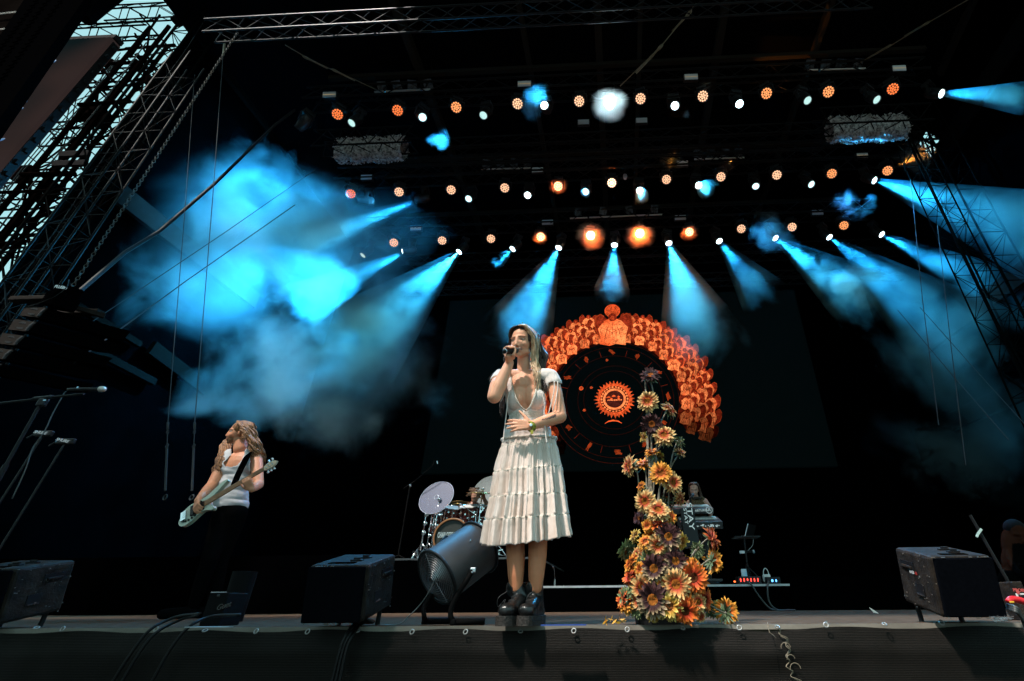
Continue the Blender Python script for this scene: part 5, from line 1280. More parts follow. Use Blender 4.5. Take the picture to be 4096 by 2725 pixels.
for i in range((len(rings) - 1) * SUB + 1):
    u = i / SUB; r_ = ring_at(u); rows_.append(u); tier = sum(1 for s_ in seam_u if u > s_)
    du = min(abs(u - s_) for s_ in seam_u); below = [u - s_ for s_ in seam_u if u >= s_]; tb = min(below) if below else 9
    amp = .0055 + .0030 * u + .003 * min(1, max(0, tb)) * (1 if tb < 9 else 0)
    if du < .06: amp *= .55
    puffr = .004 * math.exp(-((tb - .25) / .3) ** 2) if tb < 9 else 0
    puffr += .003 * math.exp(-(du / .07) ** 2)
    cl, crr = S2(r_[0], r_[2]), S2(r_[1], r_[4]); cxm = (cl + crr) / 2; rx = (crr - cl).length / 2 - .007; ry = rx * (.66 + .06 * min(1, u / 5))
    for k in range(NA):
        a = 2 * math.pi * k / NA; ca, sa = math.cos(a), math.sin(a); rr = 1 + 0
        z = cxm.z + (crr.z - cl.z) / 2 * ca
        zf = S2(520, r_[3]).z; dz = (zf - cxm.z) * max(0, -sa) if sa < 0 else 0
        rad_ = pleat(a, tier, amp) + puffr + .0015 * mnoise.noise(Vector((a * 30, u * 2, tier)))
        if u > 8.7: rad_ += .004 * math.sin(a * 90) * (u - 8.7)
        vs.append((cxm.x + (rx + rad_) * ca, YS + .04 + (ry + rad_) * sa, z + dz + (.004 * math.sin(a * 23) * max(0, u - 8) if u > 8 else 0)))
nr = len(rows_)
for i in range(nr - 1):
    for k in range(NA):
        fs.append((i * NA + k, (i + 1) * NA + k, (i + 1) * NA + (k + 1) % NA, i * NA + (k + 1) % NA))
sk.add(vs, fs)
for fi in range(len(fs)):
    u = rows_[fi // NA]; du = min(abs(u - s_) for s_ in seam_u[1:])
    if .70 < u < .98: sk.m[fi] = 1
    elif du < .07 or u > 8.95: sk.m[fi] = 1
so_ = sk.build('skirt', [M['skirt'], M['lace']], sg, smooth=True); sol = so_.modifiers.new('thick', 'SOLIDIFY'); sol.thickness = .0025
wbnd = MB(); r0 = rings[0]; cl, crr = S2(r0[0], r0[2]), S2(r0[1], r0[4]); cxm = (cl + crr) / 2; rx = (crr - cl).length / 2; pw = []
for k in range(90):
    a = 2 * math.pi * k / 90; z = cxm.z + (crr.z - cl.z) / 2 * math.cos(a) + (S2(520, r0[3]).z - cxm.z) * max(0, -math.sin(a)); pw.append(Vector((cxm.x + (rx + .004) * math.cos(a), YS + .04 + (rx * .66 + .004) * math.sin(a), z + .002 * math.sin(a * 30))))
wbnd.tube(pw, .0075, 8, closed=True, flat=.45, up=(0, 0, 1)); wbnd.build('waistband', M['lace'], sg, smooth=True)
# wristband with a disc
M['band'] = mat('wristband', (.05, .06, .03), .6, c2=(.35, .33, .02), vscale=60, ramp=(.5, .62)); wb = MB(); ax = (wr2 - el2).normalized(); wc = S(828, 1285, -.135)
for o_ in (-.006, .006): wb.lathe([(.031, o_ - .006), (.0315, o_), (.031, o_ + .006)], wc + Vector((0, 0, -.0)), ax, 24)
wb.box(S(838, 1352, -.165), (.016, .004, .024), bev=.001); wb.build('wristband', M['band'], sg)
wd = MB(); wd.lathe([(.0085, 0), (.0085, .003), (.004, .004)], S(827, 1268, -.170), (0, -1, .1), 14); wd.build('wristband_disc', M['chrome'], sg)
# boots
M['leather'] = mat('boot_leather', (.010, .010, .010), .28, bump=.35, bscale=45, spec=.5, coat=.3); M['lace_blk'] = mat('boot_lace', (.03, .03, .03), .6)
for nm, (xt0, xt1, yt, xs0, xs1, ys_) in {'l': (365, 478, 1128, 250, 410, 1470), 'r': (508, 615, 1120, 402, 606, 1466)}.items():
    top = S2((xt0 + xt1) / 2, yt, .05); dd = Vector((-.48, -.88, 0)).normalized() if nm == 'l' else Vector((-.20, -.98, 0)).normalized()
    toe = U(1850 + (322 if nm == 'l' else 490) / 1.96, 1750 + 1462 / 1.96, YS - .09); toe.z = 0
    hl = toe - dd * .185; an = Vector((hl.x, hl.y, 0)) + dd * .035; an = an.lerp(Vector((top.x, top.y, 0)), .35)
    m_ = MB(); m_.cap(top + Vector((0, 0, -.03)), Vector((an.x, an.y, .13)), .053, .041); m_.cap(Vector((an.x, an.y, .13)), Vector((hl.x, hl.y, .075)) + dd * .02, .041, .036)
    m_.cap(Vector((an.x, an.y, .12)), Vector((toe.x, toe.y, .068)) - dd * .05, .040, .038); m_.ell(Vector((toe.x, toe.y, .068)) - dd * .02, (.050, .046, .034), frame((0, 0, 1), dd)); m_.cap(Vector((hl.x, hl.y, .06)), Vector((toe.x, toe.y, .055)) - dd * .03, .034, .038)
    bm_e = remesh(m_, .005, 3); 
    for v in bm_e.vertices:
        if v.co.z < .042: v.co.z = .042
        if v.co.z > top.z - .006: v.co.z = top.z - .006
        v.co += Vector((0, -1, 0)) * .0025 * mnoise.noise(v.co * 45)
    bm_e.materials.append(M['leather']); bt = linkw('boot', bm_e, sg)
    so2 = MB(); sd3 = Vector((-dd.y, dd.x, 0)); out = []
    for k in range(24):
        a = 2 * math.pi * k / 24; u_ = math.cos(a); v_ = math.sin(a); Lh = .135; wd_ = .052 if u_ > 0 else .043; c0 = (hl + toe) / 2 + dd * -.004; out.append(c0 + dd * (Lh * (abs(u_) ** .6) * (1 if u_ > 0 else -1)) + sd3 * (wd_ * (abs(v_) ** .7) * (1 if v_ > 0 else -1)))
    so2.prism([Vector((p.x, p.y, .001)) for p in out], (0, 0, 1), .022); so2.prism([Vector((p.x, p.y, .024)) for p in out], (0, 0, 1), .020)
    so2.build('sole', mat('boot_sole', (.022, .017, .014), .7, bump=.6, bscale=80), bt)
    lc = MB()
    for k in range(8):
        t = k / 7; c0 = Vector((top.x, top.y, top.z - .02)).lerp(Vector((an.x, an.y, .12)), min(1, t * 1.35)); 
        if t > .74: c0 = Vector((an.x, an.y, .12)).lerp(Vector((toe.x, toe.y, .068)) - dd * .06, (t - .74) * 2.2)
        fwd_ = (dd + Vector((0, 0, .55 if t > .7 else 0))).normalized(); c1 = c0 + fwd_ * .043
        lc.tube([c1 - sd3 * .020, c1 + fwd_ * .004, c1 + sd3 * .020 + Vector((0, 0, .006))], .0022, 5); lc.tube([c1 + sd3 * .020, c1 + fwd_ * .004, c1 - sd3 * .020 + Vector((0, 0, -.008))], .0022, 5)
    lp_ = Vector((top.x, top.y, top.z - .05)) + dd * .05 - sd3 * (.02 if nm == 'l' else -.02)
    lc.tube(crom([lp_, lp_ + dd * .03 + Vector((-.02, 0, -.03)), lp_ + Vector((-.035, -.01, -.07)), lp_ + Vector((0, -.01, -.035)), lp_ + Vector((-.03, -.02, -.12))]), .0018, 5); lc.build('laces', M['lace_blk'], bt)
# glitter beside the eyes and a nose ring
gl = MB(); 
for k in range(9):
    t = k / 8; gl.ell(HP(.018 + .044 * t, .084 - .028 * t, .020 - .010 * math.sin(t * 3)), .0014, su=6, sv=4)
    gl.ell(HP(-.018 - .03 * t, .084 - .022 * t, .020), .0013, su=6, sv=4)
gl.ring(HP(0, .108, -.046), hfr @ Vector((0, 1, 0)), .0045, .0011, 12, 4); gl.build('face_jewels', M['chrome'], sg)
# ------------------------------------------------------------------ the bass player
YBs = 4.6
def Bp(cx, cy, dY=0.0): return U(650 + cx / 1.742, 1600 + cy / 1.742, YBs + dY)
ba = thing('person', (Bp(470, 900).x, YBs, 0), 'long haired man in white vest leaning back, playing a bass guitar', 'person')
hc = Bp(535, 232, 0); fwv = Vector((-.80, -.58, -.06)).normalized(); upv = Vector((.10, -.04, 1)); upv = (upv - fwv * upv.dot(fwv)).normalized(); hfr = Matrix((fwv.cross(upv), fwv, upv)).transposed(); hs = 1.02
print('bassist head z', hc.z, 'hip', Bp(470, 760).z)
b = MB(); nb = Bp(545, 345, .02); T = head_prims(b, hc, hfr, hs, nb, .056)
sR, sL = Bp(652, 408, .02), Bp(438, 430, .0)
b.cap(vlerp(sL, nb, .2), vlerp(nb, sR, .8), .055, .055)
b.ell(Bp(540, 470, .02), (.165, .10, .16)); b.ell(Bp(500, 590, .02), (.150, .10, .16)); b.ell(Bp(475, 690, .02), (.145, .10, .12))
elL, wrL = Bp(345, 590, -.10), Bp(246, 702, -.34)
limb(b, [sL, vlerp(sL, elL, .5), elL], [.058, .052, .044]); limb(b, [elL, vlerp(elL, wrL, .35), wrL], [.044, .044, .028])
elR, wrR = Bp(655, 595, -.16), Bp(622, 622, -.40)
elR = Bp(668, 590, -.08)
limb(b, [sR, vlerp(sR, elR, .5), elR], [.058, .052, .045]); limb(b, [elR, vlerp(elR, wrR, .4), wrR], [.045, .043, .029])
hand(b, wrL, Bp(232, 752, -.39) - wrL, (.5, .75, -.2), -1, 1.0, curl=(.5, .55, .6, .6), thumb=.5)
hand(b, wrR, Bp(585, 562, -.455) - wrR, (-.3, .9, .2), 1, 1.0, curl=(.8, .85, .85, .85), thumb=.6)
me = remesh(b, .006, 3, .5); base = (.70, .29, .16)
cols = face_paint(me, hc, hfr, hs, base, T, beard=(.16, .08, .04), brow=(.12, .07, .04)); paint(me, cols); me.materials.append(M['skin']); linkw('body', me, ba); eyes(T, hfr, hs, ba, .45)
# trousers
M['trouser'] = mat('black_trousers', (.003, .003, .0033), 1.0, spec=0)
c = MB(); hip = Bp(470, 770, .02); c.ell(hip, (.155, .115, .12))
for (hx, kx, ky, fx, dk, df) in ((430, 330, 1110, 215, -.12, -.02), (510, 400, 1120, 350, .02, .10)):
    h0, k0 = Bp(hx, 800, .0), Bp(kx, ky, dk); f0 = Bp(fx, 1440, df); f0.z = .10; limb(c, [h0, k0, vlerp(k0, f0, .5), f0], [.100, .068, .060, .045])
me = remesh(c, .009, 4); me.materials.append(M['trouser']); linkw('trousers', me, ba)
for (fx, df) in ((215, -.02), (350, .10)):
    f0 = Bp(fx, 1440, df); s_ = MB(); f0.z = .05; s_.cap(f0, f0 + Vector((-.13, -.14, -.01)), .048, .04); me = remesh(s_, .01, 2); me.materials.append(M['trouser']); linkw('shoe', me, ba)
# vest
c = MB(); 
for (x, y, r) in ((540, 480, (.173, .112, .15)), (500, 590, (.160, .110, .165)), (478, 690, (.158, .112, .125)), (475, 735, (.165, .118, .08))): c.ell(Bp(x, y, .02), r)
for (xa, ya, xb, yb) in ((470, 375, 455, 470), (600, 365, 620, 470)): c.cap(Bp(xa, ya, .0), Bp(xb, yb, -.03), .045, .06)
me = remesh(c, .008, 3); bm = bmesh.new(); bm.from_mesh(me); kill = []
NK = [(480, 300), (478, 385), (425, 440), (440, 462), (480, 470), (520, 460), (548, 430), (575, 380), (590, 300)]
for f in bm.faces:
    cc = f.calc_center_median(); x, y = proj(cc); X, Y_ = (x - 650) * 1.742, (y - 1600) * 1.742
    if inpoly(X, Y_, NK) or Y_ < 345 or Y_ > 752: kill.append(f)
    elif X < 412 and Y_ < 500: kill.append(f)
    elif X > 610 and Y_ < 520: kill.append(f)
bmesh.ops.delete(bm, geom=kill, context='FACES'); bm.to_mesh(me); bm.free()
for v in me.vertices: v.co += Vector((-.3, -1, 0)) * (.010 * mnoise.noise(Vector((v.co.x * 9 + v.co.z * 14, v.co.y * 5, v.co.z * 22))))
me.materials.append(mat('white_vest', (.66, .64, .66), .85, var=.1, vscale=12, spec=.1)); vo = linkw('vest', me, ba); so1 = vo.modifiers.new('t', 'SOLIDIFY'); so1.thickness = .004; so1.offset = 1
# hair: long wavy locks
HW = hair_mat('hair_brown', (.42, .185, .065), (.11, .042, .016)); hr = MB(); q = random.Random(21)
def HQ(x, y, z): return hc + hfr @ (Vector((x, y, z)) * hs)
hr.ell(HQ(0, -.022, .045), (.088 * hs, .098 * hs, .088 * hs), hfr)
for k in range(150):
    j = lambda a: q.uniform(-a, a); t = q.random(); near = k % 5 < 3
    if near:   # near side and back, falling over the image right shoulder
        x1 = 545 + 130 * t; pts = [HQ(.02 * (1 if near else -1), .05 - .12 * t, .125), HQ(-.075 + .02 * t, .03 - .12 * t, .085), Bp(565 + 75 * t + j(14), 235 + j(14), -.10 + .12 * t), Bp(575 + 95 * t + j(16), 310 + j(18), -.13 + .16 * t), Bp(592 + 110 * t + j(18), 380 + j(15), -.10 + .16 * t)]
        if t > .3: pts.append(Bp(625 + 85 * t + j(16), 440 + j(35), -.02 + .12 * t))
        if t < .25: pts = pts[:3] + [Bp(545 + j(14), 290 + j(15), -.13)]
    else:      # far side, hanging in front of the image left shoulder
        pts = [HQ(.02, .0 - .10 * t, .120), HQ(.080, -.03 - .08 * t, .060), Bp(478 - 22 * t + j(10), 285 + j(14), .13), Bp(446 - 34 * t + j(18), 350 + j(18), .06), Bp(412 - 22 * t + j(18), 420 + j(18), -.07), Bp(385 - 12 * t + j(20), 480 + j(22), -.09)]
        if q.random() < .6: pts.append(Bp(365 + j(20), 525 + j(22), -.09))
    lock(hr, pts, q.uniform(.008, .013), q.uniform(.010, .018), q.uniform(3.5, 5.5), n=10, flat=.5, ph=q.uniform(0, 6.28))
hr.build('hair', HW, ba, smooth=True)
# bass guitar and its strap
bg_ = thing('bass_guitar', Bp(250, 770, -.30), 'pale mint five string bass guitar held by the long haired man', 'bass guitar')
bA, bB = Bp(205, 800, -.30), Bp(818, 438, -.42); gd = (bB - bA).normalized(); gn = Vector((-.15, -.97, .12)); gn = (gn - gd * gn.dot(gd)).normalized(); gs = gn.cross(gd)
if gs.z < 0: gs = -gs
GL = (bB - bA).length
def G(u, v, w_=0): return bA + gd * (u * GL) + gs * (v * GL) + gn * (w_ * GL)
out = [(-.085, .010), (-.105, -.035), (-.09, -.085), (-.04, -.115), (.03, -.110), (.10, -.085), (.165, -.070), (.225, -.095), (.265, -.120), (.285, -.105), (.270, -.070), (.235, -.045), (.235, -.028), (.235, .028), (.28, .045), (.36, .085), (.43, .125), (.445, .115), (.43, .145), (.37, .145), (.29, .115), (.21, .085), (.13, .080), (.05, .090), (-.01, .085), (-.06, .055)]
oc = crom([Vector((u, v, 0)) for u, v in out + [out[0]]], 3)
M['mint'] = mat('mint_lacquer', (.42, .50, .40), .3, coat=.4, var=.05); M['maple'] = mat('maple_neck', (.42, .22, .10), .45, var=.3, vscale=20, stretch=(1, 1, 6))
g = MB(); g.prism([G(p.x, p.y, 0) for p in oc[:-1]], gn, .035); g.build('guitar_body', M['mint'], bg_)
g = MB(); cx = (G(.19, .03, .036), G(.19, -.03, .036), G(.86, -.021, .036), G(.86, .021, .036)); g.prism(cx, gn, .012); g.build('neck', M['maple'], bg_)
fr_ = MB()
for k in range(20):
    u = .86 - .62 * (1 - 2 ** (-k / 12)) / (1 - 2 ** (-19 / 12)); w_ = .021 + .009 * (.86 - u) / .67; fr_.cyl(G(u, w_, .0465), G(u, -w_, .0465), .0012, seg=5)
fr_.build('frets', M['steel'], bg_)
g = MB(); hp_ = [(.855, .022), (.855, -.022), (.885, -.035), (.95, -.042), (.985, -.030), (1.01, .000), (.985, .020), (.93, .040), (.89, .034)]; g.prism([G(u, v, .030) for u, v in hp_], gn, .016); hd = g.build('headstock', mat('headstock_wood', (.55, .45, .32), .4), bg_)
tn = MB()
for k, (u, s_) in enumerate(((.895, -1), (.93, -1), (.965, -1), (.91, 1), (.95, 1))): tn.cyl(G(u, s_ * .018, .045), G(u, s_ * .018, .066), .006, seg=8); tn.cyl(G(u, s_ * .030, .036), G(u, s_ * .062, .036), .004, seg=6); tn.ell(G(u, s_ * .068, .036), (.012, .006, .010))
tn.build('tuning_pegs', M['chrome'], bg_, smooth=True)
pk = MB(); pk.prism([G(u, v, .0365) for u, v in ((.03, .045), (.03, -.045), (.10, -.070), (.18, -.06), (.19, .04), (.12, .06))], gn, .004); pk.build('pickguard', M['black_plastic'], bg_)
for u in (.055, .135): p_ = MB(); p_.box(G(u, 0, .050), (.035, .10, .014), frame(gn, gd), bev=.003); p_.build('pickup', M['black_plastic'], bg_)
br = MB(); br.box(G(-.045, 0, .045), (.055, .09, .014), frame(gn, gd), bev=.003); br.build('bridge', M['chrome'], bg_)
kn_ = MB()
for (u, v) in ((-.02, -.075), (.015, -.082), (.05, -.080), (.08, -.072), (-.05, -.062)): kn_.cyl(G(u, v, .036), G(u, v, .052), .009, seg=10)
kn_.build('knobs', M['black_metal'], bg_)
stg = MB()
for k in range(5): o_ = -.018 + .009 * k; stg.cyl(G(-.05, o_ * 1.7, .058), G(.86, o_, .052), .0010, seg=4)
stg.build('strings', M['steel'], bg_)
st_ = MB()
def strapband(pts, w_, nrm):
    c = crom(pts, 6); vs = []; 
    for i, p in enumerate(c):
        t = (c[min(i + 1, len(c) - 1)] - c[max(i - 1, 0)]).normalized(); s_ = t.cross(Vector(nrm)).normalized() * w_; vs += [p - s_, p + s_, p + s_ + Vector(nrm) * -.004, p - s_ + Vector(nrm) * -.004]
    fs = []
    for i in range(len(c) - 1):
        for k in range(4): fs.append((i * 4 + k, i * 4 + (k + 1) % 4, (i + 1) * 4 + (k + 1) % 4, (i + 1) * 4 + k))
    st_.add(vs, fs + [(0, 1, 2, 3)])
strapband([Bp(612, 352, .02), Bp(590, 390, -.115), Bp(545, 480, -.150), Bp(505, 570, -.19), Bp(492, 605, -.25)], .032, (0, -1, .1))
st_.build('strap', M['black_cloth'], bg_)
bk_ = MB(); bk_.ring(Bp(543, 497, -.16), (0, -1, 0), .020, .003, 4, 4); bk_.ring(Bp(506, 570, -.20), (0, -1, 0), .020, .003, 4, 4); bk_.build('strap_buckle', M['steel'], bg_)

# ------------------------------------------------------------------ keyboard player with two keyboards
YK = 7.5
def Kp(cx, cy, dY=0.0): return U(2600 + cx / 2.613, 1850 + cy / 2.613, YK + dY)
kp = thing('person', (Kp(490, 600).x, YK, zk), 'long haired woman in a sheer brown top singing behind two keyboards', 'person')
hc = Kp(460, 287, 0); fwv = Vector((-.20, -.93, -.42)).normalized(); upv = Vector((0, -.4, .92)); upv = (upv - fwv * upv.dot(fwv)).normalized(); hfr = Matrix((fwv.cross(upv), fwv, upv)).transposed(); hs = .92
b = MB(); nb = Kp(487, 395, .03); T = head_prims(b, hc, hfr, hs, nb, .045)
sL, sR = Kp(405, 425, .03), Kp(575, 405, .03); b.cap(vlerp(sL, nb, .2), vlerp(nb, sR, .8), .045, .045); b.ell(Kp(490, 470, .04), (.14, .09, .14)); b.ell(Kp(500, 580, .04), (.125, .09, .16)); b.ell(Kp(505, 700, .05), (.15, .10, .15))
e1, w1_ = Kp(640, 500, .04), Kp(620, 620, -.16); limb(b, [sR, e1, w1_], [.042, .035, .024]); hand(b, w1_, Vector((-.1, -.9, -.2)), (0, 0, -1), 1, .95)
e2, w2_ = Kp(385, 510, .03), Kp(400, 615, -.16); limb(b, [sL, e2, w2_], [.042, .035, .024]); hand(b, w2_, Vector((.1, -.9, -.2)), (0, 0, -1), -1, .95)
for sx in (-1, 1): h0 = Kp(505, 720, .05) + Vector((sx * .08, 0, 0)); limb(b, [h0, Vector((h0.x, h0.y, zk + .5)), Vector((h0.x, h0.y, zk + .06))], [.08, .06, .045])
me = remesh(b, .007, 3); cols = face_paint(me, hc, hfr, hs, (.60, .32, .24), T, brow=(.12, .06, .05))
for i, v in enumerate(me.vertices):
    x, y = proj(v.co); X, Y_ = (x - 2600) * 2.613, (y - 1850) * 2.613
    if v.co.z < Kp(500, 700).z: cols[i] = [.01, .01, .011]
paint(me, cols); me.materials.append(M['skin']); linkw('body', me, kp); eyes(T, hfr, hs, kp, .8)
c = MB(); c.ell(Kp(490, 478, .035), (.150, .10, .14)); c.ell(Kp(500, 580, .04), (.138, .10, .17)); c.cap(Kp(440, 400, .03), Kp(545, 392, .03), .05, .05)
me = remesh(c, .008, 3); me.materials.append(mat('sheer_top', (.16, .10, .045), .8, c2=(.035, .02, .01), vscale=90, bump=.4, bscale=120, spec=.2)); linkw('top', me, kp)
c = MB(); c.ring(Kp(487, 388, .02), (0, .2, 1), .062, .022, 20, 8); c.build('collar', mat('collar_dark', (.03, .018, .012), .8), kp, smooth=True)
hr = MB(); q = random.Random(31)
def HK(x, y, z): return hc + hfr @ (Vector((-x, y, z)) * hs)
hr.ell(HK(0, -.026, .038), (.082 * hs, .090 * hs, .086 * hs), hfr)
for k in range(60):
    t = q.random(); j = lambda a: q.uniform(-a, a); s_ = 1 if k % 2 else -1
    pts = [HK(.004 * s_, .058 - .1 * t, .112), HK(s_ * .055, .040 - .1 * t, .095), HK(s_ * .084, .018 - .09 * t, .03)]
    pts += [Kp(535 + 25 * t + j(8), 400 + j(8), .02), Kp(585 + 30 * t + j(12), 470 + j(10), .06), Kp(620 + 18 * t + j(10), 540 + j(20), .09)] if s_ > 0 else [Kp(418 + j(6), 370 + j(8), -.0), Kp(425 + j(8), 440 + j(12), -.05), Kp(430 + j(10), 480 + j(20), -.08)]
    lock(hr, pts, .015, .003, 1.5, flat=.5, ph=q.uniform(0, 6))
hr.build('hair', hair_mat('hair_auburn', (.095, .042, .025), (.03, .014, .009)), kp, smooth=True)
M['kb_body'] = mat('keyboard_body', (.045, .048, .05), .4, spec=.4); M['kb_black'] = mat('keyboard_black', (.010, .011, .011), .45); M['print'] = emis('print_glow', (.55, .75, .75), .5)  # printed lettering given a glow so it shows in the dim
def kboard(xa, ya, xb, yb, dY, hgt, dep, lab, prints, m_, lips=False):
    A, Bq = Kp(xa, ya, dY), Kp(xb, yb, dY); t = thing('keyboard', (A + Bq) / 2, lab, 'keyboard', None); d = (Bq - A); L = d.length; fr = frame((0, -.35, 1), d); c = (A + Bq) / 2
    up = fr @ Vector((0, 0, 1)); bk = fr @ Vector((0, 1, 0)); m1 = MB(); m1.box(c + bk * dep / 2, (L, dep, hgt), fr, bev=.008); m1.build('case', m_, t)
    ks = MB(); n_ = int(L / .0235)
    for k in range(n_): ks.box(c + bk * (dep * .70) + fr @ Vector((-L / 2 + .03 + k * (L - .06) / n_, 0, hgt / 2 + .006)), (.021, dep * .5, .012), fr)
    ks.build('keys', M['white_paint'], t); rt = frame((0, -1, .0), d)
    for (s_, x, y, sz) in prints: text_mesh('panel_lettering', s_, Kp(x, y, dY) + Vector((0, -.012, 0)), rt, sz, M['print'], t)
    return t, fr
M['print'] = emis('print_glow', (.55, .75, .75), .5)
k1, fr = kboard(120, 528, 668, 497, -.28, .075, .30, 'upper dark keyboard with white lettering facing out, in front of the singing woman', [('ARTURIA', 535, 504, .045), ('A', 617, 498, .07)], M['kb_body'])
rg = MB(); c_ = Kp(617, 498, -.28) + Vector((0, -.010, 0)); rg.ring(c_, (0, -1, 0), .045, .004, 20, 4); rg.build('panel_emblem', M['print'], k1)
k2, fr = kboard(310, 668, 762, 652, -.40, .10, .34, 'lower grey keyboard with a lit connector panel, under the upper keyboard', [], M['kb_body'])
cn = MB(); q = random.Random(3)
for k in range(26): x = 485 + 245 * q.random(); cn.box(Kp(x, 660 + q.uniform(-8, 10), -.415), (q.uniform(.006, .02), .006, q.uniform(.006, .016)))
cn.build('connectors', M['print'], k2)
ks_ = thing('keyboard_stand', Kp(420, 900, -.3), 'tall black single column keyboard stand with white lettering along it', 'keyboard stand'); m_ = MB()
for (xa, ya, xb, yb, w_) in ((360, 470, 395, 900, .10), (405, 468, 455, 900, .15)):
    A, Bq = Kp(xa, ya, -.62), Kp(xb, yb, -.5); Bq.z = max(Bq.z, zk + .02); d = Bq - A; m_.box((A + Bq) / 2, (d.length, w_, .06), frame((0, -1, .2), d), bev=.01)
m_.build('stand_column', M['black_plastic'], ks_)
for (s_, x, y, sz, an) in (('STAY', 420, 560, .10, -82), ('STAY', 373, 560, .06, -84)):
    A = Kp(x, y, -.665); dn = (Kp(x + 10, y + 100, -.665) - A).normalized(); text_mesh('column_lettering', s_, A, frame((0, -1, .2), dn), sz, M['print'], ks_, sx=1.6)
fm = MB(); z0 = Kp(420, 900, -.4); 
for sx in (-1, 1): fm.cyl((z0.x, YK - .35, zk + .05), (z0.x + sx * .35, YK - .35, zk + .02), .02)
fm.build('stand_feet', M['black_metal'], ks_)
mk = thing('microphone', Kp(447, 338, -.16), 'microphone on a stand right at the mouth of the keyboard player', 'microphone'); m_ = MB(); m_.ell(Kp(447, 338, -.16), (.026, .026, .026)); m_.build('grille_head', mat('mic_blue', (.12, .22, .30), .35, .6), mk, smooth=True)
m_ = MB(); m_.cyl(Kp(446, 342, -.17), Kp(425, 375, -.30), .016, .012); m_.cyl(Kp(421, 372, -.30), Vector((Kp(421, 372, -.3).x, YK - .3, zk + .02)), .010); m_.cyl(Kp(421, 370, -.31), Kp(421, 395, -.31), .014); m_.build('mic_stand_pole', M['black_metal'], mk)
# laptop on a stand, boxes and cables at the right end of the riser
def Lp(cx, cy, dY=0.0): return U(2600 + cx / 2.613, 1850 + cy / 2.613, 7.3 + dY)
M['sil'] = mat('laptop_silver', (.5, .53, .55), .35, .7)
t = thing('laptop', Lp(1000, 770), 'open laptop seen from behind on a tripod stand', 'laptop'); m_ = MB(); c0, c1, c2 = Lp(992, 772), Lp(1024, 643, .02), Lp(1105, 658, .30)
m_.prism([c0, c1, c2, Lp(1078, 785, .30)], (1, -.6, 0), .008); m_.build('lid', M['black_plastic'], t); m_ = MB(); m_.cyl(c0, c1, .006); m_.box(Lp(975, 774), (.06, .04, .012)); m_.build('edge', M['sil'], t); m_ = MB(); m_.box((Lp(930, 785, .1) + Lp(1075, 785, .1)) / 2, (.36, .26, .015), bev=.003); m_.build('base', M['black_plastic'], t)
t = thing('tripod_stand', Lp(1030, 1200), 'thin dark tripod stand carrying the laptop', 'stand'); m_ = MB(); top = Lp(985, 800); bot = Vector((Lp(1030, 1200).x, 7.3, zk)); m_.cyl(top, bot + Vector((0, 0, .12)), .014); m_.ell(Lp(987, 828), .018); m_.ell(Lp(1015, 1085), .028)
hub = Lp(1015, 1085)
for (x, y, d_) in ((925, 1215, -.1), (1205, 1222, -.1), (1100, 1230, .3)): f_ = Lp(x, y, d_); f_.z = zk + .01; m_.cyl(hub, f_, .009)
m_.cyl(Lp(945, 938), Lp(1085, 930), .015); m_.build('tripod', M['black_metal'], t); m_ = MB(); m_.box(Lp(962, 938, -.02), (.07, .03, .035), bev=.004); m_.cyl(Lp(1075, 932, -.02), Lp(1088, 930, -.02), .022); m_.build('clamp', M['sil'], t)
m_ = MB(); m_.tube(crom([Lp(1080, 800), Lp(1075, 860), Lp(1040, 905), Lp(1005, 940)]), .005, 5); m_.build('cable', mat('grey_cable', (.2, .22, .22), .5), t)
t = thing('patch_box', Lp(1010, 1235), 'low black box with a row of red lights on the riser', 'box'); m_ = MB(); A = Lp(1010, 1255); m_.box(Vector((A.x, 7.2, zk + .055)), (.30, .2, .10), bev=.006); m_.build('box_case', M['black_plastic'], t)
for k in range(6): m_ = MB(); m_.ell(Vector((A.x - .12 + .045 * k, 7.095, zk + .06)), (.008, .006, .022)); m_.build('red_light', emis('led_red', (1, .05, .03), 3) if k == 0 else bpy.data.materials['led_red'], t)
t = thing('amp_box', Lp(1255, 1235), 'small black box with blue lights at the right end of the riser', 'box'); A = Lp(1255, 1240); m_ = MB(); m_.box(Vector((A.x, 7.2, zk + .05)), (.18, .16, .09), bev=.006); m_.build('box_case', M['black_plastic'], t); m_ = MB(); m_.ell(Vector((A.x - .02, 7.115, zk + .05)), (.014, .006, .016)); m_.ell(Vector((A.x + .03, 7.115, zk + .05)), (.010, .006, .016)); m_.build('blue_light', emis('led_blue', (.1, .4, 1), 3), t)
t = thing('handle_case', Lp(1208, 1200), 'small white bag like case with a loop handle on the riser', 'case'); A = Lp(1210, 1210); m_ = MB(); m_.box(Vector((A.x, 7.25, zk + .08)), (.10, .06, .10), frame((0, .1, 1), (1, 0, -.2)), bev=.012); m_.build('case_body', M['white_paint'], t); m_ = MB(); m_.tube([Vector((A.x + .035 * math.cos(a), 7.25, zk + .13 + .075 * math.sin(a))) for a in [k * math.pi / 8 for k in range(9)]], .006, 6); m_.build('loop_handle', M['white_paint'], t)
t = thing('paper_cup', Lp(962, 1190), 'little blue and white upright carton on the riser', 'carton'); A = Lp(962, 1200); m_ = MB(); m_.box(Vector((A.x, 7.15, zk + .14)), (.07, .05, .10), frame((0, .2, 1), (1, 0, .3)), bev=.004); m_.build('carton', mat('carton_blue', (.15, .5, .75), .5, c2=(.7, .75, .78), vscale=12), t)
t = thing('tablet_device', Lp(650, 1190), 'long pale flat device lying on the riser behind the flowers', 'device'); A, Bq = Lp(560, 1175), Lp(748, 1205); m_ = MB(); A.z = zk + .09; Bq.z = zk + .05; m_.box((A + Bq) / 2, ((Bq - A).length, .12, .03), frame((0, 0, 1), Bq - A), bev=.008); m_.build('device_case', M['kb_body'], t)
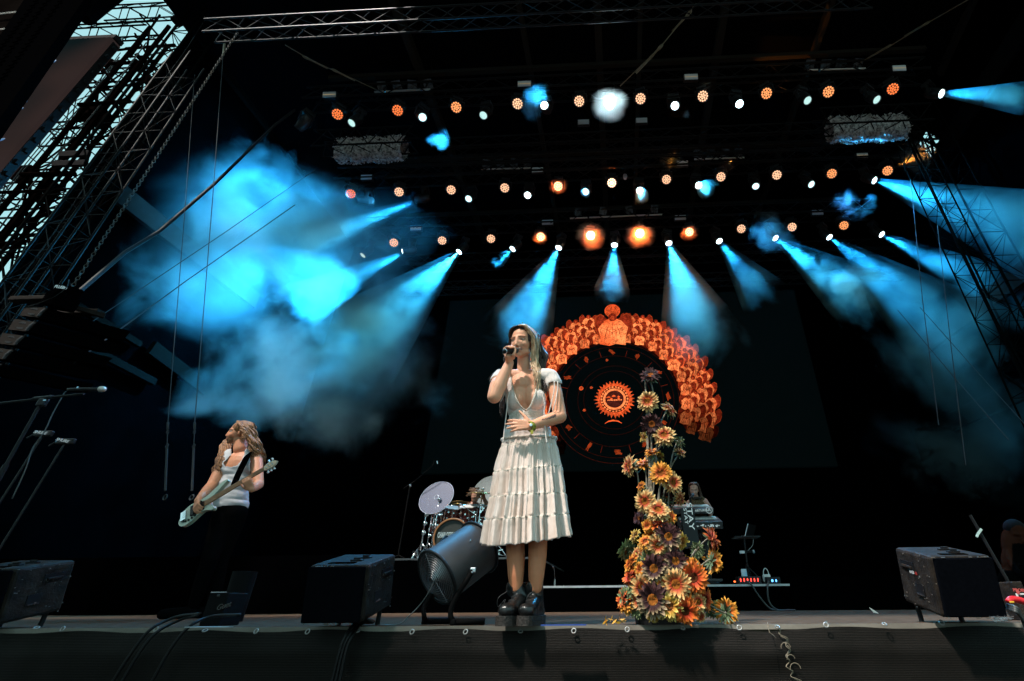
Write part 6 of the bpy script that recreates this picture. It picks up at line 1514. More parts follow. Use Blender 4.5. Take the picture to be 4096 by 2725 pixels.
e_ = MB(); e_.ell(Lp(886, 1246, -.25), (.014, .012, .010)); e_o = e_.build('orange_pilot_light', emis('pilot_orange', (1, .12, .02), 3)); tag(e_o, 'tiny glowing orange pilot light on the riser lip', 'light')
def fcable(lab, pts, r=.007, m_='rubber', name='cable', cat='cable', group=None):
    mb = MB(); mb.tube(crom(pts, 8), r, 6); o = mb.build(name, M[m_], smooth=True); tag(o, lab, cat, group); return o
M['cable_grey'] = mat('cable_dim', (.05, .055, .055), .45)
fcable('black cable hanging off the riser lip to the floor, right one', [U(3074, 2325, 6.84), U(3070, 2360, 6.80), U(3078, 2410, 6.8), Vector((U(3110, 2440, 6.75).x, 6.75, .01)), Vector((U(3160, 2440, 6.5).x, 6.5, .01))], .011, 'cable_grey')
fcable('black cable hanging off the riser lip to the floor, left one', [U(2990, 2325, 6.84), U(3010, 2345, 6.80), U(3040, 2390, 6.8), Vector((U(3090, 2430, 6.75).x, 6.75, .01)), Vector((U(3180, 2440, 6.3).x, 6.3, .01))], .011, 'cable_grey')
t = thing('jack_plug', U(2219, 2340, 6.9), 'little silver plug standing on the riser lip with a thin lead', 'plug'); p = U(2219, 2336, 6.9); m_ = MB(); m_.cyl(p + Vector((0, 0, -.02)), p + Vector((0, 0, .05)), .012); m_.tube(crom([p + Vector((0, 0, .05)), U(2219, 2300, 6.9), U(2216, 2275, 6.9), U(2208, 2266, 6.9)]), .004, 5); m_.build('plug', M['steel'], t)

# ------------------------------------------------------------------ drum kit and drummer
YD = 7.9
def D(cx, cy, dY=0.0): return U(1550 + cx / 2.24, 1850 + cy / 2.24, YD + dY)
dk_ = thing('drum_kit', (D(560, 800).x, YD, zd), 'drum kit of dark red shells with chrome stands and a lettered bass drum', 'drum kit')
M['shell'] = mat('drum_shell', (.10, .010, .006), .25, c2=(.02, .003, .002), vscale=14, stretch=(6, 6, .6), coat=.5, ramp=(.4, .6)); M['head_w'] = mat('drum_head', (.5, .5, .48), .6); M['head_b'] = mat('bass_head', (.018, .022, .018), .5)
def drum(name, c, ax, r, L, head='head_w'):
    c = Vector(c); ax = Vector(ax).normalized(); m_ = MB(); m_.lathe([(r, -L / 2), (r, L / 2)], c, ax, 28); sh = m_.build(name, M['shell'], dk_, smooth=False)
    h_ = MB()
    for s_ in (-1, 1): h_.ring(c + ax * (s_ * L / 2), ax, r + .006, .010, 28, 6)
    fr = frame(ax, (1, 0, .01))
    for k in range(8): a = k * math.pi / 4 + .3; o_ = fr @ Vector((math.cos(a), math.sin(a), 0)) * (r + .014); h_.cyl(c + o_ - ax * L * .45, c + o_ + ax * L * .45, .005, seg=5); h_.box(c + o_ + ax * L * .2, (.02, .02, .04), fr); h_.box(c + o_ - ax * L * .2, (.02, .02, .04), fr)
    h_.build('hoops_and_lugs', M['chrome'], sh); q_ = MB(); q_.lathe([(r - .002, 0), (r - .02, .003), (.001, .004)], c + ax * (L / 2 + .002), ax, 28); q_.build('drum_skin', M[head], sh); return sh
# bass drum facing the audience
bc = D(563, 668, -.45); brr = (D(710, 668, -.45).x - D(415, 668, -.45).x) / 2; bc.z = max(bc.z, zd + brr + .02)
bd = drum('bass_drum', bc + Vector((0, .2, 0)), (0.08, -1, 0.0), brr, .38, 'head_b')
m_ = MB(); m_.ring(bc + Vector((.016, -.012, 0)), (.08, -1, 0), brr + .004, .014, 40, 6); m_.build('wooden_hoop', mat('hoop_wood', (.30, .13, .05), .4), bd)
tx = D(572, 655, -.45); text_mesh('drum_lettering', 'CHARLOTTE WESSELS', Vector((tx.x, bc.y - .030, tx.z)), frame((.08, -1, 0), (1, .08, 0)), .105, M['print'], bd, sx=.62 * (2 * brr * .9 / .75), bold=.002)
text_mesh('drum_emblem', 'W', Vector((tx.x, bc.y - .030, tx.z - .075)), frame((.08, -1, 0), (1, .08, 0)), .06, M['print'], bd)
for (x, y, dY, r, L, t_) in ((580, 470, -.12, .145, .22, (.15, -.35, 1)), (730, 460, -.10, .155, .22, (.0, -.35, 1)), (480, 548, .1, .15, .26, (.1, -.2, 1)), (815, 590, .1, .19, .32, (-.05, -.2, 1)), (880, 440, .1, .12, .18, (-.1, -.35, 1)), (655, 545, .2, .17, .16, (0, -.2, 1))): drum('tom_drum', D(x, y, dY), t_, r, L)
m_ = MB(); m_.ring(D(735, 680, -.2), (.3, -1, 0), .22, .012, 30, 6); m_.build('drum_rim', M['chrome'], dk_)
M['cymbal'] = mat('cymbal_bronze', (.42, .30, .12), .28, 1.0, var=.2, vscale=30); M['acryl'] = mat('clear_disc', (.13, .15, .24), .4, alpha=.62, spec=.3)
def cymbal(c, nrm, r, lab=None, m_='cymbal', tk=.004):
    m1 = MB(); m1.lathe([(.001, .018), (.03, .014), (.045, .004), (r * .6, -.004), (r, -.014), (r, -.018), (r * .6, -.008), (.045, -.0), (.001, .01)], c, nrm, 36); return m1.build('cymbal', M[m_], dk_, smooth=True)
cymbal(D(845, 268, -.1), (.05, -.16, 1), .25); cymbal(D(655, 350, .2), (0, -.05, 1), .17); cymbal(D(660, 372, .2), (0, -.02, 1), .16)
# the big clear disc on the left
dc_ = D(438, 313, -.25); m1 = MB(); rr_ = (D(594, 313, -.25).x - D(283, 313, -.25).x) / 2; nrm = Vector((-.12, -.90, .32)).normalized(); m1.lathe([(.035, 0), (rr_, .0), (rr_ + .003, -.002), (rr_, -.004), (.035, -.004)], dc_, nrm, 48); cd_ = m1.build('clear_disc', M['acryl'], dk_)
m1 = MB(); m1.ring(dc_, nrm, .035, .006, 18, 6); m1.ring(dc_, nrm, rr_, .0035, 48, 5); m1.build('disc_rim', mat('disc_rim', (.55, .6, .7), .3, .3), cd_)
m1 = MB(); m1.lathe([(.035, 0), (.27, .0), (.27, -.004), (.035, -.004)], D(905, 245, .35), nrm, 40); m1.build('clear_disc', mat('disc_teal', (.04, .10, .10), .4, alpha=.6), dk_)
def stand(pts, r=.015, feet=True, cl=()):
    m1 = MB(); P = [D(*p) for p in pts]; b0 = P[-1]; b0.z = zd + .12; m1.tube(P, [r * .7] * (len(P) - 1) + [r], 8)
    for i, p in enumerate(P[:-1]): m1.ell(p, r * 1.9, su=8, sv=6)
    for f_ in cl: p = P[0].lerp(P[-1], f_); m1.cyl(p + Vector((0, 0, -.03)), p + Vector((0, 0, .03)), r * 1.7, seg=8); m1.box(p + Vector((.025, -.01, 0)), (.035, .02, .03), bev=.004)
    if feet:
        for k in range(3): a = k * 2.09 + .4; m1.cyl(b0 + Vector((0, 0, .16)), b0 + Vector((.26 * math.cos(a), .26 * math.sin(a), -.11)), r * .8, seg=6); m1.cyl(b0, b0 + Vector((.15 * math.cos(a), .15 * math.sin(a), -.02)), r * .6, seg=6)
    m1.build('cymbal_stand', M['chrome'], dk_, smooth=True)
stand([(370, 330, -.15), (345, 470, -.15), (292, 820, -.15)], .016, cl=(.3, .45, .62)); stand([(465, 330, -.3), (435, 520, -.3), (400, 800, -.3)], .016, cl=(.25, .5, .7)); stand([(398, 500, -.2), (375, 600, -.2), (352, 780, -.2)], .010, cl=(.2, .5)); stand([(438, 330, -.22), (412, 540, -.22), (395, 800, -.2)], .009)
stand([(855, 240, -.1), (835, 380, -.15), (815, 560, -.2), (785, 800, -.2)], .014, cl=(.3, .55, .8)); stand([(655, 375, -.3), (790, 470, -.25), (780, 800, -.2)], .011, cl=(.5,)); stand([(1010, 600, -.1), (960, 845, -.1)], .012); stand([(500, 440, 0), (470, 780, 0)], .010, cl=(.2, .6))
mm = MB(); q = random.Random(9)
for k in range(70): p = D(q.choice((470, 520, 600, 690, 760, 830, 870)) + q.uniform(-30, 30), q.uniform(410, 620), q.uniform(-.3, -.05)); mm.box(p, (q.uniform(.01, .03), .02, q.uniform(.01, .04)), Matrix.Rotation(q.uniform(0, 3), 3, 'Y'))
for k in range(40): p = D(q.uniform(230, 420), q.uniform(790, 850), -.25); p.z = max(p.z, zd + .01); mm.box(p, (q.uniform(.02, .07), .02, .012), Matrix.Rotation(q.uniform(-.6, .6), 3, 'Y'))
for k in range(22): p = D(q.uniform(880, 1040), q.uniform(760, 850), -.25); p.z = max(p.z, zd + .01); mm.box(p, (q.uniform(.02, .08), .02, .010), Matrix.Rotation(q.uniform(-.6, .6), 3, 'Y'))
mm.build('clamps_and_wingnuts', M['chrome'], dk_)
dr = thing('person', (D(800, 500).x, YD + .35, zd), 'bearded drummer in a light vest bending over behind his drum kit', 'person')
hc = D(790, 315, .35); fwv = Vector((-.25, -.85, -.48)).normalized(); upv = Vector((-.1, -.3, .9)); upv = (upv - fwv * upv.dot(fwv)).normalized(); hfr = Matrix((fwv.cross(upv), fwv, upv)).transposed(); hs = .95
b = MB(); nb = D(812, 365, .5); T = head_prims(b, hc, hfr, hs, nb, .055); sL, sR = D(745, 385, .45), D(900, 360, .45); b.cap(sL, sR, .06, .06); b.ell(D(815, 440, .5), (.17, .11, .17)); b.ell(D(815, 560, .55), (.16, .12, .2)); b.ell(D(820, 640, .55), (.17, .14, .12))
e1, w1_ = D(740, 500, .25), D(700, 480, .0); limb(b, [sL, e1, w1_], [.055, .045, .03]); e2, w2_ = D(915, 420, .2), D(868, 330, .1); limb(b, [sR, e2, w2_], [.055, .045, .03]); hand(b, w1_, (-.5, -.8, -.1), (0, 0, -1), 1, 1, curl=(.9, .9, .9, .9)); hand(b, w2_, (-.2, -.5, .8), (-.5, .5, 0), 1, 1, curl=(.9, .9, .9, .9))
for sx in (-1, 1): h0 = D(820, 650, .5) + Vector((sx * .1, 0, 0)); k0 = h0 + Vector((sx * .18, -.42, -.05)); limb(b, [h0, k0, Vector((k0.x, k0.y - .05, zd + .06))], [.09, .065, .045])
me = remesh(b, .008, 3); cols = face_paint(me, hc, hfr, hs, (.42, .20, .13), T, beard=(.05, .025, .015), brow=(.05, .03, .02))
for i, v in enumerate(me.vertices):
    if v.co.z < D(820, 600, .5).z: cols[i] = [.012, .012, .013]
paint(me, cols); me.materials.append(M['skin']); linkw('body', me, dr); eyes(T, hfr, hs, dr, .5)
c = MB(); c.ell(D(815, 445, .49), (.182, .122, .165)); c.ell(D(815, 560, .54), (.172, .132, .2)); c.cap(D(770, 385, .45), D(860, 372, .45), .06, .06); me = remesh(c, .01, 3); me.materials.append(mat('light_vest', (.42, .42, .38), .85, var=.2)); linkw('vest', me, dr)
hr = MB(); q = random.Random(41); hr.ell(hc + hfr @ Vector((0, -.03, .04)), (.085, .09, .085), hfr)
for k in range(40):
    j = lambda a: q.uniform(-a, a); a = q.random(); pts = [hc + hfr @ Vector((j(.05), .03, .11)), D(745 + j(12), 280 + j(12), .3), D(722 - 20 * a, 295 + j(15), .28)] if k % 2 else [hc + hfr @ Vector((j(.06), .0, .12)), D(770 + j(40), 240 + j(12), .35), D(800 + j(50), 225 + j(10), .4)]
    lock(hr, pts, .010, .006, 2, flat=.5, ph=j(3))
hr.build('hair', hair_mat('hair_sandy', (.20, .10, .05), (.07, .035, .02)), dr, smooth=True)
# microphone boom at the left of the drums
t = thing('microphone_stand', D(95, 830, -.1), 'thin dark microphone stand with a long drooping boom, left of the drums', 'microphone stand'); m_ = MB()
m_.cyl(D(200, 215, -.3), Vector((D(95, 850, -.3).x, YD - .3, zd + .02)), .011); m_.cyl(D(145, 236, -.3), D(240, 170, -.3), .009); m_.tube(crom([D(240, 170, -.3), D(330, 95, -.3), D(400, 30, -.3), D(420, -20, -.3)]), .007, 5)
for k in range(3): a = k * 2.09; bb = Vector((D(95, 850, -.3).x, YD - .3, zd)); m_.cyl(bb + Vector((0, 0, .1)), bb + Vector((.2 * math.cos(a), .2 * math.sin(a), .01)), .009)
m_.build('stand_pole', M['dark_truss'], t); m_ = MB(); m_.ell(D(203, 207, -.33), .022); m_.build('joint_knob', M['chrome'], t); m_ = MB(); m_.cyl(D(444, -10, -.3), D(449, 14, -.3), .016); m_.build('mic_capsule', M['chrome'], t)
M['cable_blk'] = mat('cable_black', (.006, .006, .0065), .5, spec=.2)
M['black_matte'] = mat('black_matte', (.004, .004, .0045), .8, spec=.1)
# ------------------------------------------------------------------ front: speakers, fan, microphone stands, cables
M['sub_top'] = mat('sub_cabinet', (.030, .023, .018), .6, c2=(.012, .010, .009), vscale=18, bump=.4, bscale=70, spec=.08)
M['sub_front'] = mat('sub_grille', (.003, .0035, .005), 1.0, spec=.0, var=.2, vscale=60)
M['scuff'] = mat('scuffed_edge', (.10, .085, .07), .6)
def sub(name, lab, bl, w_, h_, d_, tilt, yaw, prints=True, side=1):
    "bl: front lower left corner in the world; tilt leans the front towards the crowd"
    t = thing(name, bl, lab, 'loudspeaker', 'wedge tilted floor loudspeakers'); Rm = Matrix.Rotation(yaw, 3, 'Z') @ Matrix.Rotation(tilt, 3, 'X')
    def Q(x, y, z): return Vector(bl) + Rm @ Vector((x, y, z))
    m_ = MB(); m_.box(Q(w_ / 2, d_ / 2 + .01, h_ / 2), (w_, d_ - .02, h_), Rm, bev=.016); m_.build('cabinet', M['sub_top'], t)
    m_ = MB(); m_.box(Q(w_ / 2, .004, h_ / 2), (w_ - .014, .016, h_ - .014), Rm, bev=.006); m_.build('front_grille', M['sub_front'], t)
    # slot and two latches on top
    m_ = MB(); m_.box(Q(w_ * .48, d_ * .18, h_ + .001), (w_ * .44, d_ * .10, .004), Rm); m_.build('top_slot', M['black_cloth'], t)
    for (x, y) in ((.62, .36), (.64, .60)):
        m_ = MB(); m_.box(Q(w_ * x, d_ * y, h_ + .004), (w_ * .20, d_ * .07, .008), Rm, bev=.002); m_.cyl(Q(w_ * (x - .05), d_ * y, h_ + .012), Q(w_ * (x + .06), d_ * y, h_ + .012), .006); m_.build('top_latch', M['black_metal'], t)
    sx = 0 if side < 0 else w_; o_ = -.003 if side < 0 else .003
    m_ = MB(); 
    for z, y in ((.72, .70), ): 
        m_.box(Q(sx, d_ * y, h_ * z), (.006, d_ * .36, h_ * .16), Rm); 
    hn = m_.build('side_handle', M['black_metal'], t); m_ = MB(); m_.box(Q(sx + o_ * 1.6, d_ * .70, h_ * .70), (.010, d_ * .26, h_ * .05), Rm, bev=.003); m_.build('grip', M['sub_top'], hn)
    m_ = MB(); m_.box(Q(sx, d_ * .46, h_ * .35), (.006, d_ * .22, h_ * .20), Rm); pn = m_.build('connector_panel', M['black_metal'], t); m_ = MB(); m_.box(Q(sx + o_ * 1.6, d_ * .46, h_ * .26), (.006, d_ * .16, .006), Rm); m_.build('bright_edge', M['steel'], pn)
    # feet keeping it off the deck
    
    m_ = MB(); p = Q(w_ * .15, d_ * .9, 0); m_.cyl(p, (p.x, p.y, .0), .012); m_.build('rear_prop', M['black_metal'], t); m_ = MB(); p = Q(w_ * .85, d_ * .9, 0); m_.cyl(p, (p.x, p.y, .0), .012); m_.build('rear_prop', M['black_metal'], t); sc_ = MB(); q = random.Random(int(w_ * 1000) + 3)
    for k in range(26): sc_.box(Q(sx + o_ * .6, d_ * q.random(), h_ * q.random()), (.003, q.uniform(.003, .010), q.uniform(.002, .008)), Rm)
    for k in range(14): e = q.random(); sc_.box(Q(w_ * e, -.003, q.choice((.004, h_ - .004))), (q.uniform(.004, .02), .006, .003), Rm)
    sc_.build('scuffs', M['scuff'], t)
    return t, Q, Rm
t, Q, Rm = sub('floor_speaker', 'scuffed black loudspeaker tilted forward on the right, with a small red and white mark', (1.486, 2.615, .020), .282, .266, .356, .212, -.052, side=-1)
text_mesh('maker_mark', 'BASS', Q(-.005, .205, .165), Rm @ frame((-1, 0, 0), (0, -1, 0)), .020, mat('mark_white', (.5, .5, .5), .6), t, extrude=.0006); text_mesh('maker_mark', 'FS', Q(-.005, .165, .165), Rm @ frame((-1, 0, 0), (0, -1, 0)), .020, emis('red_mark_glow', (.7, .02, .01), .4), t, extrude=.0006)  # red mark given a weak glow, no lamp behind it
sub('floor_speaker', 'black loudspeaker with a brown top, left of the drum fan', (-1.585, 2.626, .012), .302, .266, .350, .232, .029, side=1)
p = U(-70, 2500, 2.6); p.z = .012; sub('floor_speaker', 'black loudspeaker with a dull top cut off by the left edge of the view', (U(190, 2500, 2.62).x - .62, 2.62, .012), .302, .266, .34, .2, .12, side=1)
# small litter under the right speaker
q = random.Random(2); lt = MB(); c = U(4000, 2462, 2.56); c.z = .01
for k in range(34): lt.cyl(c + Vector((q.uniform(-.05, .05), q.uniform(-.02, .02), q.uniform(0, .02))), c + Vector((q.uniform(-.05, .05), q.uniform(-.02, .02), q.uniform(0, .03))), .0012, seg=4)
tag(lt.build('wire_tangle', M['steel']), 'little tangle of pale wire ends under the right loudspeaker', 'wire')
# drum fan
YF = 2.95
def Fp(cx, cy, dY=0.0): return U(1550 + cx / 2.24, 1850 + cy / 2.24, YF + dY)
fn = thing('drum_fan', Vector((Fp(600, 1440).x, YF, 0)), 'grey metal drum fan tilted up on bent black tube feet', 'fan')
fa, fb = Fp(500, 985, -.06), Fp(800, 770, .10); ax = (fb - fa).normalized(); rl = .150; rs_ = .150
M['fan_grey'] = mat('fan_grey', (.075, .066, .068), .5, .1, var=.25, vscale=7, bump=.15, bscale=6)
m_ = MB(); Lf = (fb - fa).length; m_.lathe([(rl * .86, -Lf * .20), (rl * .98, -Lf * .19), (rl, -Lf * .16), (rl, -Lf * .155), (rl, Lf * 1.01), (rl, Lf * 1.02), (rl * 1.04, Lf * 1.04), (rl * 1.04, Lf * 1.07), (rl * .94, Lf * 1.071), (rl * .94, Lf * 1.06), (rl * .94, -Lf * .1)], fa, ax, 64); m_.build('fan_drum', M['fan_grey'], fn, smooth=True)
m_ = MB(); m_.ring(fa - ax * Lf * .18, ax, rl + .002, .009, 44, 8); m_.ring(fb + ax * Lf * .05, ax, rl * 1.05, .008, 44, 8); m_.build('drum_rims', M['black_plastic'], fn, smooth=True)
m_ = MB()
for k in range(11): m_.ring(fa - ax * (Lf * .20 + .003 * (10 - k)), ax, rl * (.14 + .08 * k), .0018, 36, 4)
for k in range(6):
    a = k * math.pi / 3; fr = frame(ax, (1, 0, 0)); o_ = fr @ Vector((math.cos(a), math.sin(a), 0)); m_.cyl(fa - ax * (Lf * .24) + o_ * rl * .12, fa - ax * (Lf * .19) + o_ * rl * .98, .002, seg=5)
m_.build('wire_guard', M['steel'], fn)
m_ = MB(); m_.lathe([(.001, -.03), (.035, -.028), (.045, .0), (.045, .10)], fa - ax * Lf * .12, ax, 20); 
fr = frame(ax, (1, 0, 0))
for k in range(5):
    a = k * 2 * math.pi / 5; u = fr @ Vector((math.cos(a), math.sin(a), 0)); v = fr @ Vector((-math.sin(a), math.cos(a), 0)); c = fa + ax * .03; m_.add([c + u * .04 - v * .015, c + u * .135 - v * .04 + ax * .03, c + u * .135 + v * .05 - ax * .01, c + u * .04 + v * .02], [(0, 1, 2, 3)])
m_.build('motor_and_blades', M['black_plastic'], fn)
m_ = MB(); P1, P2, P3 = Fp(447, 760, .02), Fp(540, 672, .10), Fp(585, 712, .10); m_.tube([Fp(440, 765, .03), P2 + Vector((-.01, 0, .004)), P2, P3], .011, 8); m_.build('carry_handle', M['black_metal'], fn)
m_ = MB(); A_, B_ = Fp(450, 835, .0), Fp(610, 690, .10); m_.cyl(A_, B_, .006); m_.build('seam_strip', M['black_metal'], fn)
# bent tube legs
for nm, pts in (('l', [(450, 1115, .02), (335, 1285, .0), (330, 1385, -.02), (345, 1415, .06)]), ('r', [(765, 955, -.10), (710, 1060, -.14), (640, 1165, -.14), (570, 1310, -.14), (572, 1395, -.14), (600, 1425, -.13)])):
    P = [Fp(*p) for p in pts]; P[-1].z = .016; m_ = MB(); m_.tube(crom(P, 5), .013, 8); e0 = Vector((P[-1].x, P[-1].y, .016)); m_.cyl(e0, e0 + Vector((.15, .04, 0)), .016, seg=8); m_.box(e0 + Vector((-.004, -.005, -.001)), (.03, .03, .03), bev=.006); m_.build('leg', M['dark_truss'], fn, smooth=True)
m_ = MB(); m_.box(Fp(765, 965, -.11), (.035, .015, .028), frame((0, 0, 1), (1, 0, .6)), bev=.006); m_.ell(Fp(757, 985, -.125), .007); m_.ell(Fp(560, 893, -.155), .006); m_.ell(Fp(745, 705, -.10), .006); m_.build('bolts', M['steel'], fn)
fcable('thin pale lead running from the fan down to the stage floor', [Fp(445, 1005, -.10), Fp(370, 1160, -.12), Fp(300, 1265, -.12), Fp(200, 1370, -.15), Vector((Fp(120, 1420, -.15).x, 2.78, .008)), Vector((Fp(20, 1420, -.1).x, 2.72, .006))], .0032, 'cable_grey')
# microphone stand at the left
YM = 3.0
def Mp(cx, cy, dY=0.0): return U(cx / 1.845, 1150 + cy / 1.845, YM + dY)
ms_ = thing('microphone_stand', Vector((Mp(-60, 1500).x, YM, 0)), 'black microphone stand with a silver microphone on its boom, far left', 'microphone stand')
m_ = MB(); j0 = Mp(305, 850); ft = Mp(45, 1310); fd = (ft - j0).normalized(); foot = j0 + fd * (j0.z / -fd.z); m_.cyl(j0, ft, .0095); m_.cyl(ft, foot, .015)
for k in range(3): a = k * 2.09 + .3; bb = foot + Vector((0, 0, .10)); m_.cyl(bb, Vector((foot.x + .28 * math.cos(a), foot.y + .28 * math.sin(a), .012)), .011)
m_.build('stand_pole', M['black_metal'], ms_); m_ = MB(); m_.cyl(Mp(-60, 862), Mp(620, 785), .0085); m_.build('boom', M['black_metal'], ms_)
m_ = MB(); m_.cyl(Mp(255, 822), Mp(390, 808), .014); m_.box(Mp(315, 850), (.05, .04, .06), frame((0, 0, 1), (1, 0, -.1)), bev=.01); m_.build('joint', M['black_plastic'], ms_)
m_ = MB(); m_.box(Mp(328, 832, -.022), (.018, .003, .008)); m_.box(Mp(572, 737, -.017), (.010, .003, .012)); m_.build('stand_badge', emis('badge_glow', (.2, .5, .65), .5), ms_)  # badge carries an added glow though it is no lamp
mcr = thing('microphone', Mp(640, 755), 'silver headed vocal microphone clipped to the far left stand', 'microphone'); m_ = MB(); A_, B_ = Mp(500, 752), Mp(735, 752); d_ = (B_ - A_).normalized(); m_.lathe([(.008, 0), (.010, .02), (.012, .10), (.015, (B_ - A_).length)], A_, d_, 16); m_.build('handle', M['black_plastic'], mcr, smooth=True); m_ = MB(); m_.lathe([(.015, 0), (.022, .008), (.023, .02), (.018, .034), (.001, .042)], B_, d_, 18); m_.build('grille_head', mat('mic_silver', (.62, .58, .53), .3, .8, bump=.4, bscale=300), mcr, smooth=True)
fcable('thin cable hanging from the far left microphone down its stand', [Mp(520, 750), Mp(480, 775), Mp(440, 840), Mp(385, 940), Mp(330, 1060), Mp(240, 1190), Mp(190, 1340), Mp(90, 1560)], .0035, 'cable_grey')
# two little instrument microphones in the dark behind it
M['shure'] = emis('small_print_glow', (.6, .8, .85), .3)  # white letters glow by themselves to stand out in the gloom
for (x, y, a_, lab) in ((300, 1072, 8, 'left'), (463, 1130, 12, 'right')):
    c = U(x / 1.845, 1150 + y / 1.845, 4.0); t = thing('small_microphone', c, f'small dark boxed microphone with white letters, {lab} of the two in the gloom', 'microphone', 'small lettered microphones'); fr = frame((0, -1, .0), (1, 0, -math.tan(R(a_)))); m_ = MB(); m_.box(c + Vector((0, .03, 0)), (.16, .035, .05), frame((0, -.0, 1), (1, 0, -math.tan(R(a_)))), bev=.008); m_.cyl(c + Vector((-.09, .03, -.0)), c + Vector((-.14, .03, -.04)), .008); m_.cyl(c + Vector((0, .03, 0)), Vector((c.x - .1, 4.03, 0)), .008); m_.build('mic_case', M['black_plastic'], t)
    text_mesh('mic_lettering', 'SHURE', c + Vector((0, -.004, 0)), fr, .028 * 1.3, M['shure'], t, sx=1.25, shear=.2)
# right hand stand with pale tape and edge things
t = thing('boom_stand', U(3935, 2270, 3.6), 'thin dark leaning stand with pale strips behind the right loudspeaker', 'stand'); m_ = MB(); A_ = U(3880, 2060, 3.6); B_ = U(3960, 2200, 3.6); d_ = (B_ - A_).normalized(); m_.cyl(A_, B_ + d_ * ((B_.z) / -d_.z), .010); m_.build('stand_pole', M['black_metal'], t)
for (xa, ya, xb, yb) in ((3907, 2147, 3911, 2138), (3912, 2136, 3918, 2127), (3919, 2126, 3925, 2117)): m_ = MB(); m_.cyl(U(xa, ya, 3.58), U(xb, yb, 3.58), .008, seg=6); m_.build('tape_strip', emis('tape_glow', (.6, .9, .8), .5), t)  # paleness of the tape comes from a glow put into it
# crew member at the right edge, gloom put into its darkened skin colour
cw = thing('person', Vector((U(4068, 2300, 4.6).x, 4.6, 0)), 'stage hand in black clothes half hidden in the gloom at the right edge', 'person')
def Cp(cx, cy, dY=0.0): return U(3450 + cx / 2.323, 2050 + cy / 2.323, 4.6 + dY)
hc = Cp(1440, 215); fwv = Vector((-.3, -.9, -.3)).normalized(); upv = Vector((0, -.3, .95)); upv = (upv - fwv * upv.dot(fwv)).normalized(); hfr = Matrix((fwv.cross(upv), fwv, upv)).transposed()
b = MB(); nb = Cp(1445, 275, .03); T = head_prims(b, hc, hfr, .95, nb); sL, sR = Cp(1385, 305, .03), Cp(1530, 305, .03); b.cap(sL, sR, .055, .055); b.ell(Cp(1462, 390, .03), (.125, .09, .22)); b.ell(Cp(1465, 540, .03), (.13, .09, .2)); w1_ = Cp(1405, 500, -.05); limb(b, [sL, Cp(1375, 410, .0), w1_], [.05, .04, .028]); hand(b, w1_, Cp(1425, 530, -.08) - w1_, (1, 0, 0), 1, 1); limb(b, [sR, Cp(1560, 420), Cp(1540, 520)], [.05, .04, .03])
for sx in (-1, 1): h0 = Cp(1455, 620, .03) + Vector((sx * .08, 0, 0)); limb(b, [h0, Vector((h0.x, 4.65, .05))], [.08, .05])
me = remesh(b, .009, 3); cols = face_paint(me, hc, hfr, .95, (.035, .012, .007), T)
for i, v in enumerate(me.vertices):
    x, y = proj(v.co); X, Y_ = (x - 3450) * 2.323, (y - 2050) * 2.323
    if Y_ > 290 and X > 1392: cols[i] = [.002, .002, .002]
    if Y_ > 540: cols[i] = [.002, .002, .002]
paint(me, cols); me.materials.append(attr_mat('shaded_skin', rough=1, spec=0)); linkw('body', me, cw); hr = MB(); hr.ell(hc + hfr @ Vector((0, -.03, .05)), (.082, .09, .08), hfr); hr.build('hair', M['black_matte'], cw, smooth=True)
# red handled case and box at the right edge
t = thing('red_tool', U(4060, 2410, 2.75), 'bright red curved plastic handle lying at the right edge', 'tool'); m_ = MB(); m_.tube(crom([U(4032, 2411, 2.75), U(4045, 2399, 2.75), U(4072, 2400, 2.75), U(4110, 2412, 2.75)]), [.008] + [.016] * 22 + [.014] * 2, 8); m_.build('handle', mat('red_plastic', (.55, .01, .015), .35), t, smooth=True); m_ = MB(); m_.box(U(4047, 2409, 2.72), (.022, .006, .008), bev=.002); m_.build('yellow_mark', mat('yellow_mark', (.6, .35, .02), .5), t)
t = thing('power_box', U(4080, 2360, 3.0), 'dark box with a red and white label and a bar code at the right edge', 'box'); A_ = U(4045, 2326, 3.0); B_ = U(4120, 2410, 3.0); m_ = MB(); m_.box(Vector(((A_.x + B_.x) / 2, 3.06, (A_.z) / 2)), (B_.x - A_.x, .12, A_.z), bev=.006); m_.build('box_case', M['sub_top'], t)
text_mesh('box_label', 'PROBEC', U(4084, 2362, 2.995), frame((0, -1, 0), (1, 0, -.05)), .022, emis('red_label_glow', (.8, .10, .08), .5), t, align='CENTER'); m_ = MB(); m_.box(U(4086, 2387, 2.995), (.05, .003, .032)); lb = m_.build('barcode_label', M['white_paint'], t)  # red print of the label brightened by its own glow
m_ = MB(); q = random.Random(6)
for k in range(12): m_.box(U(4076 + 2.2 * k, 2386, 2.992), (q.uniform(.0008, .002), .002, .016))
m_.build('barcode_lines', M['black_plastic'], lb); m_ = MB(); m_.box(U(4071, 2368, 2.993), (.014, .004, .020), frame((0, 0, 1), (1, 0, .3))); m_.build('red_emblem', bpy.data.materials['red_label_glow'], t)
for k, (y0, y1) in enumerate(((2420, 2500), (2428, 2520), (2436, 2540))):
    fcable(['upper', 'middle', 'lower'][k] + ' of three grey cables sagging over the stage edge at the right', [U(4030, y0, 2.66), U(4065, y0 + 12, 2.56), U(4092, y0 + 50, EDGE_Y - .09), U(4115, y1 + 30, EDGE_Y - .12)], .008, 'cable_lit' if 'cable_lit' in M else 'cable_grey', group='cables at the right edge')
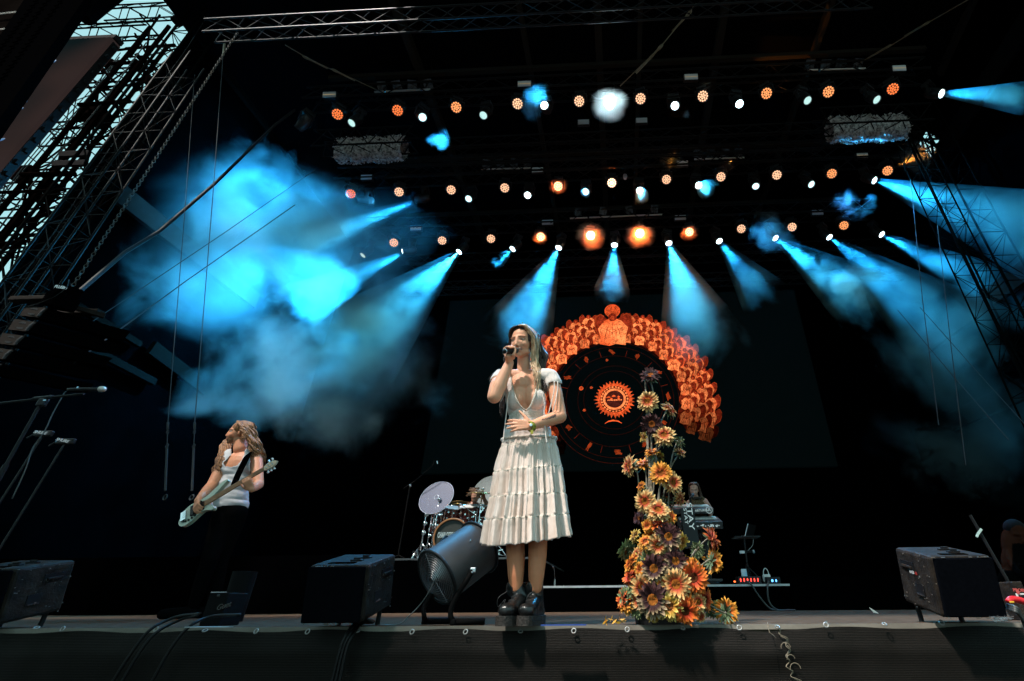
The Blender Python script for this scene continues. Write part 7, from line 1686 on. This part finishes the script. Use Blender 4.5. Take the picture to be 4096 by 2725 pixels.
# cables hanging over the gauze on the left
for k, (pts) in enumerate(([(800, 2455), (700, 2470), (600, 2520), (520, 2620), (430, 2760)], [(790, 2462), (720, 2480), (620, 2535), (545, 2630), (470, 2760)], [(960, 2460), (850, 2466), (760, 2505), (680, 2600), (590, 2760)], [(1480, 2480), (1430, 2485), (1390, 2530), (1360, 2600), (1320, 2760)], [(1490, 2484), (1440, 2490), (1402, 2535), (1372, 2600), (1335, 2760)], [(1495, 2488), (1446, 2496), (1412, 2540), (1384, 2605), (1352, 2760)])):
    P = []
    for i, (x, y) in enumerate(pts): p = U(x, y, (2.66, EDGE_Y - .02, EDGE_Y - .10, EDGE_Y - .12, EDGE_Y - .12)[i]); p.z = max(p.z, .012) if i < 1 else p.z; P.append(p)
    fcable(['first', 'second', 'third', 'fourth', 'fifth', 'sixth'][k] + ' black cable from the left slung down over the gauze skirt', P, .0075, 'cable_blk', group='cables over the skirt')
t = thing('stage_box', U(860, 2440, 2.9), 'low black connector box with pale scribbled marks beside the cables', 'box'); A_, B_ = U(862, 2372, 2.95), U(925, 2372, 2.95); m_ = MB(); m_.box(Vector(((A_.x + B_.x) / 2, 3.0, A_.z / 2)), ((B_.x - A_.x) * 1.2, .16, A_.z), bev=.006); m_.build('box_case', M['black_matte'], t); m_ = MB(); m_.cyl(Vector((A_.x, 2.915, A_.z + .001)), Vector((B_.x, 2.915, A_.z + .001)), .003); m_.build('bright_edge', M['steel'], t)
M['scribble_glow'] = emis('scribble_glow', (.35, .5, .45), .02); text_mesh('scribbled_marks', 'Guet', U(893, 2425, 2.90), frame((0, -1, 0), (1, 0, .28)), .038, M['scribble_glow'], t, shear=.4); text_mesh('small_mark', 'm', U(874, 2381, 2.90), frame((0, -1, 0), (1, 0, 0)), .022, M['scribble_glow'], t)  # scribbled marks drawn with a very faint glow
t = thing('dark_bin', U(985, 2400, 3.6), 'dark open cylinder standing behind the connector box', 'bin'); c = U(982, 2289, 3.7); m_ = MB(); m_.lathe([(.075, 0), (.078, c.z), (.070, c.z), (.068, .05)], (c.x, 3.7, 0), (0, 0, 1), 24); m_.build('bin_wall', M['black_matte'], t); m_ = MB(); m_.ring((c.x, 3.7, c.z), (0, 0, 1), .076, .003, 28, 5); m_.build('bin_rim', M['dark_truss'], t)
sl = MB(); 
for (xa, xb, y, Y) in ((755, 930, 2489, 2.62), (800, 915, 2487, 2.65)): a_ = U(xa, y, Y); b2 = U(xb, y, Y); a_.z = b2.z = .006; sl.box((a_ + b2) / 2, ((b2 - a_).length, .03, .004))
tag(sl.build('foil_strip', M['sil']), 'thin crumpled silver strip lying on the deck edge on the left', 'strip')
sl = MB(); a_ = U(2165, 2494, 2.62); b2 = U(2345, 2492, 2.62); a_.z = b2.z = .006; sl.box((a_ + b2) / 2, ((b2 - a_).length, .035, .005)); tag(sl.build('blue_strip', mat('blue_sheen', (.05, .10, .35), .2, .3)), 'narrow dark blue sheeny strip lying beside the boots', 'strip')
# fallen yellow petals
pt_ = MB(); q = random.Random(15); c = U(2456, 2487, 2.68); c.z = .012
for k in range(16): p = c + Vector((q.uniform(-.045, .045), q.uniform(-.01, .01), q.uniform(0, .018))); d_ = Vector((q.uniform(-1, 1), q.uniform(-.5, .5), q.uniform(-.2, .9))).normalized() * .018; s_ = Vector((q.uniform(-1, 1), q.uniform(-1, 1), q.uniform(-1, 1))).normalized() * .006; pt_.quad(p - d_, p - s_, p + d_, p + s_)
tag(pt_.build('fallen_petals', mat('yellow_petal', (.62, .30, .02), .6)), 'small heap of fallen yellow petals on the deck left of the flower pot', 'petals')
fe = MB(); p = U(3486, 2404, 4.5); p.z = .02; fe.tube([p + Vector((-.03, 0, .03)), p, p + Vector((.03, 0, -.012))], [.002, .010, .002], 6, flat=.3); tag(fe.build('feather', M['white_paint']), 'tiny pale curl of paper lying far back on the right of the stage', 'paper')

# ------------------------------------------------------------------ the tall sunflower arrangement
fp = U(2635, 2490, 2.80); YFl = 2.84; fa_ = thing('sunflower_arrangement', Vector((fp.x, YFl, 0)), 'tall cone of artificial sunflowers in cream, orange, red and dark purple in a black pot', 'flower arrangement')
m_ = MB(); m_.lathe([(.115, .001), (.13, .10), (.135, .11), (.12, .112)], (fp.x, YFl, 0), (0, 0, 1), 30); m_.build('pot', M['black_plastic'], fa_)
def C4(x, y): return (2400 + x / 2.488, 1420 + y / 2.488)
def C5(x, y): return (2400 + x / 2.613, 1950 + y / 2.613)
PAL = {  # base of petal, middle, tip, disc, second petal colour for rear row
 'cream': ((.48, .015, .010), (.62, .24, .07), (.82, .62, .26), (.34, .10, .015)),
 'purple': ((.030, .006, .008), (.042, .009, .010), (.075, .024, .024), (.26, .07, .012)),
 'purplecream': ((.035, .008, .010), (.06, .016, .016), (.55, .40, .22), (.32, .10, .015)),
 'red': ((.45, .025, .008), (.72, .10, .015), (.80, .24, .03), (.10, .025, .008)),
 'orange': ((.45, .05, .01), (.75, .23, .025), (.82, .42, .06), (.26, .07, .012)),
 'yellow': ((.42, .14, .02), (.66, .38, .05), (.78, .60, .18), (.22, .07, .02)),
 'green': ((.09, .13, .05), (.13, .19, .08), (.30, .36, .18), (.35, .16, .04))}
M['petal'] = attr_mat('petal', rough=.62, sub=.0, spec=.2); M['petal'].node_tree.nodes['Principled BSDF'].inputs['Sheen Weight'].default_value = .1
M['disc'] = attr_mat('flower_disc', rough=.8, bump=.5, bscale=500, spec=.1); M['leafy'] = attr_mat('sepal', rough=.6, spec=.2)
fq = random.Random(77)
def petal(vs, fs, cs, c, dr, up, L, W, droop, colr, c0, tw=0.0, cup=.25):
    s_ = dr.cross(up).normalized(); n = 5; base_i = len(vs)
    for i in range(n + 1):
        t = i / n; w_ = W * (.42 + 1.1 * t - 1.42 * t ** 2.6) * (1 if t < 1 else .05); w_ = max(w_, W * .06)
        h_ = droop * math.sin(t * 1.6) * L * (1 if t < .5 else 1) - .25 * L * t * t * (1 if droop < 0 else -.4)
        p = c + dr * (c0 + L * t) + up * (h_ * 1.0); sd2 = (s_ * math.cos(tw * t) + up * math.sin(tw * t))
        vs.append(p - sd2 * w_ + up * (cup * w_)); vs.append(p - up * (cup * w_ * .3)); vs.append(p + sd2 * w_ + up * (cup * w_))
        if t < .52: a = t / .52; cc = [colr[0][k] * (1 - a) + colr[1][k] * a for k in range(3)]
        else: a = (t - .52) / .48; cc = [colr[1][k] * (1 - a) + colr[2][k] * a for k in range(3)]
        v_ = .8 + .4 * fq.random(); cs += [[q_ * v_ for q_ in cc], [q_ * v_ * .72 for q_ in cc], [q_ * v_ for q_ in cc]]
    for i in range(n):
        a = base_i + i * 3; fs += [(a, a + 1, a + 4, a + 3), (a + 1, a + 2, a + 5, a + 4)]
def bloom(x, y, rpx, kind, face, dY=0.0, front=1.0, lab=None):
    "x, y, rpx in photo pixels; face: (image right, image up, towards the viewer) facing of the flower"
    Yb = YFl + dY; c = U(x, y, Yb); mpp = (U(x + 50, y, Yb) - c).length / 50; r = rpx * mpp
    toc = (CAM - c).normalized(); rt = Vector((1, 0, 0)); rt = (rt - toc * rt.dot(toc)).normalized(); up_ = toc.cross(rt)
    if up_.z < 0: up_ = -up_
    ax = (rt * face[0] + up_ * face[1] + toc * face[2]).normalized(); fr = frame(ax, (1, 0.001, .3)); colr = list(PAL[kind]); vs = []; fs = []; cs = []
    rd = r * (.40 if kind not in ('green',) else .3)
    bud = kind == 'bud'
    for row, (n, lf, dp) in enumerate(((21, 1.0, -.10), (20, .92, .12), (16, .70, .42))):
        for k in range(n):
            a = 2 * math.pi * (k + .5 * row) / n + fq.uniform(-.10, .10); dr = fr @ Vector((math.cos(a), math.sin(a), 0)); cl = colr[:3]
            if kind == 'purplecream' and (fr @ Vector((math.cos(a), math.sin(a), 0))).z > .15: cl = PAL['purple'][:3]
            L = (r - rd * .8) * lf * fq.uniform(.85, 1.12); ff = (dr + ax * (dp + fq.uniform(-.12, .12))).normalized(); petal(vs, fs, cs, c + ax * (.004 * row), ff, ax, L, r * .150 * fq.uniform(.85, 1.2), fq.uniform(-.12, .10), cl, rd * .75, tw=fq.uniform(-.5, .5), cup=fq.uniform(.1, .5))
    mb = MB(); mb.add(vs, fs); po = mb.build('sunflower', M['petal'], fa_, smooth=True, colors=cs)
    if lab: po['label'] = lab
    # disc
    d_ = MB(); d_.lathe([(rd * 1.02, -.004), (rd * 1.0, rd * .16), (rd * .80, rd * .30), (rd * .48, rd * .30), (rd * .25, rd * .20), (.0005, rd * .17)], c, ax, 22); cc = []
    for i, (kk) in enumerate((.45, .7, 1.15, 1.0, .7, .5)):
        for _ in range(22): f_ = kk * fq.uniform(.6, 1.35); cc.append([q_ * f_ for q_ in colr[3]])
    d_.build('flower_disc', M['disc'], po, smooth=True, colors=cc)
    # grey green sepals and leaves behind
    vs, fs, cs = [], [], []; gcol = ((.09, .13, .06), (.14, .20, .10), (.28, .34, .22))
    for k in range(14):
        a = 2 * math.pi * k / 14 + fq.uniform(-.2, .2); dr = (fr @ Vector((math.cos(a), math.sin(a), 0)) - ax * fq.uniform(.05, .45)).normalized(); petal(vs, fs, cs, c - ax * .010, dr, -ax, r * fq.uniform(.55, .85), r * .12, fq.uniform(-.1, .2), gcol, rd * .25)
    mb = MB(); mb.add(vs, fs); mb.build('sepals', M['leafy'], po, smooth=True, colors=cs)
    return c, ax, r
BL = []
for (x, y, r, k, f, dY) in [(500, 205, 96, 'purple', (-.05, .75, .55), 0), (475, 465, 108, 'cream', (-.1, .35, 1), -.02), (690, 545, 88, 'cream', (.75, .55, .15), .02), (515, 690, 106, 'purple', (0, .05, 1), -.03), (640, 805, 106, 'cream', (-.08, .45, .8), -.04), (438, 815, 62, 'yellow', (-.9, 0, .2), .03), (795, 865, 62, 'green', (.85, .3, -.1), .03), (792, 975, 66, 'cream', (.6, .8, .1), .02), (512, 975, 68, 'orange', (0, .95, .25), 0), (295, 1105, 106, 'cream', (-.85, .1, .35), .02), (430, 1095, 88, 'orange', (-.25, .85, .2), .03), (585, 1010, 60, 'yellow', (.3, .5, -.3), .08), (605, 1180, 112, 'orange', (-.05, .35, 1), -.06), (718, 1270, 102, 'cream', (.45, .1, .9), -.05), (412, 1310, 52, 'orange', (-.8, .4, .3), .0), (448, 1458, 108, 'cream', (-.2, .1, 1), -.07), (660, 1440, 84, 'purple', (.2, .4, -.6), .06), (790, 1430, 82, 'cream', (.85, -.1, .25), .02)]:
    X_, Y_ = C4(x, y); BL.append(bloom(X_, Y_, r / 2.488 * 1.13, k, f, dY))
for (x, y, r, k, f, dY) in [(605, 245, 118, 'cream', (.05, .55, .8), -.09), (415, 320, 76, 'purple', (-.8, .1, .4), .0), (735, 310, 70, 'orange', (.6, .5, .7), -.03), (620, 392, 98, 'red', (-.05, .9, .25), -.07), (500, 400, 66, 'orange', (-.4, .2, .9), -.06), (715, 515, 132, 'purplecream', (.02, .05, 1), -.15), (840, 560, 96, 'yellow', (.75, -.15, .5), -.02), (368, 510, 72, 'yellow', (-.9, .3, .2), .0), (605, 600, 108, 'cream', (-.1, -.15, 1), -.13), (480, 575, 78, 'orange', (-.3, .6, .75), -.10), (275, 665, 112, 'green', (-.75, .25, -.4), .03), (400, 700, 74, 'cream', (-.8, .1, .5), -.03), (788, 772, 124, 'purplecream', (.1, .05, 1), -.15), (1165, 540, 120, 'red', (.93, .22, .05), .0), (1180, 775, 114, 'orange', (.70, -.15, -.65), .02), (1020, 650, 78, 'green', (.5, .2, -.6), .02), (978, 800, 64, 'orange', (.5, .1, .8), -.05), (565, 848, 134, 'purplecream', (-.12, -.02, 1), -.17), (427, 850, 68, 'orange', (-.5, .0, .9), -.12), (330, 800, 104, 'orange', (-.75, .5, .3), -.02), (325, 945, 96, 'red', (-.75, .35, .4), -.05), (440, 1040, 118, 'cream', (-.35, -.15, .9), -.14), (968, 945, 155, 'red', (.18, .02, 1), -.16), (795, 1015, 150, 'cream', (-.05, .05, 1), -.19), (655, 1012, 74, 'orange', (-.2, .2, 1), -.17), (555, 1175, 168, 'purplecream', (-.15, .0, 1), -.20), (722, 1240, 134, 'yellow', (0, -.05, 1), -.20), (890, 1280, 134, 'red', (.05, -.3, .9), -.19), (250, 1180, 112, 'red', (-.85, .15, .25), -.05), (1085, 1170, 118, 'red', (.85, -.1, .45), -.10), (1015, 1205, 98, 'cream', (.4, .2, .8), -.14), (1320, 1295, 122, 'orange', (.35, .15, -.9), -.04), (1180, 1275, 92, 'green', (-.1, .4, -.7), .0), (1040, 1340, 66, 'cream', (.5, -.4, .5), -.12), (600, 935, 90, 'green', (0, .2, .8), -.08), (500, 760, 90, 'green', (-.2, .3, .7), -.06), (690, 640, 90, 'green', (.2, .1, .8), -.06), (850, 890, 90, 'green', (.3, .1, .8), -.07), (420, 1180, 100, 'cream', (-.5, -.2, .8), -.10), (690, 430, 80, 'green', (.1, .3, .8), -.04), (560, 1330, 80, 'yellow', (-.2, -.5, .8), -.14)]:
    X_, Y_ = C5(x, y); BL.append(bloom(X_, Y_, r / 2.613 * 1.16, k, f, dY))
# filler blooms between them, deeper in the cone
fz = random.Random(19)
for k in range(62):
    yy = fz.uniform(2140, 2450); hw = 60 + (yy - 2140) / 310 * 110; xx = 2650 + fz.uniform(-hw, hw * .85); kk = fz.choice(('cream', 'orange', 'red', 'orange', 'purplecream', 'yellow', 'green', 'red', 'green', 'yellow', 'orange', 'green'))
    BL.append(bloom(xx, yy, fz.uniform(34, 50), kk, ((xx - 2650) / 150 + fz.uniform(-.4, .4), fz.uniform(-.3, .7), 1), -.02 - .05 * (yy - 2140) / 310))
# stems: pale branching stalks
st_ = MB(); q = random.Random(8)
base_ = Vector((fp.x, YFl, .1))
pole_top = U(*C4(445, 180), YFl + .03); st_.tube(crom([base_, U(*C4(505, 900), YFl + .03), U(*C4(470, 590), YFl + .03), pole_top]), .0045, 6); 
for i, (c, ax, r) in enumerate(BL):
    root = base_ + Vector((q.uniform(-.03, .03), q.uniform(-.02, .03), 0)); back = c - ax * r * .55
    z = max(.15, c.z - .22 - .3 * q.random()); X0 = Vector((fp.x + (c.x - fp.x) * .15 + q.uniform(-.02, .02), YFl + q.uniform(-.01, .04), z)); pts = [root, root.lerp(X0, .5) + Vector((q.uniform(-.015, .015), 0, 0)), X0, X0.lerp(back, .6) + Vector((q.uniform(-.02, .02), .0, q.uniform(-.02, .02))), back, c - ax * .01]
    cc = crom(pts, 6); st_.tube([p + Vector((.0018 * math.sin(k * 1.1 + i), .0018 * math.cos(k * 1.3), 0)) for k, p in enumerate(cc)], [.0062 - .0030 * k / len(cc) for k in range(len(cc))], 6)
st_.build('stems', mat('pale_stalk', (.30, .25, .19), .75, c2=(.13, .11, .07), vscale=25, bump=.5, bscale=120), fa_, smooth=True)
